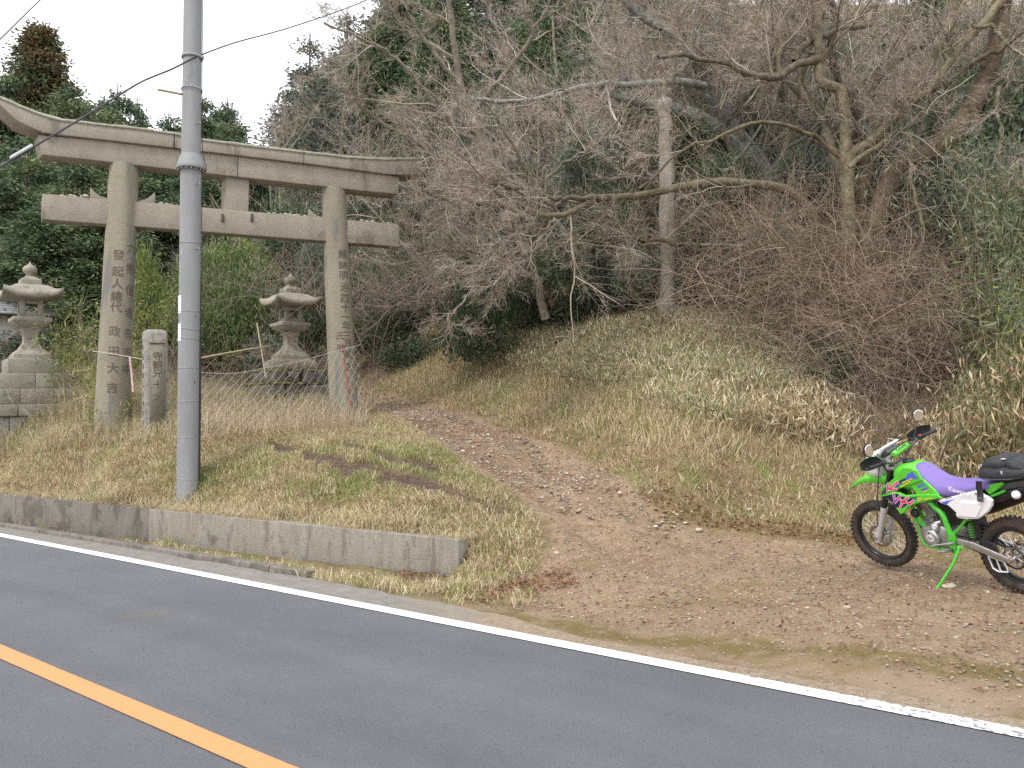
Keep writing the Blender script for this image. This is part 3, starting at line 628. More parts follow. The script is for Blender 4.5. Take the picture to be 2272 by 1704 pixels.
mb = MB(); mb.box(0.01, -hw - .002, hgt * .46, .235, .02, hgt * .80); mb.build('sunk_panel', mat('sunk_panel_stone', (.27, .25, .20), .96, var=(.21, .195, .155), vscale=10, bump=1, bscale=60, spec=.1), pe)
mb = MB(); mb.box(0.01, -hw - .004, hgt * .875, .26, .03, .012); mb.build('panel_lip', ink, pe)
mb = MB()
for ch, f in zip('寺観兄十太夫', (.76, .68, .60, .50, .39, .28)):
    V, Fc = glyph(ch, .01, 2, .008); V = V * [.17, .15, 1]; mb.add(np.stack([V[:, 0] + .01, np.full(len(V), -hw - .013) + V[:, 2] * .1, V[:, 1] + hgt * f], 1), Fc)
for k, ch in enumerate('明治寄附人山崎若月'):
    V, Fc = glyph(ch, .01, 2, .008); V = V * [.09, .095, 1]; mb.add(np.stack([np.full(len(V), -hw - .004) - V[:, 2] * .1, -V[:, 0], V[:, 1] + hgt * (.84 - .085 * k)], 1), Fc)
mb.build('inscription', ink, pe)
# ------------------------------------------------------------------ utility pole
steelp = mat('grey_pole_paint', (.205, .213, .216), .62, var=(.25, .258, .26), vscale=3, bump=.15, bscale=150, spots=[((.29, .305, .32), 9, .62, 1), ((.15, .16, .17), 30, .62), ((.21, .19, .16), 4, .66, 1)], stretch=(1, 1, .3), spec=.4)
black = mat('black_plastic', (.02, .02, .022), .5)
white_s = mat('white_sticker', (.85, .85, .87), .5)
wirem = mat('galvanised_wire', (.42, .42, .42), .5, metal=.6)
YP = 12.1; pb = at(416, 1088, YP); gpz = gz(pb[0], pb[1]); zp = lambda py: at(414, py, YP)[2] - gpz
pole = empty('utility_pole', (pb[0], pb[1], gpz), 'tall grey steel utility pole with a bolted collar standing in the grass before the torii', 'utility pole', rot=(0, R(-.55) + R(.1), 0))
zf0, zf1 = zp(378), zp(343)
mb = MB(); mb.lathe([(.153, -.4), (.151, 0), (.146, zf0)], 32); mb.build('lower_pole_section', steelp, pole, smooth=True)
mb = MB(); mb.lathe([(.138, zf1 - .02), (.134, zp(205)), (.139, zp(205)), (.139, zp(195)), (.133, zp(195)), (.125, 9.3), (.0, 9.31)], 32); o = mb.build('upper_pole_section', steelp, pole)
for p in o.data.polygons: p.use_smooth = True
es = o.modifiers.new('edges', 'EDGE_SPLIT'); es.split_angle = R(30)
mb = MB(); mb.lathe([(.146, zf0 - .0), (.205, zf0 + .01), (.205, zf0 + .05), (.196, zf0 + .07), (.165, zf1 - .06), (.140, zf1 - .01), (.138, zf1)], 32); mb.build('collar', steelp, pole, bevel=.003)
boltm = mat('bolt_steel', (.30, .31, .32), .4, metal=.8)
bolt0 = None
for k in range(36):
    if k < 16: a = k * math.pi / 8; pz_ = (.18 * math.cos(a), .18 * math.sin(a), zf0 - .008)
    else: a = k * math.pi / 10; pz_ = (.139 * math.cos(a), .139 * math.sin(a), zp(199))
    if bolt0 is None: bolt0 = MB().lathe([(.0, -.016), (.014, -.016), (.014, .016), (.0, .016)], 8).build('bolt', boltm, pole); o = bolt0
    else: o = bolt0.copy(); col.objects.link(o)
    o.location = pz_
for py, sl_ in ((541, 0), (692, 1), (731, -3), (751, -4), (817, 1), (891, 2), (970, 3), (1062, -2)):
    z = zp(py); a = np.linspace(0, 2 * np.pi, 25); rr_ = .1535 if py > 380 else .14; mb = MB(); mb.tube(np.stack([rr_ * np.cos(a), rr_ * np.sin(a), z + .004 * sl_ * np.cos(a)], 1), .0035, 5, caps=False); mb.build('wire_band', wirem, pole)
vx = np.array([-pb[0], -pb[1]]); vx /= np.linalg.norm(vx); va = math.atan2(vx[1], vx[0])
def onpole(frac, z, r_=.15):
    a = va + math.asin(frac); return np.array([r_ * math.cos(a), r_ * math.sin(a), z]), a
for py in (280, 413, 556, 702):
    p, a = onpole(.55, zp(py), .14); mb = MB(); d_ = np.array([math.cos(a), math.sin(a), 0]); mb.tube([p, p + d_ * .07 + [0, 0, .008]], .007, 6); mb.tube([p + d_ * .065 + [0, 0, .008], p + d_ * .078 + [0, 0, .009]], .013, 6); mb.build('step_bolt', boltm, pole)
p, a = onpole(.55, zp(849), .1475); mb = MB(); mb.lathe([(0, 0), (.012, 0), (.012, .004), (0, .004)], 12, axis='y'); o = mb.build('drain_hole', black, pole); o.rotation_euler = (0, 0, a - R(90)); o.location = p + np.array([math.cos(a), math.sin(a), 0]) * 0.001
for pa, pz in ((720, 758), (658, 697)):
    z0_, z1_ = zp(pz), zp(pa); aa = va + np.linspace(math.asin(-.995), math.asin(-.74), 6); r_ = .1525; V = np.concatenate([np.stack([r_ * np.cos(aa), r_ * np.sin(aa), np.full(6, z_)], 1) for z_ in (z0_, z1_)]); i = np.arange(5); MB().add(V, np.stack([i, i + 1, i + 7, i + 6], 1)).build('sticker', white_s, pole)
# cable down the right-hand side, in a black guard near the ground
def side(py, rr_=.158, fr=.985): p, _ = onpole(fr, zp(py), rr_); return p
mb = MB(); mb.tube([side(1068, .16), side(900, .16), side(733, .16)], .016, 8); mb.build('cable_guard', black, pole, smooth=True)
pts = [side(733), side(640, .162, .97), side(560, .17, .99), side(480, .158), side(400, .175), side(372, .215), side(350, .18), side(300, .148), side(200, .145), side(100, .142), side(-60, .14)]
mb = MB(); mb.tube(smooth_path(pts, 60), .006, 6); mb.build('cable', black, pole, smooth=True)
p, a = onpole(-.95, zp(214), .14); mb = MB(); q1 = at(358, 198, YP + .15) - np.array([pb[0], pb[1], gpz]); mb.tube([p, q1], .02, 4); mb.build('wooden_peg', mat('weathered_wood', (.33, .25, .15), .8, var=(.25, .19, .11), vscale=20), pole)
# ------------------------------------------------------------------ overhead cables
cabm = mat('dark_cable', (.035, .035, .045), .55)
def cable(name, pts, r_, label, n_=50):
    mb = MB(); P = smooth_path(pts, n_); b0 = P[len(P) // 2].copy(); mb.tube(P, r_, 6); o = mb.build(name, cabm, smooth=True); tag(o, label, 'cable'); return o
hook = at(430, 128, YP - .15)
cable('overhead_cable', [at(1010, -70, 22), at(900, -38, 19), at(780, 14, 16.5), at(640, 62, 14.6), at(520, 95, 13), hook], .012, 'thin dark overhead cable running up to the right from the utility pole')
cable('overhead_cable', [hook, at(382, 153, 11.8), at(315, 181, 11.5), at(252, 219, 11.1), at(172, 268, 10.7), at(72, 327, 10.2), at(0, 370, 9.8), at(-80, 418, 9.3)], .014, 'thick dark overhead cable crossing before the torii with a grey splice')
cable('overhead_wire', [at(120, -30, 12), at(60, 28, 11), at(0, 87, 10), at(-50, 130, 9.3)], .009, 'short stretch of cable crossing the sky at the top left corner')
mb = MB(); a_, b_ = at(22, 351, 9.9), at(72, 322, 10.15); d_ = (b_ - a_) / np.linalg.norm(b_ - a_); up = np.array([0, 0, 1.]); 
mb.tube([a_, a_ + d_ * .03, b_ - d_ * .03, b_], [.012, .019, .019, .012], 8)
for k in range(5): q_ = a_ + d_ * (.05 + k * .06); mb.tube([q_, q_ + d_ * .012], .022, 8)
o = mb.build('cable_splice', mat('splice_plastic', (.45, .47, .50), .5), smooth=False); tag(o, 'ribbed grey splice case hanging on the overhead cable at the left edge', 'splice case')
mb = MB(); q_ = at(430, 128, YP); mb.lathe([(.142, 0), (.152, 0), (.152, .04), (.142, .04)], 24, o=(0, 0, zp(131))); mb.box(.15, -.02, zp(129), .05, .05, .05); mb.build('cable_clamp', steelp, pole)
BD = {'arm': [(-0.244, 0.828), (-0.276, 0.893), (-0.305, 0.926), (-0.409, 0.995), (-0.498, 1.054), (-0.553, 1.117), (-0.582, 1.138), (-0.654, 1.136), (-0.724, 1.11), (-0.76, 1.021), (-0.629, 0.969), (-0.452, 0.906), (-0.424, 0.892)], 'lower': [(-0.244, 0.826), (-0.423, 0.888), (-0.477, 0.884), (-0.54, 0.859), (-0.661, 0.878), (-0.888, 0.899), (-0.921, 0.865), (-0.784, 0.825), (-0.669, 0.793), (-0.565, 0.759), (-0.527, 0.721), (-0.493, 0.682), (-0.443, 0.66), (-0.38, 0.775), (-0.349, 0.794)], 'mid': [(-0.629, 0.969), (-0.76, 1.021), (-0.888, 0.898), (-0.66, 0.877), (-0.611, 0.953)], 'navy1': [(-0.264, 0.843), (-0.302, 0.904), (-0.36, 0.939), (-0.344, 0.877)], 'teal1': [(-0.285, 0.867), (-0.305, 0.896), (-0.337, 0.92), (-0.322, 0.893)], 'navy2': [(-0.245, 0.821), (-0.401, 0.86), (-0.454, 0.871), (-0.489, 0.85), (-0.537, 0.844), (-0.6, 0.843), (-0.675, 0.859), (-0.653, 0.827), (-0.585, 0.804), (-0.548, 0.77), (-0.485, 0.729), (-0.41, 0.73), (-0.386, 0.776), (-0.342, 0.807)], 'blue': [(-0.581, 1.029), (-0.626, 1.079), (-0.674, 1.099), (-0.726, 1.035), (-0.658, 1.028), (-0.585, 1.008)], 'navy3': [(-0.487, 0.988), (-0.593, 1.039), (-0.667, 1.069), (-0.679, 1.057), (-0.543, 0.992), (-0.489, 0.932), (-0.446, 0.92)], 'teal3': [(-0.453, 0.927), (-0.55, 1.001), (-0.605, 1.01), (-0.536, 0.966), (-0.478, 0.927)]}
BS = {'K': [[(-0.376, 0.96), (-0.346, 0.879)], [(-0.494, 0.987), (-0.377, 0.915)], [(-0.376, 0.911), (-0.462, 0.915)]], 'V': [[(-0.421, 0.868), (-0.414, 0.785)], [(-0.413, 0.783), (-0.494, 0.853)]], 'X': [[(-0.461, 0.818), (-0.534, 0.792), (-0.583, 0.783)], [(-0.573, 0.843), (-0.502, 0.793), (-0.461, 0.733)], [(-0.58, 0.781), (-0.63, 0.821)]], 'Y': [[(-0.546, 0.986), (-0.664, 1.035)], [(-0.511, 0.943), (-0.633, 1.003)], [(-0.672, 0.837), (-0.721, 0.852)], [(-0.674, 0.814), (-0.724, 0.844)], [(-0.751, 0.843), (-0.833, 0.859)], [(-0.733, 0.904), (-0.806, 0.931)]], 'T': [[(-0.649, 0.808), (-0.726, 0.834)], [(-0.684, 0.956), (-0.763, 0.994)], [(-0.691, 0.947), (-0.782, 0.977)], [(-0.729, 0.929), (-0.796, 0.957)], [(-0.721, 0.915), (-0.797, 0.941)], [(-0.615, 0.828), (-0.683, 0.853)]]}
# ------------------------------------------------------------------ motorcycle (x forward, y to its left, z up; origin under the front axle)
bP = (3.881, 8.57, .194, .423, .007, .26, .14)
_f = np.array([-math.sin(bP[3]) * math.cos(bP[4]), math.cos(bP[3]) * math.cos(bP[4]), math.sin(bP[4])]); _l = np.cross([0, 0, 1], _f); _l /= np.linalg.norm(_l); _u = np.cross(_f, _l)
_L = _l * math.cos(bP[5]) - _u * math.sin(bP[5]); _U = _u * math.cos(bP[5]) + _l * math.sin(bP[5])
BM = Matrix(((_f[0], _L[0], _U[0], bP[0]), (_f[1], _L[1], _U[1], bP[1]), (_f[2], _L[2], _U[2], bP[2]), (0, 0, 0, 1)))
bike = empty('motorcycle', (0, 0, 0), 'bright green off-road motorcycle with purple seat and white side panel, leaning on its side stand', 'motorcycle'); bike.matrix_world = BM
rake = R(26.5)
def st(V):
    """turn with the handlebars"""
    V = np.atleast_2d(np.asarray(V, float)); a = bP[6]; ax = np.array([-math.sin(rake), 0, math.cos(rake)]); A = np.array([-.035 / math.cos(rake), 0, .35]); q_ = V - A
    return A + q_ * math.cos(a) + np.cross(ax, q_) * math.sin(a) + np.outer(q_ @ ax, ax) * (1 - math.cos(a))
def bb(mb, name, m, parent=bike, steer=False, **k):
    if steer: mb.V = [st(v) for v in mb.V]
    return mb.build(name, m, parent, **k)
def plain(name, c, rough, metal=0, coat=0, **k): return mat(name, c, rough, metal, coat=coat, **k)
green = plain('green_plastic', (.10, .56, .035), .34, coat=.3, var=(.09, .50, .03), vscale=9); greenf = plain('green_frame_paint', (.07, .48, .035), .35, coat=.4)
purple = plain('purple_vinyl', (.19, .135, .40), .55, var=(.165, .115, .35), vscale=6, bump=.15, bscale=400)
whitep = plain('white_plastic', (.78, .78, .80), .35, coat=.2); rubber = plain('tyre_rubber', (.028, .026, .025), .85, var=(.075, .055, .042), vscale=14, bump=.3, bscale=150)
alu = plain('brushed_aluminium', (.52, .52, .53), .38, .85, var=(.40, .39, .38), vscale=20); alud = plain('cast_aluminium', (.40, .39, .38), .45, .7, var=(.28, .27, .26), vscale=16, bump=.2, bscale=120)
forks = plain('painted_fork', (.62, .61, .62), .35, .3); blk = plain('black_parts', (.018, .018, .02), .42); blkr = plain('black_rim', (.02, .02, .022), .25, .3); chrome = plain('chrome', (.8, .8, .8), .12, 1)
discm = plain('brake_disc_steel', (.40, .37, .34), .35, .9, var=(.28, .22, .18), vscale=30); mirrorm = plain('mirror_glass', (.85, .88, .88), .02, 1); darkgrey = plain('dark_grey_plastic', (.07, .075, .08), .45)
stickw = plain('white_print', (.82, .82, .84), .4); pink = plain('pink_print', (.75, .05, .16), .35); violet = plain('violet_print', (.35, .05, .32), .35); navy = plain('navy_print', (.012, .014, .05), .35); yellow = plain('yellow_print', (.80, .58, .04), .35); teal = plain('teal_print', (.02, .30, .24), .35); bluep = plain('blue_print', (.08, .12, .60), .35)
lcd = plain('lcd_glass', (.55, .60, .58), .15); redp = plain('red_switch', (.65, .03, .02), .4); lensr = plain('red_lens', (.35, .01, .01), .15, coat=.5)
def ytor(prof, m_, cx, cz):
    a = np.linspace(0, 2 * np.pi, m_, endpoint=False); V = np.concatenate([np.stack([cx + r_ * np.cos(a), np.full(m_, y_), cz + r_ * np.sin(a)], 1) for r_, y_ in prof]); k = len(prof); i = np.arange(m_); j = (i + 1) % m_
    return V, np.concatenate([np.stack([q_ * m_ + i, q_ * m_ + j, ((q_ + 1) % k) * m_ + j, ((q_ + 1) % k) * m_ + i], 1) for q_ in range(k)])
def wheel(name, cx, Rr, w_, rimr, steer, lab):
    cz = Rr; h = Rr - rimr; th = np.linspace(-.35, np.pi + .35, 17)
    prof = [(rimr + .5 * h + .5 * h * math.sin(t_) * .96, .5 * w_ * math.cos(t_)) for t_ in th] ; prof = [(rimr - .004, .3 * w_)] + [(max(r_, rimr - .002), y_) for r_, y_ in prof] + [(rimr - .004, -.3 * w_)]
    # rim with spokes and hub
    mb = MB(); rw_ = .30 * w_ + .004
    V, Fq = ytor([(rimr + .006, rw_), (rimr - .006, rw_ + .002), (rimr - .014, rw_ * .75), (rimr - .022, .004), (rimr - .022, -.004), (rimr - .014, -rw_ * .75), (rimr - .006, -rw_ - .002), (rimr + .006, -rw_)], 72, cx, cz); mb.add(V, Fq)
    rim = bb(mb, name, blkr, steer=steer, smooth=True)
    mb = MB(); mb.add(*ytor(prof, 84, cx, cz)); nk = 46
    for k in range(nk):                                               # tread blocks
        for row, (yo, ww) in enumerate(((0, .30), (-.30, .20), (.30, .20), (-.46, .12), (.46, .12))):
            a = 2 * math.pi * (k + (.5 if row in (1, 2) else 0)) / nk; tilt = -yo / .5 * .9; rr_ = Rr - (.002 if row == 0 else .008 if row < 3 else .022)
            lx = .55 * 2 * math.pi * Rr / nk; V = np.array([[x_, y_, z_] for z_ in (-.011, .008) for y_ in (-.5, .5) for x_ in (-.5, .5)]) * [lx, ww * w_, 1]
            c_, s_ = math.cos(tilt), math.sin(tilt); V = np.stack([V[:, 0], V[:, 1] * c_ - V[:, 2] * s_ * -1 * -1, V[:, 1] * s_ * -1 + V[:, 2] * c_], 1); V += [0, yo * w_, rr_ - (.0 if row < 3 else .004)]
            ca, sa = math.cos(a), math.sin(a); V = np.stack([cx + V[:, 2] * ca - V[:, 0] * sa, V[:, 1], cz + V[:, 2] * sa + V[:, 0] * ca], 1)
            mb.add(V, [[0, 2, 3, 1], [4, 5, 7, 6], [0, 1, 5, 4], [2, 6, 7, 3], [0, 4, 6, 2], [1, 3, 7, 5]])
    bb(mb, 'tyre', rubber, rim, steer, smooth=False)
    mb = MB(); P_, Q_ = [], []
    for k in range(36):
        side = 1 if k % 2 else -1; a = 2 * math.pi * k / 36; da = (.55 if (k // 2) % 2 else -.55); rh = .038
        P_.append([[cx + rh * math.cos(a + da), side * .032, cz + rh * math.sin(a + da)], [cx + (rimr - .02) * math.cos(a), side * .004, cz + (rimr - .02) * math.sin(a)]])
    V, Fq = tubes(np.array(P_), np.full((36, 2), .0024), 4); mb.add(V, Fq)
    bb(mb, 'spokes', chrome, rim, steer)
    mb = MB(); V, Fq = ytor([(.0, .06), (.022, .06), (.024, .04), (.042, .038), (.042, .028), (.026, .022), (.026, -.022), (.042, -.028), (.042, -.038), (.024, -.04), (.022, -.06), (0, -.06)], 24, cx, cz); mb.add(V, Fq); bb(mb, 'hub', alud, rim, steer, smooth=False)
    return rim
fw = wheel('front_wheel', 0, .35, .088, .268, True, ''); rw_ = wheel('rear_wheel', -1.43, .34, .118, .236, False, '')
def disc(name, cx, cz, y, r0, r1, m, parent, steer, holes=20, th=.004, teeth=0):
    mb = MB(); V, Fq = ytor([(r1, y), (r0, y), (r0, y + th), (r1, y + th)], 80, cx, cz)
    if teeth:
        a = np.linspace(0, 2 * np.pi, 80, endpoint=False); k = np.where(np.arange(80) % 2, 1, .955); V[:80, 0] = cx + (V[:80, 0] - cx) * k; V[:80, 2] = cz + (V[:80, 2] - cz) * k; V[-80:, 0] = cx + (V[-80:, 0] - cx) * k; V[-80:, 2] = cz + (V[-80:, 2] - cz) * k
    mb.add(V, Fq)
    for k in range(6):
        a = k * math.pi / 3; mb.tube([[cx + .03 * math.cos(a), y + th / 2, cz + .03 * math.sin(a)], [cx + (r0 + .006) * math.cos(a + .35), y + th / 2, cz + (r0 + .006) * math.sin(a + .35)]], .007, 4)
    o = bb(mb, name, m, parent, steer); return o
disc('brake_disc', 0, .35, .052, .085, .122, discm, fw, True); disc('brake_disc', -1.43, .34, -.06, .07, .11, discm, rw_, False)
disc('sprocket', -1.43, .34, .068, .075, .103, discm, rw_, False, teeth=1)
# forks
for s_ in (1, -1):
    y = s_ * .1; mb = MB(); mb.tube([[.012, y, .30], [.0, y, .335], [-.15, y, .65]], [.03, .033, .029], 16); mb.tube([[-.146, y, .64], [-.166, y, .685]], .034, 16)
    bb(mb, 'fork_leg', forks, steer=True, smooth=False, bevel=.003)
    mb = MB(); mb.tube([[-.15, y, .66], [-.30, y, .99], [-.362, y, 1.128]], [.030, .029, .026], 16); bb(mb, 'fork_tube', blk, steer=True, smooth=True)
mb = MB(); mb.tube([[0, -.13, .35], [0, .13, .35]], .013, 10); mb.tube([[0, .125, .35], [0, .138, .35]], .022, 6); bb(mb, 'front_axle', alu, steer=True)
mb = MB()
for (x, z) in ((-.262, .915), (-.350, 1.10)): mb.box(x, 0, z, .075, .27, .034, None)
bb(mb, 'triple_clamp', alud, steer=True, bevel=.01)
mb = MB(); mb.box(-.095, .062, .33, .05, .055, .085); mb.box(-.115, .07, .385, .035, .03, .06); mb.tube([[-.07, .09, .30], [-.07, .09, .36]], .014, 8); bb(mb, 'brake_caliper', alu, steer=True, bevel=.008)
# front mudguard
def loft(secs, closed=True):
    """secs: list of (k,3) rings"""
    k = len(secs[0]); V = np.concatenate(secs); i = np.arange(k if closed else k - 1); j = (i + 1) % k
    return V, np.concatenate([np.stack([q_ * k + i, q_ * k + j, (q_ + 1) * k + j, (q_ + 1) * k + i], 1) for q_ in range(len(secs) - 1)])
secs = []
for x, z, w_, d_ in ((.245, .83, .022, .004), (.20, .872, .05, .014), (.15, .912, .062, .03), (.08, .957, .070, .045), (0, .992, .075, .06), (-.08, 1.008, .078, .075), (-.17, 1.012, .080, .085), (-.30, .99, .075, .08)):
    u_ = np.array([(-1, -1.), (-1, -.5), (-.93, -.12), (-.6, 0), (0, .10), (.6, 0), (.93, -.12), (1, -.5), (1, -1)]); up = np.stack([np.full(9, x), u_[:, 0] * w_, z + u_[:, 1] * d_ * 1.0], 1); dn = up[::-1] - [0, 0, .006] ; dn[:, 1] *= .93; secs.append(np.concatenate([up, dn]))
V, Fq = loft(secs); mb = MB(); mb.add(V, Fq); e_ = secs[0]; mb.add(e_, [[i, i + 1, 16 - i, 17 - i] for i in range(8)]); mb.add(secs[-1], [[i + 1, i, 17 - i, 16 - i] for i in range(8)])
bb(mb, 'front_mudguard', green, steer=True, smooth=True)
# plates that lie in a slanted plane y = a + b x
def plate(name, outl, yf, th, m, bev=.006, parent=bike, steer=False, sides=(1,), seg=2):
    for sd in sides:
        bm = bmesh.new(); vs_ = [bm.verts.new((x, yf(x, z), z)) for x, z in outl]; f = bm.faces.new(vs_); bm.normal_update()
        if f.normal.y < 0: f.normal_flip()
        r_ = bmesh.ops.extrude_face_region(bm, geom=[f]); nv = [g_ for g_ in r_['geom'] if isinstance(g_, bmesh.types.BMVert)]
        for v in nv: v.co.y -= th
        bmesh.ops.recalc_face_normals(bm, faces=bm.faces[:])
        if bev:
            es_ = [e for e in bm.edges if all(v not in nv for v in e.verts)]; bmesh.ops.bevel(bm, geom=es_, offset=bev, segments=seg, profile=.5, affect='EDGES')
        bmesh.ops.triangulate(bm, faces=[f_ for f_ in bm.faces if len(f_.verts) > 4])
        if sd < 0:
            for v in bm.verts: v.co.y *= -1
            bmesh.ops.reverse_faces(bm, faces=bm.faces[:])
        if steer:
            for v in bm.verts: v.co = Vector(st(v.co[:])[0])
        me = bpy.data.meshes.new(name); bm.to_mesh(me); bm.free(); me.materials.append(m)
        for p_ in me.polygons: p_.use_smooth = False
        o = bpy.data.objects.new(name, me); col.objects.link(o); o.parent = parent
    return o
ysh = lambda x, z: .198 + .03 * (x + .5)
plate('radiator_shroud', [(x, min(z, 1.035)) for x, z in BD['arm'] if x > -.64], ysh, .016, green, .004, sides=(-1,)); armp = plate('radiator_shroud', BD['arm'], ysh, .016, green, .008); lowp = plate('lower_shroud', BD['lower'], lambda x, z: ysh(x, z) + .004, .018, green, .008, sides=(-1, 1)); midp = plate('tank_side_cover', BD['mid'], lambda x, z: ysh(x, z) - .012, .02, green, .005)
def decal(name, m, polys, strokes=(), wd=.02, off=.0, parent=None, base=ysh):
    mb = MB(); bm = bmesh.new()
    for pl in polys:
        vs_ = [bm.verts.new((x, base(x, z) + off, z)) for x, z in pl]; bm.faces.new(vs_)
    bmesh.ops.triangulate(bm, faces=bm.faces[:]); bm.normal_update()
    for f in bm.faces:
        if f.normal.y < 0: f.normal_flip()
    if len(bm.verts): mb.add([v.co[:] for v in bm.verts], [[v.index for v in f.verts] for f in (bm.verts.index_update() or bm.faces)])
    bm.free()
    for q_ in strokes:
        for (a, b_) in zip(q_[:-1], q_[1:]):
            a = np.array(a); b_ = np.array(b_); d_ = (b_ - a) / np.linalg.norm(b_ - a); nn_ = np.array([-d_[1], d_[0]]) * wd / 2; e = d_ * wd * .35
            P_ = [a - e + nn_, b_ + e + nn_ * .7, b_ + e - nn_ * .7, a - e - nn_]; mb.add([[x, base(x, z) + off, z] for x, z in P_], [[0, 1, 2, 3]])
    return mb.build(name, m, parent)
O1 = .0055
decal('shroud_graphic', navy, [BD['navy1'], BD['navy3']], off=.0015, parent=armp); decal('shroud_graphic', navy, [BD['navy2']], off=O1, parent=lowp)
decal('shroud_graphic', teal, [BD['teal1'], BD['teal3']], off=.0022, parent=armp); decal('shroud_graphic', bluep, [BD['blue']], off=.0018, parent=armp)
decal('letter_outline', stickw, [], BS['K'], .030, .0030, armp); decal('letter_outline', stickw, [], BS['V'] + BS['X'], .030, O1 + .0015, lowp)
decal('letter', pink, [], BS['K'], .021, .0040, armp); decal('letter', violet, [], BS['V'], .021, O1 + .0025, lowp); decal('letter', pink, [], BS['X'], .021, O1 + .0028, lowp)
decal('yellow_flash', yellow, [], BS['Y'][:2], .010, .0046, armp); decal('yellow_flash', yellow, [], BS['Y'][2:5], .010, O1 + .003, lowp); decal('yellow_flash', yellow, [], BS['Y'][5:], .008, -.009, midp)
decal('teal_flash', teal, [], [BS['T'][0], BS['T'][5]], .009, O1 + .002, lowp); decal('blue_stripes', bluep, [], BS['T'][1:5], .011, -.0095, midp)
# tank, seat
def superring(x, hw_, z0, z1, p_=3., n_=24, flare=1.):
    a = np.linspace(0, 2 * np.pi, n_, endpoint=False); c_, s_ = np.cos(a), np.sin(a); zc = (z0 + z1) / 2; hz = (z1 - z0) / 2
    yy = np.sign(c_) * np.abs(c_) ** (2 / p_) * hw_; zz_ = np.sign(s_) * np.abs(s_) ** (2 / p_); yy = yy * (1 + (flare - 1) * (1 - zz_) / 2); return np.stack([np.full(n_, x), yy, zc + zz_ * hz], 1)
def body(name, secs, m, parent=bike, steer=False, caps=True, **k):
    mb = MB(); V, Fq = loft(secs); mb.add(V, Fq)
    if caps:
        n_ = len(secs[0])
        for q_ in (0, -1): mb.add(np.vstack([secs[q_], secs[q_].mean(0)]), [[i, (i + 1) % n_, n_] for i in range(n_)])
    return bb(mb, name, m, parent, steer, smooth=True, **k)
tank = body('fuel_tank', [superring(x, w_, z0, z1, 2.6) for x, w_, z0, z1 in ((-.352, .05, .95, 1.04), (-.36, .10, .93, 1.07), (-.40, .14, .90, 1.105), (-.44, .163, .88, 1.125), (-.50, .178, .87, 1.138), (-.56, .182, .87, 1.138), (-.62, .178, .87, 1.122), (-.68, .170, .87, 1.09), (-.76, .15, .87, 1.0), (-.80, .13, .87, .95))], green)
mb = MB(); mb.lathe([(0, -.01), (.058, -.01), (.058, .012), (.05, .02), (.03, .02), (.028, .028), (0, .028)], 24, o=(-.49, 0, 1.135)); bb(mb, 'fuel_cap', blk, tank, bevel=.003)
seat = body('seat', [superring(x, w_, z0, z1, 3.0, 28, fl) for x, w_, z0, z1, fl in ((-.60, .03, 1.06, 1.118, 1), (-.615, .08, 1.04, 1.132, 1.1), (-.66, .115, .985, 1.115, 1.25), (-.72, .125, .92, 1.068, 1.35), (-.80, .13, .865, 1.014, 1.4), (-.90, .14, .85, .985, 1.3), (-1.02, .148, .865, .982, 1.2), (-1.14, .152, .90, .995, 1.15), (-1.26, .15, .935, 1.012, 1.1), (-1.38, .135, .96, 1.022, 1.05), (-1.47, .10, .975, 1.02, 1), (-1.50, .05, .985, 1.01, 1))], purple)
def bword(txt, x, z, y, size, rot, m, name, parent, ext=.001):
    V, Fc = glyph(txt, ext, 3, .018); V = V * size; c_, s_ = math.cos(rot), math.sin(rot); cx_ = V[:, 0].mean() * 0
    X = V[:, 0] * c_ - V[:, 1] * s_; Z_ = V[:, 0] * s_ + V[:, 1] * c_
    return MB().add(np.stack([x - X, np.full(len(V), y) + V[:, 2], z + Z_], 1), Fc).build(name, m, parent)
# side panels
sp_ = [(-.85, .832), (-.963, .864), (-1.13, .917), (-1.292, .966), (-1.335, .928), (-1.37, .914), (-1.41, .883), (-1.396, .833), (-1.35, .775), (-1.266, .714), (-1.235, .697), (-1.119, .681), (-1.046, .682), (-1.022, .704), (-1.029, .735), (-.966, .79), (-.889, .807)]
ysp = lambda x, z: .170 + .02 * (-.85 - x)
sdp = plate('side_panel', sp_, ysp, .03, whitep, .012, sides=(-1, 1), seg=3)
plate('side_panel_bulge', [(-1.05, .70), (-1.24, .708), (-1.30, .80), (-1.32, .865), (-1.12, .855), (-1.055, .77)], lambda x, z: ysp(x, z) + .012, .02, whitep, .014, parent=sdp, seg=3)
decal('blue_flash', bluep, [[(-.905, .818), (-.975, .842), (-1.05, .862), (-.99, .835), (-.95, .80), (-.93, .80)]], off=.002, parent=sdp, base=ysp); decal('fine_print', darkgrey, [], [[(-.95, .856), (-1.02, .879)]], .006, .002, sdp, ysp)
for x, z in ((-.868, .834), (-1.275, .935)): mb = MB(); mb.add(*ytor([(0, ysp(x, z) + .004), (.009, ysp(x, z) + .004), (.009, ysp(x, z)), (0, ysp(x, z))], 12, x, z)); bb(mb, 'panel_screw', darkgrey, sdp)
bword('Kawasaki', -1.13, .925, .190, .062, -.20, stickw, 'seat_lettering', seat)
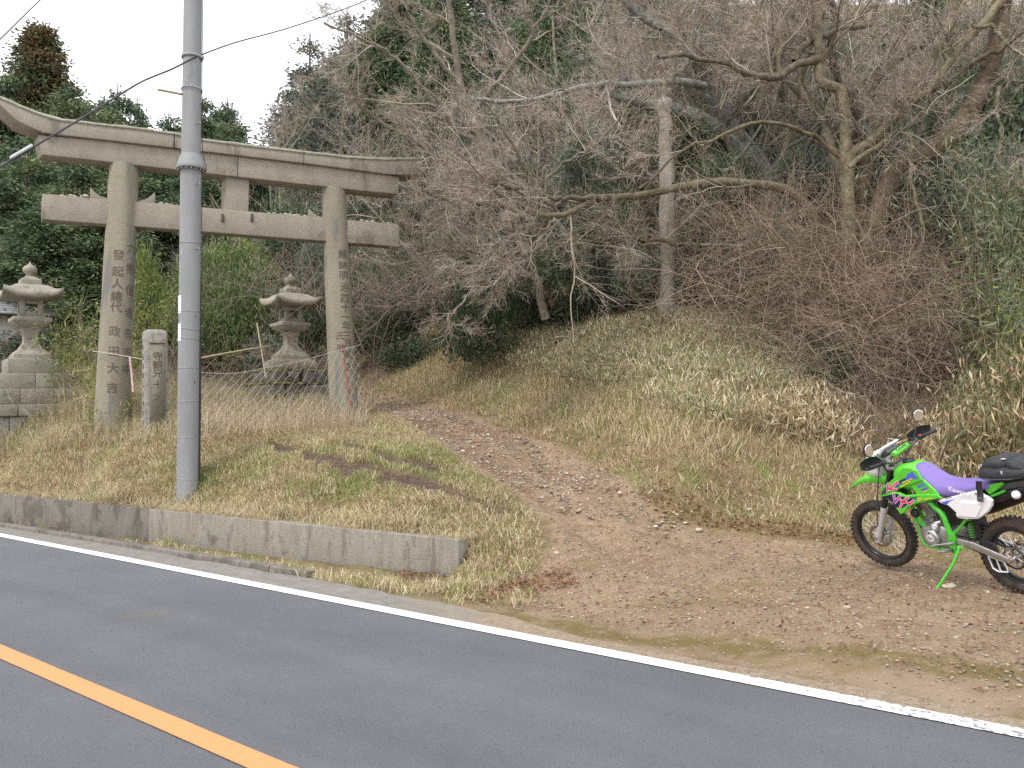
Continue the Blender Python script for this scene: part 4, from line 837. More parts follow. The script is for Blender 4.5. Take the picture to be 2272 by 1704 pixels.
# tail
plate('tail_cover', [(-1.33, .955), (-1.354, 1.005), (-1.42, 1.02), (-1.494, 1.04), (-1.51, 1.02), (-1.425, .955), (-1.363, .918)], lambda x, z: .135, .03, green, .01, sides=(-1, 1))
body('rear_mudguard', [superring(x, w_, z0, z1, 4, 16) for x, w_, z0, z1 in ((-1.40, .10, .93, .99), (-1.52, .105, .96, 1.04), (-1.70, .10, 1.0, 1.085), (-1.86, .085, 1.06, 1.125), (-1.98, .05, 1.10, 1.14))], darkgrey)
body('inner_mudguard', [superring(x, w_, z0, z1, 4, 16) for x, w_, z0, z1 in ((-1.28, .10, .80, .95), (-1.42, .10, .84, .95), (-1.56, .095, .90, .98), (-1.66, .08, .92, 1.02))], blk)
mb = MB(); mb.tube([[-1.52, .13, 1.06], [-1.75, .12, 1.10], [-1.80, .05, 1.11], [-1.80, -.05, 1.11], [-1.75, -.12, 1.10], [-1.52, -.13, 1.06]], .009, 8); mb.tube([[-1.60, .13, 1.075], [-1.60, -.13, 1.075]], .008, 8); bb(mb, 'luggage_rack', blk)
for s_ in (1, -1):
    mb = MB(); mb.tube([[-1.62, s_ * .05, .95], [-1.62, s_ * .15, .95]], .01, 8); o = bb(mb, 'indicator_stem', blk); mb = MB(); V, Fq = ytor([(0, s_ * .18), (.02, s_ * .18), (.034, s_ * .165), (.036, s_ * .14), (0, s_ * .135)], 20, -1.62, .947); mb.add(V, Fq); bb(mb, 'indicator', whitep, smooth=False)
mb = MB(); mb.box(-1.735, 0, .935, .004, .23, .13, np.array([[1, 0, 0], [0, 1, 0], [0, 0, 1]])); bb(mb, 'number_plate', stickw, bevel=.001)
mb = MB(); mb.box(-1.72, 0, 1.03, .06, .12, .05); bb(mb, 'tail_light', lensr, bevel=.015)
# meter, headlight cowl, bars
secs = []
for x, z, w_, h_ in ((-.05, 1.10, .06, .08), (-.08, 1.11, .10, .12), (-.14, 1.125, .125, .14), (-.20, 1.14, .13, .15)): secs.append(superring(x, w_, z - h_, z + h_ * .8, 3, 24))
body('headlight_cowl', secs, whitep, steer=True)
plate('windscreen_rim', [(-.19, 1.15), (-.217, 1.20), (-.26, 1.268), (-.318, 1.318), (-.345, 1.312), (-.30, 1.26), (-.25, 1.20), (-.22, 1.15)], lambda x, z: .13, .26, whitep, .01, steer=True)
Mm = np.array([[math.cos(R(35)), 0, math.sin(R(35))], [0, 1, 0], [-math.sin(R(35)), 0, math.cos(R(35))]])
def rbox(mb, c_, s_, pit=0):
    v = np.array([[x, y, z] for z in (-.5, .5) for y in (-.5, .5) for x in (-.5, .5)]) * s_; M_ = np.array([[math.cos(pit), 0, math.sin(pit)], [0, 1, 0], [-math.sin(pit), 0, math.cos(pit)]]); return mb.add(v @ M_.T + np.array(c_), [[0, 2, 3, 1], [4, 5, 7, 6], [0, 1, 5, 4], [2, 6, 7, 3], [0, 4, 6, 2], [1, 3, 7, 5]])
met = bb(rbox(MB(), (-.31, 0, 1.235), (.105, .20, .04), R(38)), 'meter', darkgrey, steer=True, bevel=.01); bb(rbox(MB(), (-.318, .01, 1.258), (.055, .15, .004), R(38)), 'meter_display', lcd, met, steer=True, bevel=.001)
bar = [(-.353, .41, 1.214), (-.372, .27, 1.20), (-.385, .19, 1.185), (-.392, .10, 1.15), (-.395, .04, 1.145), (-.398, -.04, 1.15), (-.405, -.10, 1.16), (-.45, -.19, 1.255), (-.49, -.26, 1.295), (-.548, -.42, 1.30)]
mb = MB(); mb.tube(smooth_path(bar, 60), .0115, 10); hb = bb(mb, 'handlebar', darkgrey, steer=True, smooth=True)
mb = MB(); mb.tube([[-.404, .16, 1.215], [-.440, -.16, 1.268]], .008, 8); bb(mb, 'crossbar', blk, hb, True)
mb = MB(); mb.tube([[-.418, .115, 1.240], [-.418, .11, 1.240], [-.432, -.11, 1.262], [-.432, -.115, 1.262]], [.022, .029, .029, .022], 16); bp_ = bb(mb, 'bar_pad', green, hb, True, smooth=False)
V, Fc = glyph('Kawasaki', .001, 3, .02); V = V * .042; d0_ = np.array([-.014, -.22, .022]); d0_ /= np.linalg.norm(d0_); n0_ = np.array([-.8, 0.0, .6]); n0_ -= d0_ * (n0_ @ d0_); n0_ /= np.linalg.norm(n0_); t0_ = np.cross(n0_, d0_); t0_ = t0_ if t0_[2] > 0 else -t0_
bb(MB().add(np.array([-.425, 0, 1.249]) + n0_ * .030 + V[:, :1] * d0_ + V[:, 1:2] * t0_ + V[:, 2:3] * n0_, Fc), 'pad_lettering', blk, bp_, True)
for s_, (a, b_) in ((1, (bar[0], bar[1])), (-1, (bar[-1], bar[-2]))):
    a = np.array(a); b_ = np.array(b_); d_ = (a - b_) / np.linalg.norm(a - b_)
    mb = MB(); mb.tube([a - d_ * .13, a], .017, 12); mb.tube([a - d_ * .135, a - d_ * .125], .024, 12); mb.tube([a, a + d_ * .012], .02, 12); bb(mb, 'grip', blk, hb, True)
    mb = MB(); rbox(mb, a - d_ * .18, (.045, .055, .045)); bb(mb, 'switch_box', blk, hb, True, bevel=.008)
    mb = MB(); mb.tube(smooth_path([a - d_ * .2 + [.03, 0, 0], a - d_ * .14 + [.05, 0, -.01], a - d_ * .02 + [.055, 0, -.02]], 10), .006, 6); bb(mb, 'lever', alud, hb, True)
    # hand guard: a curved shield in front of the grip
    rows = []
    for f_ in np.linspace(-.24, .03, 9):
        c0_ = a + d_ * f_; k = math.sin(math.pi * (f_ + .26) / .32); rows.append(np.array([c0_ + [.065 + .035 * k * math.cos(q_), 0, .055 * math.sin(q_) * (0.55 + .65 * k) + .015] for q_ in np.linspace(-1.35, 1.5, 8)]))
    rows2 = [np.concatenate([r_, (r_ - [.006, 0, 0])[::-1]]) for r_ in rows]; V, Fq = loft(rows2); bb(MB().add(V, Fq), 'hand_guard', blk, hb, True, smooth=True)
mb = MB(); rbox(mb, np.array([-.497, -.245, 1.315]), (.02, .022, .014)); bb(mb, 'kill_switch', redp, hb, True, bevel=.003)
for c_, base_, out in (((-.471, -.34, 1.489), (-.455, -.20, 1.30), -1), ((-.397, .42, 1.391), (-.37, .20, 1.20), 1)):
    c_ = np.array(c_); mb = MB(); mb.tube(smooth_path([base_, (np.array(base_) + c_) / 2 + [0, .01 * out, .01], c_ + [0.02, -.02 * out, -.05]], 12), .0055, 8); ms = bb(mb, 'mirror_stem', blk if out < 0 else chrome, hb, True)
    for nm, off, rr_, m_ in (('mirror_shell', .012, 1.06, blk), ('mirror_glass', -.004, .95, mirrorm)):
        a = np.linspace(0, 2 * np.pi, 28, endpoint=False); yy = .055 * rr_ * np.cos(a); zz_ = .062 * rr_ * np.sin(a) * np.where(np.sin(a) > 0, .95, 1.); r0_ = np.stack([np.full(28, 0.), yy, zz_], 1)
        if nm == 'mirror_shell': secs = [r0_ * [1, 1, 1] + [0, 0, 0], r0_ * [1, .95, .95] + [.02, 0, 0], r0_ * [1, .5, .5] + [.035, 0, 0]]
        else: secs = [r0_ + [-.002, 0, 0], r0_ * [1, .9, .9] + [-.0045, 0, 0]]
        yw = R(-32) if out < 0 else R(-8); Mz = np.array([[math.cos(yw), -math.sin(yw), 0], [math.sin(yw), math.cos(yw), 0], [0, 0, 1]]); secs = [s__ @ Mz.T + c_ for s__ in secs]; body(nm, secs, m_, hb, True)
# cables
for pts in ([(-.40, .22, 1.20), (-.30, .18, 1.25), (-.22, .08, 1.15), (-.26, .03, 1.0), (-.42, .06, .86)], [(-.47, -.22, 1.27), (-.33, -.16, 1.32), (-.20, -.04, 1.2), (-.24, .04, 1.02), (-.45, .05, .9)]):
    mb = MB(); mb.tube(smooth_path(pts, 30), .0055, 6); bb(mb, 'control_cable', blk, smooth=True)
mb = MB(); mb.tube(smooth_path([(-.22, .09, 1.12), (-.19, .135, .95), (-.13, .14, .75), (-.06, .13, .5), (-.07, .09, .38)], 30), .006, 6); bb(mb, 'brake_hose', darkgrey, steer=True, smooth=True)
# frame
def ftube(name, pts, r_, m=greenf, n_=24, sides=(1, -1), parent=bike):
    for s_ in sides: P_ = smooth_path(pts, n_) * [1, s_, 1]; mb = MB(); mb.tube(P_, r_, 12); o = bb(mb, name, m, parent, smooth=True)
    return o
ftube('frame_tube', [(-.60, .085, .87), (-.737, .125, .795), (-.783, .13, .748), (-.835, .132, .712), (-.866, .132, .655), (-.878, .132, .59), (-.894, .132, .514), (-.897, .13, .455)], .025)
ftube('subframe_tube', [(-.905, .12, .49), (-.99, .12, .565), (-1.073, .12, .652), (-1.30, .12, .86), (-1.5, .11, .96)], .013); ftube('cradle_tube', [(-.50, .07, .50), (-.535, .085, .37), (-.62, .10, .335), (-.86, .12, .335)], .013, greenf); ftube('down_tube', [(-.36, .0, .98), (-.43, .02, .75), (-.50, .07, .48)], .018, sides=(1, -1))
plate('pivot_plate', [(-.862, .52), (-.93, .52), (-.94, .47), (-.925, .40), (-.92, .33), (-.90, .315), (-.865, .315), (-.865, .39), (-.858, .46)], lambda x, z: .142, .03, greenf, .006, sides=(-1, 1))
for z in (.469, .352): mb = MB(); mb.add(*ytor([(0, .150), (.011, .150), (.013, .14), (0, .14)], 12, -.897, z)); bb(mb, 'pivot_bolt', blk)
# engine
secs = [superring(x, w_, z0, z1, 5, 24) for x, w_, z0, z1 in ((-.535, .07, .40, .47), (-.56, .11, .36, .52), (-.62, .125, .335, .55), (-.74, .13, .33, .58), (-.84, .125, .34, .56), (-.90, .10, .38, .5))]
eng = body('engine', secs, alud)
def dcov(name, cx, cz, y0, prof, m, parent=eng): mb = MB(); mb.add(*ytor([(r_, y0 + h) for r_, h in prof], 36, cx, cz)); return bb(mb, name, m, parent)
dcov('engine_cover', -.705, .448, .125, [(0, .05), (.060, .05), (.070, .047), (.078, .038), (.080, 0), (0, 0)], alu); dcov('cover_plug', -.705, .455, .17, [(0, .008), (.018, .008), (.019, .004), (0.019, 0), (0, 0)], alud); dcov('starter_cover', -.745, .548, .11, [(0, .045), (.036, .045), (.045, .035), (.045, 0), (0, 0)], alu)
dcov('cover_bolt', -.700, .50, .17, [(0, .008), (.009, .008), (.009, 0), (0, 0)], blk)
mb = MB()
for k in range(9): f_ = k / 8; rbox(mb, (-.71 + .085 * f_, 0, .56 + .17 * f_), (.15, .15, .008 if k else .03), -R(24))
rbox(mb, (-.665, 0, .65), (.10, .11, .20), -R(24)); cyl = bb(mb, 'cylinder', alud, eng, bevel=.002)
mb = MB(); rbox(mb, (-.605, 0, .775), (.17, .16, .09), -R(24)); rbox(mb, (-.585, 0, .825), (.12, .13, .05), -R(24)); bb(mb, 'cylinder_head', alud, eng, bevel=.01)
mb = MB(); mb.tube([[-.80, .10, .60], [-.73, .12, .575]], .022, 12); mb.tube([[-.70, .09, .61], [-.735, .11, .64]], .012, 8); bb(mb, 'starter_motor', chrome, eng)
mb = MB(); rbox(mb, (-.93, 0, .70), (.20, .16, .26)); rbox(mb, (-.80, 0, .72), (.12, .09, .10)); bb(mb, 'airbox', blk, bevel=.02)
for s_ in (1, -1): mb = MB(); rbox(mb, (-.445, s_ * .12, .86), (.04, .11, .24), -R(14)); bb(mb, 'radiator', blk, bevel=.008)
mb = MB(); mb.add(*ytor([(0, .11), (.035, .11), (.042, .10), (.042, .07), (0, .07)], 24, -.515, .645)); bb(mb, 'horn', blk)
mb = MB(); mb.tube(smooth_path([(-.54, -.02, .74), (-.47, -.04, .66), (-.46, -.09, .52), (-.60, -.14, .42), (-.85, -.15, .45), (-1.05, -.14, .62)], 40), .021, 12); bb(mb, 'exhaust_pipe', plain('burnt_steel', (.20, .15, .12), .4, .8), smooth=True)
mb = MB(); mb.tube([[-1.05, -.16, .64], [-1.12, -.165, .68], [-1.62, -.17, .90], [-1.68, -.17, .925]], [.03, .05, .052, .03], 20); bb(mb, 'muffler', plain('brown_muffler', (.07, .05, .04), .5, .5), smooth=False)
plate('skid_plate', [(-.52, .55), (-.535, .385), (-.60, .325), (-.80, .31), (-.80, .325), (-.61, .345), (-.55, .40), (-.535, .55)], lambda x, z: .09, .18, alu, .003)
plate('engine_guard', [(-.545, .62), (-.53, .57), (-.60, .50), (-.62, .545)], lambda x, z: .10, .01, greenf, .003)
# swingarm, chain, stand
def boxtube(name, pts, hh, hw_, m, parent=bike):
    secs = []
    for (x, y, z), h_ in zip(pts, hh): secs.append(np.array([[x, y + hw_ * a_, z + h_ * b_] for a_, b_ in ((-1, -1), (-1, 1), (1, 1), (1, -1))]))
    V, Fq = loft(secs); mb = MB().add(V, Fq); mb.add(secs[0], [[0, 1, 2, 3]]); mb.add(secs[-1], [[3, 2, 1, 0]]); return bb(mb, name, m, parent, bevel=.007)
for s_ in (1, -1): sw = boxtube('swingarm', [(-.93, s_ * .105, .435), (-1.10, s_ * .11, .415), (-1.30, s_ * .112, .36), (-1.39, s_ * .112, .337), (-1.455, s_ * .112, .327)], [.028, .036, .033, .027, .02], .018, alu)
boxtube('swingarm_brace', [(-1.02, -.1, .42), (-1.02, .1, .42)], [.03, .03], .03, alu)
mb = MB(); mb.tube([[-1.43, -.14, .34], [-1.43, .145, .34]], .012, 10); mb.tube([[-1.43, .135, .34], [-1.43, .148, .34]], .02, 6); bb(mb, 'rear_axle', chrome)
ch = []; rf_, rr2 = .033, .098
for a in np.linspace(R(90), R(270), 10): ch.append((-1.43 + rr2 * math.cos(a), .075, .34 + rr2 * math.sin(a)))
for a in np.linspace(R(-90), R(90), 8): ch.append((-.90 + rf_ * math.cos(a), .075, .44 + rf_ * math.sin(a)))
ch = np.array(ch + [ch[0]]); mb = MB(); secs = []
for k in range(len(ch) - 1):
    a, b_ = ch[k], ch[k + 1]; nn_ = max(1, int(np.linalg.norm(b_ - a) / .016))
    for j in range(nn_): p0, p1 = a + (b_ - a) * j / nn_, a + (b_ - a) * (j + .8) / nn_; mb.tube([p0, p1], .0085 if j % 2 else .007, 5)
bb(mb, 'chain', blk)
plate('chain_guard', [(-1.185, .49), (-1.289, .468), (-1.315, .44), (-1.33, .36), (-1.30, .362), (-1.236, .40), (-1.16, .455)], lambda x, z: .12, .02, blk, .005)
gd = [(-1.195, .325), (-1.222, .215), (-1.268, .194), (-1.355, .203), (-1.358, .245), (-1.33, .30)]
mb = MB()
for a, b_ in zip(gd, gd[1:] + gd[:1]): mb.tube([[a[0], .085, a[1]], [b_[0], .085, b_[1]]], .008, 6)
mb.tube([[-1.29, .085, .20], [-1.27, .085, .31]], .008, 6); bb(mb, 'chain_guide', whitep)
mb = MB(); mb.tube([[-.955, .13, .385], [-.975, .15, .375]], .02, 10); mb.tube([[-.975, .15, .385], [-.93, .215, .25], [-.815, .332, .045]], [.014, .0135, .013], 10); mb.tube([[-.822, .325, .05], [-.805, .345, .028]], [.014, .032], 8); bb(mb, 'side_stand', greenf)
mb = MB()
for s_ in (1, -1): rbox(mb, (-.862, s_ * .20, .36), (.05, .09, .022))
bb(mb, 'footpeg', alu, bevel=.003)
mb = MB(); mb.tube([[-.925, .15, .428], [-.80, .17, .40], [-.725, .18, .382]], [.011, .009, .008], 8); mb.tube([[-.725, .17, .382], [-.725, .215, .382]], .01, 8); bb(mb, 'gear_lever', alu)
pt_ = [(-1.03 + .028 * math.cos(t_ * 1.0), .02 + .028 * math.sin(t_ * 1.0), .45 + .0042 * t_ * 1.0) for t_ in np.arange(0, 44, .4)]; mb = MB(); mb.tube(pt_, .006, 6); bb(mb, 'shock_spring', greenf, smooth=True); mb = MB(); mb.tube([[-1.03, .02, .42], [-.98, .02, .80]], .018, 10); bb(mb, 'shock_absorber', alud)
plate('mud_flap', [(-1.09, .64), (-1.14, .64), (-1.155, .53), (-1.125, .42), (-1.09, .45)], lambda x, z: .06, .12, blk, .004)
# ------------------------------------------------------------------ bag strapped on the rack
cloth = plain('black_nylon', (.022, .023, .027), .8, var=(.04, .042, .047), vscale=25, bump=.5, bscale=90)
bag = empty('tail_bag', (0, 0, 0), 'black nylon tail bag with two zipped pockets strapped behind the motorcycle seat', 'bag'); bag.matrix_world = BM
def crumple(secs, s_=.004): return [r_ + rng.normal(0, s_, r_.shape) * [0, 1, 1] for r_ in secs]
body('bag_body', crumple([superring(x, w_, z0, z1, 3.2, 28) for x, w_, z0, z1 in ((-1.30, .10, 1.09, 1.13), (-1.31, .15, 1.06, 1.15), (-1.36, .175, 1.045, 1.17), (-1.45, .18, 1.04, 1.18), (-1.56, .18, 1.045, 1.18), (-1.66, .17, 1.07, 1.175), (-1.72, .15, 1.09, 1.17), (-1.735, .10, 1.11, 1.15))]), cloth, bag)
body('bag_pocket', crumple([superring(x, w_, z0, z1, 2.8, 24) for x, w_, z0, z1 in ((-1.335, .08, 1.15, 1.18), (-1.345, .14, 1.13, 1.20), (-1.39, .155, 1.12, 1.235), (-1.47, .155, 1.12, 1.25), (-1.53, .15, 1.13, 1.245), (-1.555, .10, 1.15, 1.21))]), cloth, bag)
body('bag_pocket', crumple([superring(x, w_, z0, z1, 2.8, 24) for x, w_, z0, z1 in ((-1.565, .08, 1.14, 1.20), (-1.575, .14, 1.12, 1.235), (-1.63, .145, 1.12, 1.235), (-1.69, .13, 1.13, 1.20), (-1.71, .08, 1.14, 1.18))]), cloth, bag)
stp = [(-1.325, .178, 1.05), (-1.312, .178, 1.0), (-1.32, .185, .94), (-1.318, .20, .90)]
secs = [np.array([[x - .028, y, z], [x + .028, y, z], [x + .028, y - .004, z], [x - .028, y - .004, z]]) for x, y, z in stp]; V, Fq = loft(secs); mb = MB().add(V, Fq); bb(mb, 'strap', blk, bag)
mb = MB(); mb.box(-1.318, .20, .892, .05, .012, .04); bb(mb, 'buckle', darkgrey, bag, bevel=.004)
for c_, s_ in (((-1.355, .150, 1.185), (.012, .006, .02)), ((-1.55, .178, 1.14), (.016, .006, .03)), ((-1.53, .10, 1.238), (.035, .03, .004))): mb = MB(); rbox(mb, c_, s_); bb(mb, 'zip_tab', plain('grey_tab', (.45, .45, .48), .5), bag, bevel=.002)
mb = MB(); mb.tube([[-1.30, .155, 1.075], [-1.45, .183, 1.075], [-1.60, .178, 1.085], [-1.73, .13, 1.11]], .005, 6); bb(mb, 'bag_piping', darkgrey, bag)
# ------------------------------------------------------------------ wire netting, sticks, the house behind
netm = mat('netting_wire', (.50, .50, .47), .6, metal=.3); redm = mat('red_paint', (.40, .055, .065), .6); bambm = mat('dry_bamboo', (.48, .40, .26), .6, var=(.38, .31, .2), vscale=10)
net = empty('wire_net_fence', tuple(at(620, 940, 14.2)), 'sagging diamond wire netting strung from the utility pole to the right gate pillar', 'fence')
NO = np.array(net.location)
tp = [(437, 826, 12.35), (520, 828, 13.1), (600, 814, 13.9), (670, 800, 14.6), (735, 782, 15.4), (800, 765, 15.85)]
nu = 60; top_ = smooth_path([at(*p) for p in tp], nu)
bot_ = smooth_path([hit(x, y) for x, y in ((437, 965), (520, 955), (600, 950), (690, 948), (760, 950), (815, 948))], nu); bot_ = np.array([[top_[k][0] * .3 + bot_[k][0] * .7, top_[k][1] * .6 + bot_[k][1] * .4, 0] for k in range(nu)]); bot_[:, 2] = ground(bot_[:, 0], bot_[:, 1]) + .03
def npnt(u, v):
    i = u * (nu - 1); k = min(int(i), nu - 2); f = i - k; a = top_[k] * (1 - f) + top_[k + 1] * f; b_ = bot_[k] * (1 - f) + bot_[k + 1] * f
    return a * (1 - v) + b_ * v + np.array([.02 * math.sin(9 * u + 5 * v), .03 * math.sin(7 * u + 3), 0])
wires = []
nd = 19
for k in range(-12, nd + 12):
    for dr in (1, -1):
        pts = []
        for v in np.linspace(0, 1, 14):
            u = (k + dr * v * 6.0) / nd + .004 * math.sin(25 * v + k)
            if 0 <= u <= 1: pts.append(npnt(u, v))
        if len(pts) >= 3: wires.append(smooth_path(pts, 14))
V, Fq = tubes(np.array(wires) - NO, np.full((len(wires), 14), .0024), 4); npmesh('netting', V, Fq, netm, net)
MB().tube(top_ - NO, .005, 6).build('top_wire', netm, net); 
p0 = tw(pix_s(262) , -.3, 0); 
def rod(name, a, b_, r_, m, label, cat):
    a = np.array(a); b_ = np.array(b_); o = MB().tube(smooth_path([a, (a + b_) / 2 + [0, 0, .01], b_], 8) - a, r_, 7).build(name, m); o.location = a; tag(o, label, cat); return o
h1 = hit(783, 930); rod('red_stake', at(783, 925, h1[1] * .5 + 15.75 * .5), at(759, 768, 15.85), .012, redm, 'red painted stake leaning against the right gate pillar', 'stake')
h2 = hit(175, 1003); rod('red_stake', h2 + [0, 0, .05], hit(243, 955) + [0, 0, .18], .010, redm, 'red stake lying in the dry grass at the foot of the left gate pillar', 'stake')
rod('red_tape', at(288, 793, 14.75), at(296, 870, 14.72), .018, mat('red_white_tape', (.60, .25, .27), .6, var=(.7, .6, .6), vscale=14), 'faded red and white tape hanging beside the left gate pillar', 'tape')
rod('bamboo_cane', at(432, 797, 13.4), at(598, 768, 17.2), .016, bambm, 'pale bamboo cane tied level between the utility pole and the right lantern', 'cane')
rod('bamboo_cane', at(590, 838, 17.6), at(570, 716, 17.9), .016, bambm, 'broken bamboo cane standing upright left of the right lantern', 'cane')
e = at(205, 778, 14.62); rod('binding_wire', at(206, 779, 14.6), at(330, 800, 14.3), .006, netm, 'strand of pale wire looped from the left gate pillar to the stone post', 'wire')
# house, far left
hs = at(-40, 800, 27); hz = gz(hs[0], hs[1]); house = empty('small_house', (hs[0], hs[1], hz), 'small house with grey tiled roof and reddish wall showing behind the left lantern', 'house', rot=(0, 0, R(32)))
et = at(40, 690, 27)[2] - hz
MB().box(0, 0, et * .5 - .2, 4.2, 4, et - .3).build('wall', mat('reddish_wall', (.42, .20, .14), .9, var=(.50, .30, .22), vscale=3), house)
MB().box(0, -2.01, et - .75, 4.22, .04, 1.0).build('plaster_band', mat('plaster', (.62, .60, .57), .9, var=(.5, .48, .45), vscale=3), house)
mb = MB(); sl_ = .45
for k in range(12):
    f0, f1 = k / 12, (k + 1) / 12; y0_, y1_ = -2.7 + 2.7 * f0, -2.7 + 2.7 * f1 + .06; z0_, z1_ = et - .35 + 1.2 * f0 + .05, et - .35 + 1.2 * f1 + .03
    V = np.array([[x, y, z + dz] for x in (-2.7, 2.7) for y, z in ((y0_, z0_), (y1_, z1_)) for dz in (-.06, 0)]); mb.add(V, [[0, 1, 3, 2], [4, 6, 7, 5], [0, 4, 5, 1], [2, 3, 7, 6], [1, 5, 7, 3], [0, 2, 6, 4]])
mb.box(0, 1.3, et + .2, 5.4, 2.8, .1); mb.build('roof', mat('grey_tiles', (.20, .20, .21), .7, var=(.27, .27, .28), vscale=9), house)
wf_ = MB().box(.6, -2.03, et - 1.75, 1.0, .06, .8).build('window', mat('window_frame', (.5, .5, .5), .5), house)
mb = MB(); [mb.tube([[.6 - .48 + .12 * k, -2.08, et - 2.13], [.6 - .48 + .12 * (k + 1), -2.08, et - 1.37]], .012, 4) for k in range(8)]; [mb.tube([[.6 - .48 + .12 * (k + 1), -2.08, et - 2.13], [.6 - .48 + .12 * k, -2.08, et - 1.37]], .012, 4) for k in range(8)]; mb.build('lattice', stickw, wf_)
# ================================================================== vegetation
def unit(v): return v / (np.linalg.norm(v, axis=-1, keepdims=True) + 1e-9)
def leaves(C, D, Ln, Wd, colr, fold=.25, rg=rng):
    """kite-shaped leaves: base C, direction D"""
    n_ = len(C); D = unit(D); r_ = unit(rg.normal(0, 1, (n_, 3))); S = unit(np.cross(D, r_)); Nn = np.cross(S, D); Ln = np.broadcast_to(Ln, (n_,))[:, None]; Wd = np.broadcast_to(Wd, (n_,))[:, None]
    m_ = C + D * Ln * .45; V = np.stack([C, m_ + S * Wd / 2 + Nn * Wd * fold, C + D * Ln, m_ - S * Wd / 2 + Nn * Wd * fold], 1).reshape(-1, 3)
    i = np.arange(n_)[:, None] * 4; return V, np.concatenate([i + [[0, 1, 2]], i + [[0, 2, 3]]]), np.repeat(colr, 4, 0)
def blades(B, hgt_, lean, wd, colr, droop=.25, rg=rng):
    """bent grass blades: base B, lean vector (horizontal), height"""
    n_ = len(B); az = rg.uniform(0, 2 * np.pi, n_); S = np.stack([np.cos(az), np.sin(az), np.zeros(n_)], 1); h = np.broadcast_to(hgt_, (n_,))[:, None]; wd = np.broadcast_to(wd, (n_,))[:, None]; up = np.array([[0, 0, 1.]])
    m_ = B + up * h * .6 + lean * .35; t_ = B + up * h * (1 - droop * np.linalg.norm(lean, axis=1, keepdims=True) / (h + 1e-6)).clip(.1, 1) + lean
    V = np.stack([B - S * wd / 2, B + S * wd / 2, m_ + S * wd * .4, m_ - S * wd * .4, t_], 1).reshape(-1, 3); i = np.arange(n_)[:, None] * 5
    return V, i + [[0, 1, 2, 3]], i + [[3, 2, 4]], np.repeat(colr, 5, 0)
def pick(pal, n_, rg=rng, jit=.12):
    pal = np.array(pal, float); c_ = pal[rg.integers(0, len(pal), n_)]; return np.clip(c_ * (1 + rg.normal(0, jit, (n_, 1))), .005, .9)
def grow(S, D, Ln, Rd, K, wig, up, rg):
    n_ = len(S); P = np.empty((n_, K + 1, 3)); P[:, 0] = S; d = unit(D); stp = (Ln / K)[:, None]
    for k in range(K):
        d = unit(d + rg.normal(0, wig, (n_, 3)) + np.array([0, 0, up])); P[:, k + 1] = P[:, k] + d * stp
    t_ = np.linspace(0, 1, K + 1)[None]; return P, Rd[:, None] * (1 - .72 * t_)
def kids(P, Rr, nper, ang, lf, rf, t0, rg, lmin=.12, rmin=.002, bias=None):
    n_, K1, _ = P.shape; idx = np.repeat(np.arange(n_), nper); t_ = rg.uniform(t0, 1, len(idx)) * (K1 - 1.001); k = t_.astype(int); f = (t_ - k)[:, None]
    a = P[idx, k]; b_ = P[idx, k + 1]; S = a * (1 - f) + b_ * f; T = unit(b_ - a); r_ = unit(np.cross(T, rg.normal(0, 1, T.shape))); an = rg.uniform(*ang, len(idx))[:, None]
    D = T * np.cos(an) + r_ * np.sin(an)
    if bias is not None: D = unit(D + np.array(bias))
    pl_ = np.linalg.norm(np.diff(P, axis=1), axis=2).sum(1)[idx]; Ln = np.maximum(pl_ * lf * rg.uniform(.55, 1.25, len(idx)) * (1.15 - .6 * t_ / (K1 - 1)), lmin); Rd = np.maximum(Rr[idx, k] * rf, rmin)
    return S, D, Ln, Rd
barkm = leafmat('bark', 0, .9)
limbm = leafmat('limb_bark', 0, .92); _t = limbm.node_tree; _n = _t.nodes; _l = _t.links; _b = _n['Principled BSDF']; _tc = _n.new('ShaderNodeTexCoord'); _q = _n.new('ShaderNodeTexNoise'); _q.inputs['Scale'].default_value = 9; _q.inputs['Detail'].default_value = 8; _q.inputs['Roughness'].default_value = .75; _l.new(_tc.outputs['Object'], _q.inputs['Vector'])
_r = _n.new('ShaderNodeMapRange'); _l.new(_q.outputs[0], _r.inputs[0]); [setattr(_r.inputs[i + 1], 'default_value', v) for i, v in enumerate((.36, .64, .45, 1.35))]
_m = _n.new('ShaderNodeVectorMath'); _m.operation = 'SCALE'; _l.new(_b.inputs['Base Color'].links[0].from_socket, _m.inputs[0]); _l.new(_r.outputs[0], _m.inputs['Scale']); _l.new(_m.outputs[0], _b.inputs['Base Color'])
_p = _n.new('ShaderNodeBump'); _p.inputs['Distance'].default_value = .03; _p.inputs['Strength'].default_value = 1; _l.new(_q.outputs[0], _p.inputs['Height']); _l.new(_p.outputs[0], _b.inputs['Normal'])
def barkcol(P, Rr, m, pal_thick, pal_thin, rg, rs=.03):
    n_, K1, _ = P.shape; a = pick(pal_thick, n_, rg)[:, None, :]; b_ = pick(pal_thin, n_, rg)[:, None, :]; f = np.clip(Rr / rs, 0, 1)[:, :, None]; c_ = a * f + b_ * (1 - f); return np.repeat(c_.reshape(-1, 3), m, 0)
THICK = [(.22, .20, .14), (.19, .18, .15), (.24, .22, .14), (.15, .135, .115)]; THIN = [(.36, .305, .245), (.30, .25, .20), (.24, .19, .145), (.56, .51, .44), (.17, .135, .105), (.40, .33, .265)]
def bundle(levels, m_by, pal_a, pal_b, rg, rs=.03):
    Vs, Fs, Cs, o_ = [], [], [], 0
    for (P, Rr), m in zip(levels, m_by):
        V, q_ = tubes(P, Rr, m); Vs.append(V); Fs.append(q_ + o_); Cs.append(barkcol(P, Rr, m, pal_a, pal_b, rg, rs)); o_ += len(V)
    return np.concatenate(Vs), np.concatenate(Fs), np.concatenate(Cs)
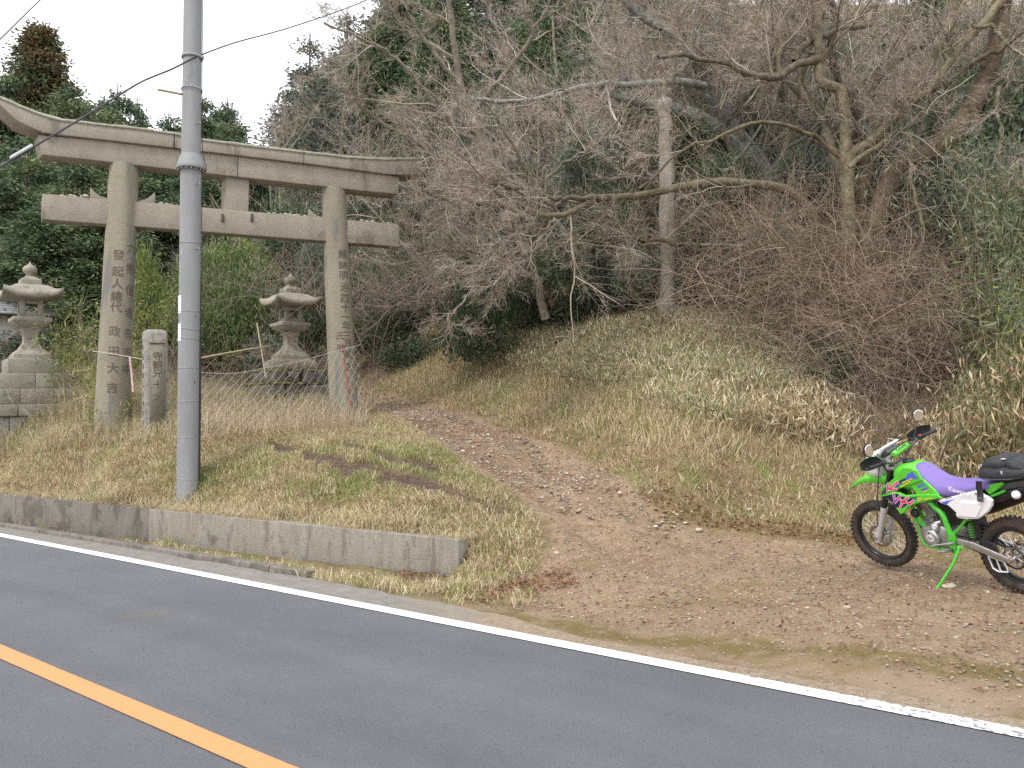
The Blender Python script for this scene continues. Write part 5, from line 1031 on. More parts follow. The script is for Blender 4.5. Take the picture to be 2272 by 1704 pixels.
def bare_tree(seed, hgt_=9., lean=(0, 0), nstem=3, dens=1., pal_a=THICK, pal_b=THIN):
    rg = np.random.default_rng(seed); S = rg.normal(0, .12, (nstem, 3)); S[:, 2] = -.4; D = rg.normal(0, .28, (nstem, 3)) + [lean[0], lean[1], 1]
    P0, R0 = grow(S, D, np.full(nstem, hgt_ * .8) * rg.uniform(.75, 1.1, nstem), np.full(nstem, hgt_ * .0105), 10, .10, .04, rg)
    a = kids(P0, R0, int(9 * dens), (.5, 1.1), .48, .5, .22, rg); P1, R1 = grow(*a, 8, .12, .05, rg)
    a = kids(P1, R1, int(7 * dens), (.4, 1.0), .48, .5, .15, rg, rmin=.006); P2, R2 = grow(*a, 6, .12, .03, rg)
    a = kids(P2, R2, int(7 * dens), (.35, .95), .5, .55, .1, rg, .3, .0042); P3, R3 = grow(*a, 4, .12, .02, rg)
    a = kids(P3, R3, int(5 * dens), (.3, .9), .55, .65, .1, rg, .18, .0034); P4, R4 = grow(*a, 3, .13, .0, rg)
    V, q_, c_ = bundle([(P0, R0)], [9], pal_a, pal_b, rg); tr = npmesh('trunk', V, q_, limbm, smooth=True, colr=c_, link=False)
    V, q_, c_ = bundle([(P1, R1), (P2, R2), (P3, R3), (P4, R4)], [6, 4, 3, 3], pal_a, pal_b, rg); cr = npmesh('crown', V, q_, barkm, colr=c_, link=False)
    return tr, cr
def place(kind, meshes, loc, rotz, sc, label, cat, group, names=('trunk', 'crown'), tilt=(0, 0)):
    e = empty(kind, tuple(loc), label, cat, group, (tilt[0], tilt[1], rotz)); e.scale = sc if hasattr(sc, '__len__') else (sc, sc, sc)
    for nm, me in zip(names, meshes): o = bpy.data.objects.new(nm, me); col.objects.link(o); o.parent = e
    return e
leafm = leafmat('foliage', .3, .55); grassm = leafmat('grass_blades', .35, .7); needle = leafmat('needles', .15, .7)
# ------------------------------------------------------------------ bare trees over the hillside
BT = [bare_tree(11 + k, 9.5, nstem=2 + k % 3, dens=(1.0, .9, 1.1, 1.0)[k]) for k in range(4)]
trk = [np.array(p) for p in LE] + [np.array([-4.6, 28.])]
spots = []
rt_ = np.random.default_rng(5)
while len(spots) < 70:
    y = rt_.uniform(17.2, 44); x = rt_.uniform(-.36 * y, .60 * y)
    px = 1136 + F * x / y; z = gz(x, y)
    if px < 560: continue
    if z < 3.4 and y < 30: continue
    if px < 800 and y < 27: continue
    if polydist(np.array([x]), np.array([y]), trk)[0] < 2.0: continue
    if any((x - a) ** 2 + (y - b_) ** 2 < 4.2 for a, b_, _ in spots): continue
    spots.append((x, y, z))
TLAB = [('leafless tree with pinkish-grey twigs standing behind the right half of the torii', 'leafless trees behind the torii'), ('leafless tree with fine pinkish twigs above the far bend of the dirt track', 'leafless trees above the far end of the track'),
        ('leafless grey-brown tree in the middle of the wood left of the dead trunk', 'leafless trees left of the dead trunk'), ('leafless grey-brown tree between the dead trunk and the many-stemmed tree', 'leafless trees right of the dead trunk'), ('leafless tree showing behind the bamboo at the right edge of the wood', 'leafless trees at the right edge of the wood'),
        ('far leafless tree high on the hill in the left half of the wood', 'far leafless trees, left'), ('far leafless tree high on the hill in the right half of the wood', 'far leafless trees, right')]
def zone(x, y):
    px = 1136 + F * x / y
    if y > 31: return 5 if px < 1350 else 6
    return 0 if px < 760 else 1 if px < 1000 else 2 if px < 1470 else 3 if px < 1900 else 4
for k, (x, y, z) in enumerate(spots):
    s_ = rt_.uniform(.75, 1.2) * (1.0 if y < 30 else 1.15)
    place('bare_tree', BT[k % 4], (x, y, z), rt_.uniform(0, 6.28), s_, TLAB[zone(x, y)][0], 'tree', TLAB[zone(x, y)][1], tilt=(rt_.normal(0, .06), rt_.normal(0, .06)))
# ------------------------------------------------------------------ conifers
def conifer(seed, hgt_=14., rad=3.0, nb=460, per=120, pal=None, droop=.35, power=.62, base=.06, ln=.115, tuft=.42, even=False):
    rg = np.random.default_rng(seed); pal = pal or [(.095, .14, .07), (.115, .16, .075), (.08, .12, .068), (.145, .18, .09)]
    h = base + (1 - base) * (1 - np.sqrt(rg.uniform(0, 1, nb))) ** .8 * .98; h = np.where(even, base + (1 - base) * rg.uniform(0, 1, nb) ** .8, h); az = rg.uniform(0, 2 * np.pi, nb); lump = 1 + .22 * np.sin(az * 3 + h * 17) + .15 * rg.normal(0, 1, nb)
    Rm = rad * (1 - h) ** power * lump + .15; rr_ = Rm * rg.uniform(.55, 1, nb) ** .6
    tip = np.stack([rr_ * np.cos(az), rr_ * np.sin(az), h * hgt_ - droop * rr_ * .5], 1); out = np.stack([np.cos(az), np.sin(az), np.full(nb, -.25)], 1)
    C = np.repeat(tip, per, 0); o_ = np.repeat(out, per, 0); g_ = rg.normal(0, 1, C.shape) * [1, 1, .55] * tuft * np.repeat(.5 + .5 * (1 - h)[:, None], per, 0); C = C + g_ - o_ * np.abs(rg.normal(0, .35, (len(C), 1)))
    D = unit(o_ * .6 + g_ * .6 + [0, 0, -.25 * droop] + rg.normal(0, .4, C.shape)); cl = np.repeat(pick(pal, nb, rg, .15), per, 0) * (1 + rg.normal(0, .12, (len(C), 1)))
    V, f_, c_ = leaves(C, D, rg.uniform(.7, 1.3, len(C)) * ln * 2, ln * .8, np.clip(cl, .01, .9), .15, rg)
    cr = npmesh('crown', V, f_, needle, colr=c_, link=False)
    Pt = np.array([[[0, 0, -.5], [.05, 0, hgt_ * .35], [0, .05, hgt_ * .7], [0, 0, hgt_ * .98]]]); Pb = np.stack([np.stack([tip[:nb // 2] * [0, 0, 1] + [0, 0, .3], tip[:nb // 2]], 1)], 0)[0]
    V1, q1_ = tubes(Pt, np.array([[.22, .17, .1, .03]]), 8); V2, q2_ = tubes(Pb, np.stack([np.full(len(Pb), .035), np.full(len(Pb), .01)], 1), 3)
    tr = npmesh('trunk', np.concatenate([V1, V2]), np.concatenate([q1_, q2_ + len(V1)]), mat('cedar_bark%d' % seed, (.13, .09, .065), .9, var=(.18, .13, .10), vscale=6), link=False); return tr, cr
CF = [conifer(1), conifer(2, rad=2.7, power=.55), conifer(3, rad=3.3, power=.5, nb=520), conifer(4, rad=2.4, pal=[(.10, .095, .045), (.14, .10, .05), (.10, .13, .06), (.08, .09, .04), (.16, .11, .05), (.18, .125, .06)], power=.5, even=True, nb=620, ln=.09)]
CG = conifer(6, rad=3.4, nb=260, per=100, pal=[(.11, .14, .10), (.13, .155, .12), (.09, .12, .085)], power=.9, droop=.1, tuft=.5)
def topple(px, py, Y, kind, wid, label, seedrot, group='dark evergreens closing the view behind the torii'):
    p = at(px, py, Y); z0 = gz(p[0], p[1]); s_ = (p[2] - z0) / 14.; k = wid / 6.; place('conifer', kind, (p[0], p[1], z0), seedrot, (k, k, s_), label, 'tree', group)
lab = {0: 'dark green evergreen filling the view behind the left pillar of the torii', 1: 'tall dark evergreen with a rusty brown top at the upper left corner'}
for k, (px, py, Y, kd, wid, lb) in enumerate([
    (92, 72, 42, 3, 7.6, 'cedar with a rusty brown crown, tallest at the upper left corner'), (25, 150, 40, 0, 7.0, 'dark evergreen at the left frame edge below the rusty cedar'), (165, 178, 38, 2, 6.5, 'dark green evergreen right beside the rusty brown cedar'),
    (262, 172, 41, 1, 5.6, 'pointed dark evergreen showing just left of the utility pole'), (305, 205, 44, 0, 4.6, 'narrow evergreen top directly left of the utility pole'), (215, 225, 37, 2, 6.0, 'broad dark evergreen behind the left torii pillar'),
    (375, 235, 40, 1, 4.5, 'evergreen half hidden behind the utility pole'), (445, 200, 43, 0, 4.6, 'evergreen top just right of the utility pole'), (505, 205, 45, 1, 4.6, 'pointed evergreen between the utility pole and the grey pine'), (520, 262, 36, 2, 5.0, 'lower dark evergreen right of the utility pole behind the torii beams'),
    (60, 330, 31, 2, 6.0, 'near evergreen behind the left lantern'), (170, 340, 30, 1, 5.6, 'near evergreen between the left lantern and the left pillar'), (300, 360, 33, 2, 5.5, 'near evergreen behind the inscribed stone post'), (0, 300, 33, 0, 6.0, 'near evergreen cut by the left frame edge'), (410, 380, 35, 0, 5.0, 'shorter dark evergreen behind the utility pole'), (-60, 240, 36, 1, 6.5, 'evergreen outside the rusty cedar at the far left'),
    (240, 400, 28, 0, 5.2, 'low evergreen directly behind the left gate pillar'), (110, 420, 27.5, 1, 5.0, 'low evergreen rising over the left lantern'),
]): topple(px, py, Y, CF[kd], wid, lb, k * 1.3)
for k, (px, py, Y, wid, lb) in enumerate([(860, -60, 50, 8, 'tall grey-green conifer at the top edge right of the sky'), (950, -160, 50, 9, 'grey-green conifer high in the wood above the torii end'), (1060, -200, 50, 9, 'grey-green conifer at the top centre of the frame'), (1180, -220, 48, 9, 'grey-green conifer at the top just right of centre'), (1300, -200, 48, 9, 'grey-green conifer high behind the leaning grey trunk'), (1420, -220, 46, 9, 'grey-green conifer high above the dead trunk'), (688, 60, 48, 6.5, 'grey-green pine against the sky left of the wooded hill'), (655, 215, 44, 5.5, 'thin grey-green pine with layered limbs above the torii beam'), (770, 10, 46, 7.0, 'grey-green conifer at the top where the sky meets the hill'), (730, 130, 40, 5.5, 'grey-green conifer behind the twig tips right of the sky')]): topple(px, py, Y, CG, wid, lb, k * 2.1, 'grey-green conifers where the sky meets the hill')
for k, (px, py, Y, kd, wid, lb) in enumerate([(900, -120, 44, 0, 6.5, 'dark conifer in the wood at the top of the frame, left of centre'), (985, -60, 36, 1, 6, 'dark conifer in the wood at the top of the frame near the centre'), (840, 60, 43, 2, 6, 'dark conifer rising behind the bare twigs at the edge of the sky'), (1240, -60, 34, 2, 6, 'dark conifer behind the big leaning trunk'), (2040, -60, 27, 1, 5, 'dark conifer behind the upper right limbs'), (2230, 20, 24, 0, 5, 'dark conifer at the upper right corner'), (1500, -60, 32, 0, 6, 'dark conifer in the wood right of centre at the top'), (1760, -80, 30, 1, 6, 'dark conifer behind the many-stemmed tree'), (870, 400, 33, 2, 5.0, 'dark conifer low in the wood behind the right torii pillar'), (1090, 250, 30, 1, 5.0, 'dark conifer in the middle of the wood behind hanging twigs')]): topple(px, py, Y, CF[kd], wid, lb, k * 1.7, 'dark conifers scattered through the bare wood')
# ------------------------------------------------------------------ the many-limbed trees near the track (limbs read as (x, y) in the upper right of the photograph)
def z6(x, y): return 1100 + x / 1.8874, y / 1.8874
def limb(pts, Y0, Y1, r0, r1, n_=22, conv=z6, wob=.02):
    P = []
    for k, p in enumerate(pts): f = k / (len(pts) - 1); px, py = conv(*p); P.append(at(px, py, Y0 + (Y1 - Y0) * f))
    P = smooth_path(P, n_); P[1:-1] += rng.normal(0, wob, (n_ - 2, 3)); f = np.linspace(0, 1, n_); Ym = (Y0 + Y1) / 2; return P, (r0 + (r1 - r0) * f) / 1.8874 / F * Ym * .92 * (1 + rng.normal(0, .07, n_))
def hero(name, limbs, label, seed, pal_a, dens=1., base=None, thin=THIN, twl=1.0, bias=None):
    rg = np.random.default_rng(seed); n_ = 22; P0 = np.array([l_[0] for l_ in limbs]); R0 = np.array([l_[1] for l_ in limbs]); org = base if base is not None else P0[0][0]
    if base is not None: pass
    e = empty(name, tuple(org), label, 'tree')
    V, q_, c_ = bundle([(P0[:1], R0[:1])], [12], pal_a, pal_a, rg); npmesh('trunk', V - org, q_, limbm, e, True, c_)
    for k in range(1, len(P0)): pk_ = brown if (k in (1, 15) and name.startswith('many')) else pal_a; V, q_, c_ = bundle([(P0[k:k + 1], R0[k:k + 1])], [10], pk_, pk_, rg, .02); npmesh('limb', V - org, q_, limbm, e, True, c_)
    a = kids(P0, R0, int(9 * dens), (.6, 1.3), .34 * twl, .42, .25, rg, .8, .008, bias); a = (a[0], a[1], np.minimum(a[2], 2.6), np.minimum(a[3], .026)); P1, R1 = grow(*a, 9, .13, .02, rg)
    a = kids(P1, R1, 7, (.4, 1.1), .5, .5, .12, rg, .4, .005); P2, R2 = grow(*a, 6, .13, .01, rg)
    a = kids(P2, R2, 7, (.35, 1.), .5, .6, .1, rg, .25, .0036); P3, R3 = grow(*a, 4, .13, .0, rg)
    a = kids(P3, R3, 4, (.3, .9), .6, .7, .1, rg, .15, .003); P4, R4 = grow(*a, 3, .13, -.01, rg)
    V, q_, c_ = bundle([(P1, R1), (P2, R2), (P3, R3), (P4, R4)], [6, 4, 3, 3], pal_a, thin, rg); npmesh('twigs', V - org, q_, barkm, e, False, c_)
    return e
mossy = [(.165, .14, .09), (.125, .11, .078), (.20, .175, .11)]; brown = [(.115, .088, .06), (.14, .105, .07), (.10, .08, .06)]; greyg = [(.22, .23, .20), (.26, .27, .235)]
b0 = hit(1890, 860)
hero('many_stemmed_tree', [
    limb([(1500, 1500), (1480, 1100), (1475, 800), (1465, 600), (1450, 390), (1370, 350), (1350, 260), (1350, 100), (1362, -60)], 15.0, 15.2, 34, 16, wob=.01),
    limb([(1500, 1300), (1600, 900), (1700, 690), (1850, 620), (1980, 470), (2060, 300), (2110, 100), (2130, -90)], 15.0, 14.6, 52, 40, wob=.01),
    limb([(1500, 1200), (1530, 800), (1560, 620), (1640, 480), (1760, 350), (1850, 200), (1920, 60), (1960, -80)], 15.2, 16, 34, 26),
    limb([(1490, 1100), (1480, 700), (1560, 600), (1700, 460), (1800, 380), (1900, 260), (2010, 130), (2150, -30)], 15.0, 14.4, 26, 15),
    limb([(1490, 900), (1500, 640), (1530, 440), (1590, 330), (1700, 230), (1850, 130), (1900, 40)], 15.4, 17, 34, 24),
    limb([(1470, 800), (1430, 660), (1390, 560), (1360, 480), (1280, 400), (1200, 330), (1120, 290)], 15.2, 16, 24, 12),
    limb([(1350, 250), (1260, 262), (1190, 322), (1130, 325), (1040, 300), (960, 270), (840, 240), (680, 240)], 15.1, 14.2, 20, 9),
    limb([(1440, 660), (1350, 580), (1250, 530), (1150, 518), (1050, 520), (950, 570), (800, 620), (700, 700), (600, 790)], 14.9, 14, 11, 5),
    limb([(1480, 700), (1600, 610), (1690, 545), (1740, 600), (1735, 750), (1770, 880), (1795, 1000), (1750, 1110)], 14.7, 14.2, 13, 6),
    limb([(1690, 545), (1702, 500), (1700, 450), (1712, 420)], 14.5, 14.4, 9, 6), limb([(1780, 400), (1900, 340), (2000, 260), (2110, 210), (2230, 100)], 14.8, 14.2, 15, 9),
    limb([(1190, 320), (1185, 240), (1195, 180), (1100, 100), (1120, 0), (1110, -60)], 14.9, 15.2, 12, 6), limb([(2000, 110), (2080, 120), (2150, 190), (2212, 230), (2290, 300)], 14.3, 13.8, 11, 7),
    limb([(2110, 360), (2095, 450), (2115, 560), (2110, 680), (2140, 800)], 14.0, 13.7, 9, 5), limb([(1250, 260), (1300, 180), (1420, 130), (1570, 95), (1600, 0)], 15.1, 15.6, 17, 9), limb([(1470, 800), (1520, 500), (1440, 330), (1400, 200), (1420, 60), (1380, -60)], 15.3, 15.8, 22, 12)],
    'many-stemmed leafless tree with sweeping brown limbs above the motorcycle', 21, mossy, .62, b0, twl=1.15, bias=(-.12, -.1, 0))
hero('grey_barked_tree', [
    limb([(1190, 1250), (1180, 1000), (1130, 760), (1060, 640), (970, 520), (900, 380), (860, 290), (800, 190), (700, 120)], 18.5, 17.6, 62, 26, wob=.008),
    limb([(1080, 690), (980, 590), (860, 500), (720, 450), (600, 430), (500, 400), (400, 385)], 18.2, 16.8, 46, 14), limb([(880, 360), (720, 340), (560, 350), (430, 352), (300, 382), (180, 412), (0, 428), (-120, 400)], 17.4, 15.8, 18, 7),
    limb([(860, 300), (900, 200), (940, 60), (960, -80)], 17.8, 18.5, 30, 20), limb([(700, 120), (600, 60), (480, -40)], 17.6, 17.5, 20, 12), limb([(720, 340), (800, 270), (850, 180), (820, 60)], 17.2, 17, 12, 7)],
    'leaning grey-barked tree with thick smooth limbs in the middle of the wood', 22, greyg, 1.0, hit(1735, 705))
hero('low_spreading_tree', [
    limb([(1400, 1100), (1330, 900), (1240, 810), (1150, 780), (1000, 765), (850, 770), (700, 800), (560, 825), (420, 828), (330, 880), (270, 900), (140, 895), (0, 860), (-120, 850)], 15.6, 13.9, 26, 9, 22, wob=.006),
    limb([(430, 826), (300, 830), (200, 815), (60, 780), (-60, 765)], 14.5, 13.9, 13, 6), limb([(270, 900), (200, 830), (130, 740), (90, 640), (0, 500), (-60, 420)], 14.3, 13.8, 9, 5),
    limb([(270, 900), (200, 960), (100, 1020), (0, 1120)], 14.3, 13.8, 8, 4), limb([(200, 815), (260, 700), (420, 600), (520, 490), (560, 430)], 14.3, 14.8, 9, 5)],
    'low tree whose long mossy branch reaches level across the bank toward the gate', 23, mossy, 1.0, hit(1842, 800), twl=1.5, bias=(-.35, 0, .05))
hero('drooping_tree', [
    limb([(700, 1100), (640, 1010), (720, 1015), (800, 1025), (970, 1015), (1050, 985), (1150, 960)], 15.2, 15.4, 13, 7), limb([(690, 1020), (600, 1020), (540, 990), (470, 1030), (420, 1075)], 15.1, 14.7, 8, 4)],
    'small bent tree with a fallen-looking branch across the foot of the wood', 24, mossy, .8, hit(1480, 735))
# trees on the left of the wood whose fine branches reach over the gate's right end
D2 = lambda x, y: (x * 1.0271, y * 1.0271)
hero('spreading_twiggy_tree', [
    limb([(1180, 690), (1150, 560), (1100, 450), (1050, 330), (1000, 200), (980, 60), (960, -60)], 17.5, 16.5, 22, 12, conv=D2),
    limb([(1140, 540), (1050, 470), (960, 430), (900, 410)], 17.2, 15.6, 14, 5, conv=D2), limb([(1100, 450), (1000, 380), (900, 310), (800, 250), (740, 190)], 17, 15.4, 14, 5, conv=D2),
    limb([(1050, 330), (960, 250), (880, 150), (800, 90), (700, 50)], 16.8, 15, 13, 5, conv=D2), limb([(1150, 600), (1080, 560), (980, 540), (900, 550)], 17.2, 16, 11, 4, conv=D2), limb([(1020, 240), (1100, 150), (1160, 60), (1200, -40)], 16.8, 16.4, 13, 7, conv=D2),
    limb([(1120, 500), (1060, 560), (1010, 640), (960, 700)], 17, 15.9, 9, 4, conv=D2), limb([(990, 180), (900, 60), (860, -40)], 16.6, 15.8, 10, 6, conv=D2)],
    'leafless tree whose fine pale twigs reach over the right end of the torii', 25, [(.21, .18, .14)], .85, hit(1200, 745), twl=1.25, bias=(-.15, 0, .1))
# dead trunk
dt = limb([(715, 1330), (716, 1200), (722, 1000), (716, 800), (714, 600), (710, 450), (708, 385)], 16.2, 16.2, 40, 27, 26, wob=.012); org = hit(1478, 738)
deadm = mat('dead_wood', (.34, .31, .26), .9, var=(.23, .21, .175), vscale=3, bump=1, bscale=30, spots=[((.14, .12, .10), 5, .60, 1)], stretch=(3, 3, .4), spec=.2)
de = empty('dead_tree_trunk', tuple(org), 'pale dead tree trunk with holes, broken off short in the wood', 'dead tree'); Pd = dt[0]; Rd_ = dt[1] * (1 + rng.normal(0, .05, len(dt[1]))); MB().tube(Pd - org, Rd_, 14).build('trunk', deadm, de, smooth=True)
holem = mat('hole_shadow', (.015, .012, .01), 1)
for zx, zy in ((732, 555), (738, 772)):
    c_ = at(*z6(zx, zy), 16.2 - .115); MB().lathe([(0, .03), (.035, .03), (.042, 0), (0, 0)], 12, axis='y', o=(0, 0, 0)).add(np.zeros((3, 3)), [[0, 1, 2]]).build('hole', holem, de).location = c_ - org - [0, .02, 0]
for i_, (pts, lb) in enumerate([([(40, 1060), (100, 1120), (160, 1180), (210, 1290)], 'reddish bare stem leaning left at the wood edge'), ([(150, 930), (190, 1040), (215, 1150), (240, 1280)], 'reddish bare upright stem at the wood edge')]):
    P_, R_ = limb(pts, 18, 18, 8, 13); c_ = P_[-1]; tag_o = MB().tube(P_ - c_, R_, 8).build('slender_tree', mat('reddish_bark', (.26, .16, .11), .9, var=(.19, .13, .1), vscale=6), smooth=True); tag_o.location = c_; tag(tag_o, lb, 'tree')
# ------------------------------------------------------------------ brushwood: arching stems, uncountable
def brush(name, n_, sampler, lnr, rad, pal, seed, wig=.2, up=-.06, upd=.9, K=8, sub=3, kind='stuff'):
    rg = np.random.default_rng(seed); B = sampler(n_, rg); D = unit(rg.normal(0, .75, B.shape) + [0, 0, upd]); P0, R0 = grow(B, D, rg.uniform(*lnr, len(B)), np.full(len(B), rad), K, wig, up, rg)
    lv = [(P0, R0)]; ms = [3]
    if sub: a = kids(P0, R0, sub, (.4, 1.2), .4, .7, .2, rg, .15, rad * .55); P1, R1 = grow(*a, 4, .25, -.02, rg); lv.append((P1, R1)); ms.append(3)
    V, q_, c_ = bundle(lv, ms, pal, pal, rg); o = npmesh(name, V, q_, barkm, colr=c_); tag(o, kind=kind); return o
def from_px(poly, n_, rg, lift=(0, 0), y0=5.):
    """ground points seen inside a polygon of the picture"""
    P = []; xs = [p[0] for p in poly]; ys = [p[1] for p in poly]; pa = [np.array(p, float) for p in poly]
    G = [hit(a, b_, y0) for a, b_ in poly]; gx_ = np.array([g_[0] for g_ in G]); gy_ = np.array([g_[1] for g_ in G]); out = np.zeros((0, 3)); tries = 0
    while len(out) < n_ and tries < 40:
        x = rg.uniform(gx_.min() - .5, gx_.max() + .5, n_ * 3); y = rg.uniform(gy_.min() - .5, gy_.max() + .5, n_ * 3); z = ground(x, y); pr = proj(np.stack([x, y, z], 1)); ok = inpoly(pr[:, 0], pr[:, 1], pa); out = np.vstack([out, np.stack([x, y, z], 1)[ok]]); tries += 1
    return out[:n_]
def blob(cx, cy, Y, rx, ry, rz):
    def f(n_, rg): c_ = at(cx, cy, Y); g_ = rg.normal(0, .5, (n_, 3)) * [rx, ry, rz]; return c_ + g_
    return f
RB = [(.30, .225, .165), (.36, .28, .205), (.20, .15, .11), (.42, .35, .27), (.25, .18, .13)]; GB = [(.27, .22, .19), (.22, .175, .15), (.32, .26, .22), (.18, .14, .115)]
brush('brushwood', 1500, blob(1830, 680, 14.9, 2.5, 1.1, 1.4), (.8, 2.6), .005, RB, 31, .16, -.07, .55)
brush('brushwood', 800, blob(1680, 540, 15.8, 2.2, .9, 1.0), (.6, 1.8), .005, RB, 32, .18, -.06, .4)
brush('brushwood', 1700, blob(1985, 800, 13.6, 1.5, .8, 1.3), (.6, 1.8), .005, RB, 33, .18, -.05, .5)
DB = [(.17, .12, .085), (.13, .09, .065), (.22, .16, .115)]
brush('brushwood', 1800, blob(1960, 760, 14.6, 1.9, .8, 1.5), (.6, 1.8), .006, DB, 39, .18, -.05, .5)
brush('brushwood', 1500, lambda n_, rg: from_px([(1820, 930), (1900, 1010), (2100, 1010), (2120, 900), (1980, 840), (1850, 840)], n_, rg), (.25, .8), .0045, RB + DB, 40, .2, -.06, .5)
brush('brushwood', 2600, lambda n_, rg: from_px([(780, 745), (1000, 735), (1250, 715), (1500, 690), (1720, 670), (1720, 600), (1250, 640), (1000, 680), (780, 690)], n_, rg), (.8, 2.4), .006, GB, 34, .17, -.04, .9)
brush('brushwood', 2600, lambda n_, rg: np.stack([rg.uniform(-6, 14, n_), rg.uniform(18, 27, n_), np.zeros(n_)], 1) * [1, 1, 0] + [0, 0, 4.6], (1.2, 3.2), .007, GB, 35, .16, -.03, .9)
brush('brushwood', 1500, lambda n_, rg: (lambda x, y: np.stack([x, y, ground(x, y)], 1))(rg.uniform(-12, -4.2, n_), rg.uniform(19, 27, n_)), (1.0, 2.6), .007, GB + RB, 36, .15, -.03, .9)
brush('brushwood', 130, blob(620, 800, 18.2, 1.2, .3, .3), (.3, .9), .0045, RB, 37, .2, -.08, .4)
brush('brushwood', 90, blob(75, 880, 15.6, 1.6, .3, .3), (.3, .9), .0045, RB, 38, .2, -.08, .4)
# ------------------------------------------------------------------ evergreen shrubs and bamboo
def shrub(seed, pal, n_cl=60, per=60, r_=(1.0, 1.0, .9), ln=.10, wd=.045, droop=.0, mt=None, up=.3):
    rg = np.random.default_rng(seed); c_ = unit(rg.normal(0, 1, (n_cl, 3))) * rg.uniform(.35, 1, (n_cl, 1)) ** .6 * r_; c_[:, 2] = np.abs(c_[:, 2]) * 1.0 + .15
    C = np.repeat(c_, per, 0) + rg.normal(0, .17, (n_cl * per, 3)); D = unit(rg.normal(0, .8, C.shape) + np.repeat(unit(c_), per, 0) * .7 + [0, 0, up]); cl = np.repeat(pick(pal, n_cl, rg, .18), per, 0) * (1 + rg.normal(0, .15, (len(C), 1)))
    V, f_, k_ = leaves(C, D, rg.uniform(.6, 1.3, len(C)) * ln, wd, np.clip(cl, .01, .9), .2, rg); cr = npmesh('foliage', V, f_, mt or leafm, colr=k_, link=False)
    n_ = n_cl; S = np.zeros((n_, 3)) + rg.normal(0, .06, (n_, 3)) * [1, 1, 0]; P = np.stack([S, S * .5 + c_ * .5 + rg.normal(0, .06, (n_, 3)), c_], 1); V, q_ = tubes(P, np.tile([[.012, .008, .004]], (n_, 1)), 3)
    sm = npmesh('stems', V, q_, barkm, colr=np.tile([[.13, .10, .07]], (len(V), 1)), link=False); return cr, sm
DG = [(.075, .11, .06), (.10, .14, .075), (.06, .09, .05), (.125, .16, .095)]; GG = [(.14, .175, .13), (.18, .215, .16), (.12, .15, .11)]; YG = [(.24, .28, .07), (.17, .23, .06), (.12, .18, .05), (.30, .31, .10)]; MG = [(.12, .17, .06), (.09, .14, .05), (.16, .20, .08), (.19, .20, .10)]
SH = [shrub(1, DG), shrub(2, DG, 70, 60, (1.2, 1.2, .8)), shrub(3, GG, 70, 60), shrub(4, YG, 60, 60, ln=.13, wd=.028), shrub(5, MG, 70, 60, ln=.12, wd=.03)]
def putshrub(kind, px, py, Y, wid, hh, label, group, cat='shrub', k=0):
    p = at(px, py, Y); g_ = gz(p[0], p[1]); z0 = p[2] - hh * .5
    if z0 < g_ + .4: z0 = g_ - .1
    else: z0 = z0
    e = place('evergreen_shrub', SH[kind], (p[0], p[1], z0), k * 1.7, (wid / 2.2, wid / 2.2, hh / 1.1), label, cat, group, ('foliage', 'stems'))
    return e
und = [(1070, 660, 18.5, 1.6, 2.4, 0), (1040, 730, 18.2, 1.2, 1.4, 0), (870, 700, 24, 1.8, 1.6, 0), (930, 760, 22, 2.2, 1.0, 1), (1180, 640, 20, 2.0, 1.6, 1), (1330, 640, 19, 2.2, 1.6, 2), (1290, 560, 20, 2.0, 1.6, 0), (1400, 520, 20, 2.2, 1.8, 1), (1560, 640, 17.8, 1.8, 1.2, 1), (1600, 560, 19, 2.2, 1.8, 2), (1520, 470, 21, 2.0, 1.8, 0), (1420, 330, 22, 2.4, 2.2, 0), (1330, 400, 22, 2.0, 2.0, 1), (1210, 480, 22, 2.2, 2.0, 2), (1650, 330, 20, 2.2, 1.8, 0), (1740, 270, 21, 2.4, 2.2, 2), (1850, 800, 13.7, 1.0, .8, 0), (1800, 860, 13.0, .6, .4, 0), (1950, 590, 17, 2, 1.8, 2), (2050, 420, 17, 2.2, 2.2, 2), (2130, 330, 17.5, 2.4, 2.4, 0), (2200, 440, 16.5, 2.2, 2.2, 2), (2240, 240, 18, 2.6, 2.6, 1), (2180, 560, 16, 2.0, 2.0, 4), (2060, 560, 16.5, 1.8, 1.8, 2), (1990, 330, 19, 2.4, 2.2, 1), (960, 640, 24, 2.4, 2.0, 1), (1130, 560, 23, 2.2, 2.0, 0), (1650, 450, 20, 1.8, 1.6, 1), (1780, 640, 18, 1.8, 1.4, 0), (1480, 610, 19.5, 1.6, 1.4, 2), (1600, 180, 24, 2.6, 2.4, 2), (1300, 200, 26, 2.8, 2.6, 0), (2260, 620, 15, 2.0, 2.2, 4), (2150, 180, 20, 2.4, 2.6, 0), (800, 640, 27, 2.4, 2.2, 1), (850, 560, 29, 2.6, 2.4, 0), (1850, 180, 24, 2.6, 2.6, 1), (700, 640, 26, 2.4, 1.8, 0), (650, 520, 30, 2.8, 2.6, 1), (790, 740, 25, 1.6, 1.2, 1)]
und += [(1345, 470, 17.2, 1.5, 1.3, 0), (1300, 350, 17.6, 1.4, 1.3, 2), (1560, 520, 16.6, 1.3, 1.0, 0), (1420, 600, 16.6, 1.2, 1.0, 2), (1240, 600, 17.5, 1.4, 1.1, 0), (1600, 400, 17, 1.3, 1.2, 1), (1700, 600, 15.9, 1.0, .8, 0), (1150, 430, 18, 1.5, 1.4, 0), (1060, 300, 19, 1.7, 1.6, 2), (1500, 300, 18, 1.5, 1.4, 1), (1780, 380, 16.6, 1.3, 1.1, 2), (1940, 480, 15.8, 1.3, 1.3, 1), (2080, 500, 15.2, 1.6, 1.5, 2)]
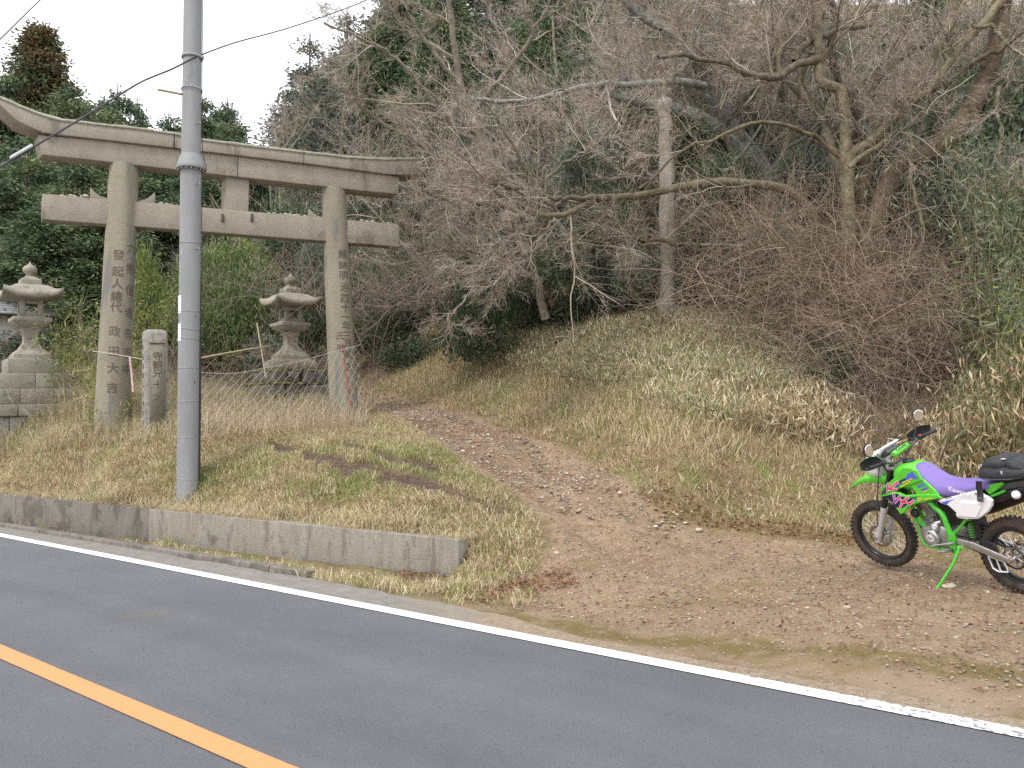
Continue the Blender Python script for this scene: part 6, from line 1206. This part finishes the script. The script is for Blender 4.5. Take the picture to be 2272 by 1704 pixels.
ULAB = [('dark green shrub under the torii end at the far bend of the track', 'evergreen shrubs at the far bend of the track'), ('dark evergreen shrub half hidden by bare twigs left of the dead trunk', 'evergreen shrubs left of the dead trunk'), ('dark evergreen shrub among bare stems just right of the dead trunk', 'evergreen shrubs right of the dead trunk'), ('grey-green evergreen shrub under the limbs of the many-stemmed tree near the right edge', 'evergreen shrubs at the right edge of the wood')]
for k, (px, py, Y, wd_, hh, kd) in enumerate(und): u_ = ULAB[0 if px < 1000 else 1 if px < 1470 else 2 if px < 1850 else 3]; putshrub(kd, px, py, Y, wd_, hh, u_[0], u_[1], k=k)
lft = [(500, 640, 22, 2.6, 2.4, 4, 'green leafy shrub behind the wire netting right of the utility pole'), (560, 700, 21, 2.2, 2.0, 4, 'bushy green shrub just left of the right lantern'), (470, 740, 20.5, 1.8, 1.8, 4, 'green shrub low behind the netting beside the utility pole'), (540, 580, 23, 1.8, 1.0, 3, 'bright yellow-green leafy top between the pole and the right lantern'), (480, 585, 23, 1.2, .8, 3, 'smaller yellow-green leafy top right of the utility pole'), (318, 640, 19.5, 1.1, 1.7, 3, 'yellow-green bamboo tuft rising behind the inscribed stone post'), (715, 690, 22, 1.5, 1.8, 0, 'dark green shrub between the right lantern and the right gate pillar'), (650, 760, 22, 1.8, 1.4, 0, 'green shrub behind the shaft of the right lantern'), (430, 660, 24, 1.8, 2.0, 4, 'green shrub showing behind the utility pole'), (600, 790, 20.2, 1.4, 1.0, 2, 'grey-green low shrub at the foot of the right lantern'), (690, 575, 26, 1.0, 1.2, 2, 'small green shrub seen under the tie beam beside the right pillar')]
for k, (px, py, Y, wd_, hh, kd, lb) in enumerate(lft): putshrub(kd, px, py, Y, wd_, hh, lb, None, k=k + 3)
def bamboo_patch(name, n_, sampler, hh, pal, seed, label, ln=.17, wd=.022, per=34, rad=.007, stempal=((.22, .20, .09), (.30, .25, .13)), lo=.3, cat='bamboo', up=-.25, spr=.7):
    rg = np.random.default_rng(seed); B = sampler(n_, rg); D = unit(rg.normal(0, .13, B.shape) + [0, 0, 1]); L_ = rg.uniform(*hh, len(B)); P, Rr = grow(B, D, L_, np.full(len(B), rad), 8, .06, -.02, rg); org = B.mean(0)
    V, q_, c_ = bundle([(P, Rr)], [4], list(stempal), list(stempal), rg); e = empty(name, tuple(org), label, cat); npmesh('culms', V - org, q_, barkm, e, True, c_)
    m_ = len(B) * per; i = np.repeat(np.arange(len(B)), per); t_ = rg.uniform(lo, 1, m_) * 7.99; k = t_.astype(int); f = (t_ - k)[:, None]; C = P[i, k] * (1 - f) + P[i, k + 1] * f; cl0 = rg.normal(0, 1, (m_ // 5 + 1, 3)); C = C + np.repeat(cl0, 5, 0)[:m_] * .13
    V, f_, c_ = leaves(C, rg.normal(0, spr, C.shape) + [0, 0, up], rg.uniform(.5, 1.3, m_) * ln, wd, pick(pal, m_, rg, .15), .15, rg); npmesh('leaves', V - org, f_, leafm, e, False, c_); return e
BG = [(.15, .19, .11), (.11, .145, .08), (.20, .235, .14), (.24, .25, .15)]; BS_ = [(.44, .35, .21), (.33, .255, .145), (.55, .47, .31), (.25, .185, .10), (.15, .18, .08), (.12, .15, .07)]
def strip_px(pts, Y): return lambda n_, rg: (lambda q_: np.array([[p[0], p[1], gz(p[0], p[1])] for p in q_]))([at(rg.uniform(pts[0], pts[1]), 900, Y + rg.uniform(-.6, .6)) for _ in range(n_)])
bamboo_patch('bamboo_clump', 80, strip_px((2140, 2430), 13.8), (2.2, 4.4), [(.17, .215, .13), (.13, .17, .10), (.22, .26, .16), (.24, .25, .15)], 51, 'tall grey-green bamboo crowding the right edge above the motorcycle', .2, .026, 75, lo=.15)
bamboo_patch('bamboo_clump', 34, strip_px((2150, 2400), 12.4), (1.3, 2.6), BG + YG[:2], 52, 'lower green bamboo leaning out at the right edge behind the motorcycle', .19, .025, 70, lo=.15)
bamboo_patch('bamboo_clump', 95, strip_px((2120, 2440), 11.2), (.7, 1.35), BS_, 53, 'dry straw-coloured bamboo with hanging pale leaves right behind the motorcycle', .17, .026, 60, .005, ((.26, .17, .09), (.32, .22, .12)), lo=.1, up=-.8, spr=.42)
bamboo_patch('bamboo_clump', 26, strip_px((120, 235), 16.8), (1.0, 2.5), YG + [(.36, .33, .15)], 54, 'yellow-green bamboo between the left lantern and the left gate pillar', .17, .024, 55, lo=.15, up=.1)
bamboo_patch('bamboo_clump', 20, strip_px((195, 300), 15.1), (.5, 1.1), YG + BS_[:3], 55, 'short mixed bamboo growing round the foot of the left gate pillar', .15, .02, 40, lo=.1, up=.1)
bamboo_patch('bamboo_clump', 14, strip_px((275, 330), 18.0), (1.6, 2.6), YG, 56, 'yellow-green bamboo standing just behind the inscribed stone post', .16, .024, 60, lo=.2, up=.1)
# ------------------------------------------------------------------ grass
STRAW = [(.62, .53, .33), (.53, .44, .26), (.70, .62, .43), (.44, .36, .20), (.58, .51, .33)]; GREEN = [(.27, .31, .10), (.21, .26, .08), (.36, .37, .15)]; BROWN = [(.38, .28, .16), (.30, .215, .12), (.48, .38, .23), (.55, .45, .29)]
def grass(name, poly, n_, h, pal, seed, wd=.008, leanf=.6, mask=True, patch=None, lean0=(0, 0), pts=None, shift=0.):
    rg = np.random.default_rng(seed); B = pts if pts is not None else from_px(poly, n_, rg)
    if mask:
        ok = (rg.uniform(0, 1, len(B)) > pathmask(B[:, 0], B[:, 1]) * 1.05) & (rg.uniform(0, 1, len(B)) > rutmask(B[:, 0], B[:, 1])); B = B[ok]
    n_ = len(B); c_ = pick(pal, n_, rg); hm = .6 + .8 * fbm(B[:, 0] * 1.6, B[:, 1] * 1.6, seed)
    if patch is not None: g_ = fbm(B[:, 0] * .9 + 3, B[:, 1] * .9, seed + 7) + rg.normal(0, .05, n_) > patch[1]; c_[g_] = pick(patch[0], int(g_.sum()), rg)
    hh = rg.uniform(*h, n_) * hm; az = fbm(B[:, 0] * .9, B[:, 1] * .9, seed + 3) * 14 + rg.normal(0, 1.6, n_); lean = np.stack([np.cos(az), np.sin(az), np.zeros(n_)], 1) * (hh * leanf * rg.uniform(.2, 1.4, n_))[:, None] + np.array([lean0[0], lean0[1], 0]) * hh[:, None]
    V, a, b_, k_ = blades(B - [0, 0, .01], hh, lean, wd, c_, .3, rg); o = npmesh(name, V, [a, b_], grassm, colr=k_); tag(o, kind='stuff'); return o
lawn = [(-40, 1105), (400, 1128), (1025, 1195), (1040, 1340), (1110, 1310), (1200, 1240), (1200, 1150), (1060, 1045), (900, 935), (815, 905), (600, 935), (400, 945), (-40, 950)]
behind = lambda B: B[((B[:, :2] - WR) @ WN > .1) | ((B[:, :2] - WR) @ WDIR < -.03)]
rg0 = np.random.default_rng(60); LB = behind(from_px(lawn, 90000, rg0))
grass('dry_grass', None, 0, (.05, .13), STRAW + BROWN[:2], 61, .009, 1.0, patch=(GREEN + STRAW[:2], .62), pts=LB)
grass('green_grass', None, 0, (.03, .09), GREEN + [(.30, .30, .12)], 62, .008, .6, pts=behind(from_px([(560, 960), (830, 930), (960, 985), (1150, 1100), (1200, 1180), (1190, 1250), (1060, 1330), (1050, 1200), (700, 1110), (400, 1110), (440, 985)], 13000, rg0)))
# long grass hanging over the wall
q_ = rng.uniform(-.1, 15, 9000); v_ = .02 + np.abs(rng.normal(.12, .14, 9000)); xy = WR + q_[:, None] * WDIR + v_[:, None] * WN; wallz = np.interp(q_, [0, 5.35, 5.36, 16], [.375, .43, .425, .56]); B = np.c_[xy, np.maximum(ground(xy[:, 0], xy[:, 1]), wallz)]
keep = fbm(q_ * 1.1, q_ * 0, 77) > rng.uniform(.25, .62, 9000); B = B[keep]; n_ = len(B); hh = rng.uniform(.06, .2, n_); lean = np.c_[(-WN * rng.uniform(-.5, 1.3, (n_, 1)) + rng.normal(0, .5, (n_, 2))) * hh[:, None], np.zeros(n_)]
V, a, b_, k_ = blades(B, hh, lean, .008, pick(STRAW, n_), .8); tag(npmesh('dry_grass', V, [a, b_], grassm, colr=k_), kind='stuff')
def tuft(c_, n_, h, pal, spread=.08, drop=.5, wd=.008, lean_f=.9):
    n_ = int(n_); B = np.array(c_) + rng.normal(0, spread, (n_, 3)) * [1, 1, 0]; hh = rng.uniform(*h, n_); az = rng.uniform(0, 6.28, n_); lean = np.stack([np.cos(az), np.sin(az), 0 * az], 1) * (hh * lean_f * rng.uniform(.2, 1.3, n_))[:, None]; return blades(B, hh, lean, wd, pick(pal, n_), drop)
def tufts(name, lst):
    Vs, A_, B_, K_, o_ = [], [], [], [], 0
    for t_ in lst: V, a, b_, k_ = tuft(*t_); Vs.append(V); A_.append(a + o_); B_.append(b_ + o_); K_.append(k_); o_ += len(V)
    o = npmesh(name, np.concatenate(Vs), [np.concatenate(A_), np.concatenate(B_)], grassm, colr=np.concatenate(K_)); tag(o, kind='stuff')
# drooping straw clumps on the wall top
lst = []
for px, py in [(250, 1112), (270, 1117), (262, 1114), (255, 1116), (35, 1095)] + [(x, 1100 + x * .083 + random.uniform(-4, 3)) for x in np.linspace(10, 1000, 38)]: p = hit(px, py - 6, 8); big = 240 < px < 280; lst.append(((p[0], p[1], p[2] + .02), 90 if big else 40, (.2, .42) if big else (.10, .22), STRAW, .06, 1.6, .007, 1.1))
tufts('dry_grass', lst)
lst = []
for k in range(150):
    px = random.uniform(0, 1150); py = random.uniform(960, 1180)
    if py > 1085 + .1 * px: continue
    p = hit(px, py, 8)
    if pathmask(p[0], p[1]) > .1 or rutmask(p[0], p[1]) > .3: continue
    lst.append(((p[0], p[1], p[2]), 34, (.07, .21), random.choice([STRAW, STRAW, STRAW + GREEN[:1], GREEN + STRAW[:1]]), .07, .7, .008, 1.2))
tufts('dry_grass', lst)
# tufts at the foot of the wall and along the verge
lst = []
for px, py, s_, g_ in [(85, 1170, 1, 0), (60, 1165, .8, 0), (100, 1178, .8, 1), (370, 1213, 1.2, 1), (395, 1225, 1, 0), (355, 1220, 1, 0), (470, 1240, .8, 1), (500, 1245, .9, 0), (455, 1235, .7, 0), (150, 1180, .5, 0), (290, 1205, .5, 0)] + [(x, 1262 + (x - 600) * .145 + random.uniform(-8, 14), random.uniform(.6, 1.25), random.random() < .45) for x in np.linspace(560, 1015, 34)] + [(x, random.uniform(1265, 1345), random.uniform(.6, 1.1), random.random() < .6) for x in np.linspace(1000, 1170, 20)]:
    p = hit(px, py, 6); lst.append(((p[0], p[1], p[2]), 60 * s_, (.06 * s_, .19 * s_), (GREEN + STRAW[:2]) if g_ else STRAW, .07, .5, .008, 1.0))
tufts('verge_grass', lst)
# tall dry grass round the netting and under the gate
TALL = [(.58, .49, .34), (.48, .38, .25), (.66, .58, .43), (.42, .33, .21)]
grass('tall_dry_grass', [(437, 985), (560, 975), (800, 955), (835, 900), (800, 872), (620, 880), (437, 890)], 11000, (.22, .6), TALL, 63, .0075, .6, False)
grass('tall_dry_grass', [(-40, 1025), (150, 1010), (300, 985), (437, 975), (437, 905), (200, 905), (-40, 925)], 9000, (.12, .42), TALL + GREEN[:1], 64, .007, .8, False)
grass('tall_dry_grass', [(180, 945), (330, 945), (330, 905), (180, 905)], 1600, (.3, .7), TALL + YG[:1], 65, .008, .5, False)
rg1 = np.random.default_rng(66); n_ = 11000; x = rg1.uniform(-13, -3.6, n_); y = rg1.uniform(15.2, 21.5, n_); B = np.stack([x, y, ground(x, y)], 1); B = B[(polydist(x, y, trk) > 1.2)]
grass('tall_dry_grass', None, 0, (.3, .8), TALL + GREEN[:1] + RB[:1], 67, .010, .6, False, pts=B)
# bank
bank = [(800, 880), (1000, 915), (1200, 985), (1370, 1060), (1530, 1165), (1900, 1205), (2300, 1260), (2300, 900), (2010, 860), (1730, 660), (1250, 690), (1000, 715), (780, 745)]
rg2 = np.random.default_rng(68); BB = from_px(bank, 120000, rg2)
grass('bank_grass', None, 0, (.05, .16), BROWN + STRAW[:3] + [(.60, .47, .28), (.42, .30, .18)], 69, .009, 1.1, patch=(GREEN[:1] + [(.42, .38, .2)] + STRAW[:3], .66), pts=BB)
grass('bank_grass', None, 0, (.14, .34), STRAW + [(.38, .36, .2)], 70, .009, .9, pts=from_px([(830, 860), (1100, 905), (1400, 1000), (1750, 1050), (2000, 1000), (2010, 870), (1730, 665), (1250, 695), (1000, 720), (800, 750)], 26000, rg2))
# dwarf bamboo leaves over the upper bank
SASA = [(.54, .47, .31), (.68, .62, .46), (.46, .37, .22), (.22, .25, .13), (.36, .33, .19), (.58, .49, .31), (.28, .31, .17)]
def sasa(poly, n_, hmax, seed, pal=SASA, wd=.017, ln=.14):
    rg = np.random.default_rng(seed); B = from_px(poly, n_, rg); n_ = len(B); k = fbm(B[:, 0] * 1.1, B[:, 1] * 1.1, seed); B = B[k > rg.uniform(.2, .6, n_)]; n_ = len(B); C = B + np.stack([rg.normal(0, .05, n_), rg.normal(0, .05, n_), rg.uniform(.05, hmax, n_)], 1)
    V, f_, c_ = leaves(C, rg.normal(0, .5, C.shape) + [0, 0, .75], rg.uniform(.45, 1.4, n_) * ln, wd, pick(pal, n_, rg, .2), .15, rg); tag(npmesh('dwarf_bamboo', V, f_, leafm, colr=c_), kind='stuff')
sasa([(1050, 810), (1350, 880), (1600, 960), (1860, 960), (1830, 820), (1760, 720), (1500, 720), (1250, 750), (1000, 790)], 30000, .32, 71)
sasa([(1650, 960), (2100, 1080), (2100, 1000), (1880, 930), (1800, 900)], 4500, .45, 72, SASA[:3] + BROWN, .022, .16)
sasa([(800, 800), (1010, 820), (1010, 735), (800, 745)], 5000, .5, 73, [(.13, .15, .08), (.20, .20, .11), (.28, .22, .14)], .02, .12)
# ------------------------------------------------------------------ fallen leaves, gravel
def litterf(name, B, pal, seed, sz=(.025, .06)):
    rg = np.random.default_rng(seed); n_ = len(B); s_ = rg.uniform(*sz, n_); D = rg.normal(0, 1, (n_, 3)) * [1, 1, .25]; C = B + [0, 0, .012] + np.stack([0 * s_, 0 * s_, rg.uniform(0, .02, n_)], 1); D = unit(D); S = unit(np.cross(D, rg.normal(0, .35, (n_, 3)) + [0, 0, 1])); Nn = np.cross(S, D); sv = s_[:, None]
    V = np.stack([C, C + D * sv * .5 + S * sv * .32 + Nn * sv * .12, C + D * sv, C + D * sv * .5 - S * sv * .32 + Nn * sv * .12], 1).reshape(-1, 3); i = np.arange(n_)[:, None] * 4
    tag(npmesh(name, V, [i + [[0, 1, 2]], i + [[0, 2, 3]]][0:2], leafm, colr=np.repeat(pick(pal, n_, rg), 4, 0)), kind='stuff')
LV = [(.22, .10, .055), (.16, .075, .045), (.30, .16, .085), (.12, .07, .05), (.36, .24, .14)]
rg3 = np.random.default_rng(80)
litterf('fallen_leaves', from_px(bank, 16000, rg3), LV + BROWN, 81)
litterf('fallen_leaves', from_px([(1040, 1350), (1110, 1300), (1200, 1240), (1190, 1150), (1060, 1040), (820, 880), (870, 875), (1100, 940), (1370, 1050), (1530, 1150), (2300, 1250), (2300, 1570), (1700, 1440)], 3800, rg3), LV, 82, (.02, .045))
litterf('fallen_leaves', np.concatenate([from_px([(1400, 1090), (1520, 1165), (1700, 1190), (1900, 1215), (1890, 1180), (1600, 1140), (1450, 1070)], 650, rg3), from_px([(1060, 1345), (1290, 1300), (1250, 1260), (1120, 1290)], 500, rg3), from_px([(850, 1290), (1060, 1345), (1100, 1300), (900, 1250)], 400, rg3)]), LV[:3], 83)
def gravel(name, B, seed, sz, pal):
    rg = np.random.default_rng(seed)
    bm = bmesh.new(); bmesh.ops.create_icosphere(bm, subdivisions=1, radius=1); bv = np.array([v.co[:] for v in bm.verts]); bf = np.array([[v.index for v in f.verts] for f in bm.faces]); bm.free()
    n_ = len(B); s_ = (sz[0] + (sz[1] - sz[0]) * rg.uniform(0, 1, n_) ** 3)[:, None, None]; sc = rg.uniform(.55, 1.2, (n_, 1, 3)) * [1, 1, .55]; V = bv[None] * (1 + rg.normal(0, .16, (n_, 12, 1))) * s_ * sc; a = rg.uniform(0, 6.28, n_); c_, s2 = np.cos(a)[:, None], np.sin(a)[:, None]
    V = np.stack([V[..., 0] * c_ - V[..., 1] * s2, V[..., 0] * s2 + V[..., 1] * c_, V[..., 2]], -1) + B[:, None, :] + [0, 0, .004]; f_ = (bf[None] + (np.arange(n_) * 12)[:, None, None]).reshape(-1, 3)
    tag(npmesh(name, V.reshape(-1, 3), f_, grv, colr=np.repeat(pick(pal, n_, rg, .15), 12, 0)), kind='stuff')
grv = leafmat('stones', 0, .85); SP = [(.32, .25, .18), (.27, .20, .14), (.36, .30, .23), (.26, .23, .20), (.34, .24, .17), (.22, .155, .10)]
track = [(815, 885), (870, 930), (1000, 1010), (1150, 1110), (1195, 1160), (1190, 1240), (1060, 1350), (1500, 1400), (2300, 1560), (2300, 1250), (1900, 1200), (1530, 1160), (1370, 1055), (1200, 985), (1000, 915), (840, 875)]
def onpath(B): return B[pathmask(B[:, 0], B[:, 1]) > .4]
gravel('gravel', onpath(from_px(track, 9000, rg3)), 84, (.004, .022), SP)
gravel('gravel', onpath(from_px([(815, 885), (1060, 1040), (1230, 1130), (1500, 1200), (1530, 1160), (1370, 1055), (1200, 985), (1000, 915), (840, 875)], 3000, rg3)), 85, (.008, .042), SP + [(.44, .40, .34)])
rg4 = np.random.default_rng(86); d_ = rg4.uniform(-6, 3.6, 2600); c_ = 5.3 + np.abs(rg4.normal(0, .35, 2600)); xy = ND * c_[:, None] + DD * d_[:, None]; gravel('gravel', np.c_[xy, np.maximum(ground(xy[:, 0], xy[:, 1]), .006)], 87, (.003, .012), SP)
for k, (px, py, s_) in enumerate([(2105, 1305, .075), (1235, 1228, .05), (1662, 1132, .05), (1690, 1153, .04), (1550, 1178, .06), (1880, 1350, .045)]):
    p = hit(px, py, 6); me = pebble_mesh('stone', 90 + k, pebm); o = bpy.data.objects.new('loose_stone', me); col.objects.link(o); o.location = p + [0, 0, s_ * .18]; s_ *= .8; o.scale = (s_, s_ * .8, s_ * .5); o.rotation_euler = (0, 0, k)
    tag(o, ['pale flat stone beside the foot of the side stand', 'pale stone on the bare soil right of the wall end', 'reddish rounded stone in the wet hollow at the foot of the bank', 'small grey stone below the wet hollow at the foot of the bank', 'grey stone left of the wet hollow on the track', 'small stone on the dirt below the motorcycle'][k], 'stone')
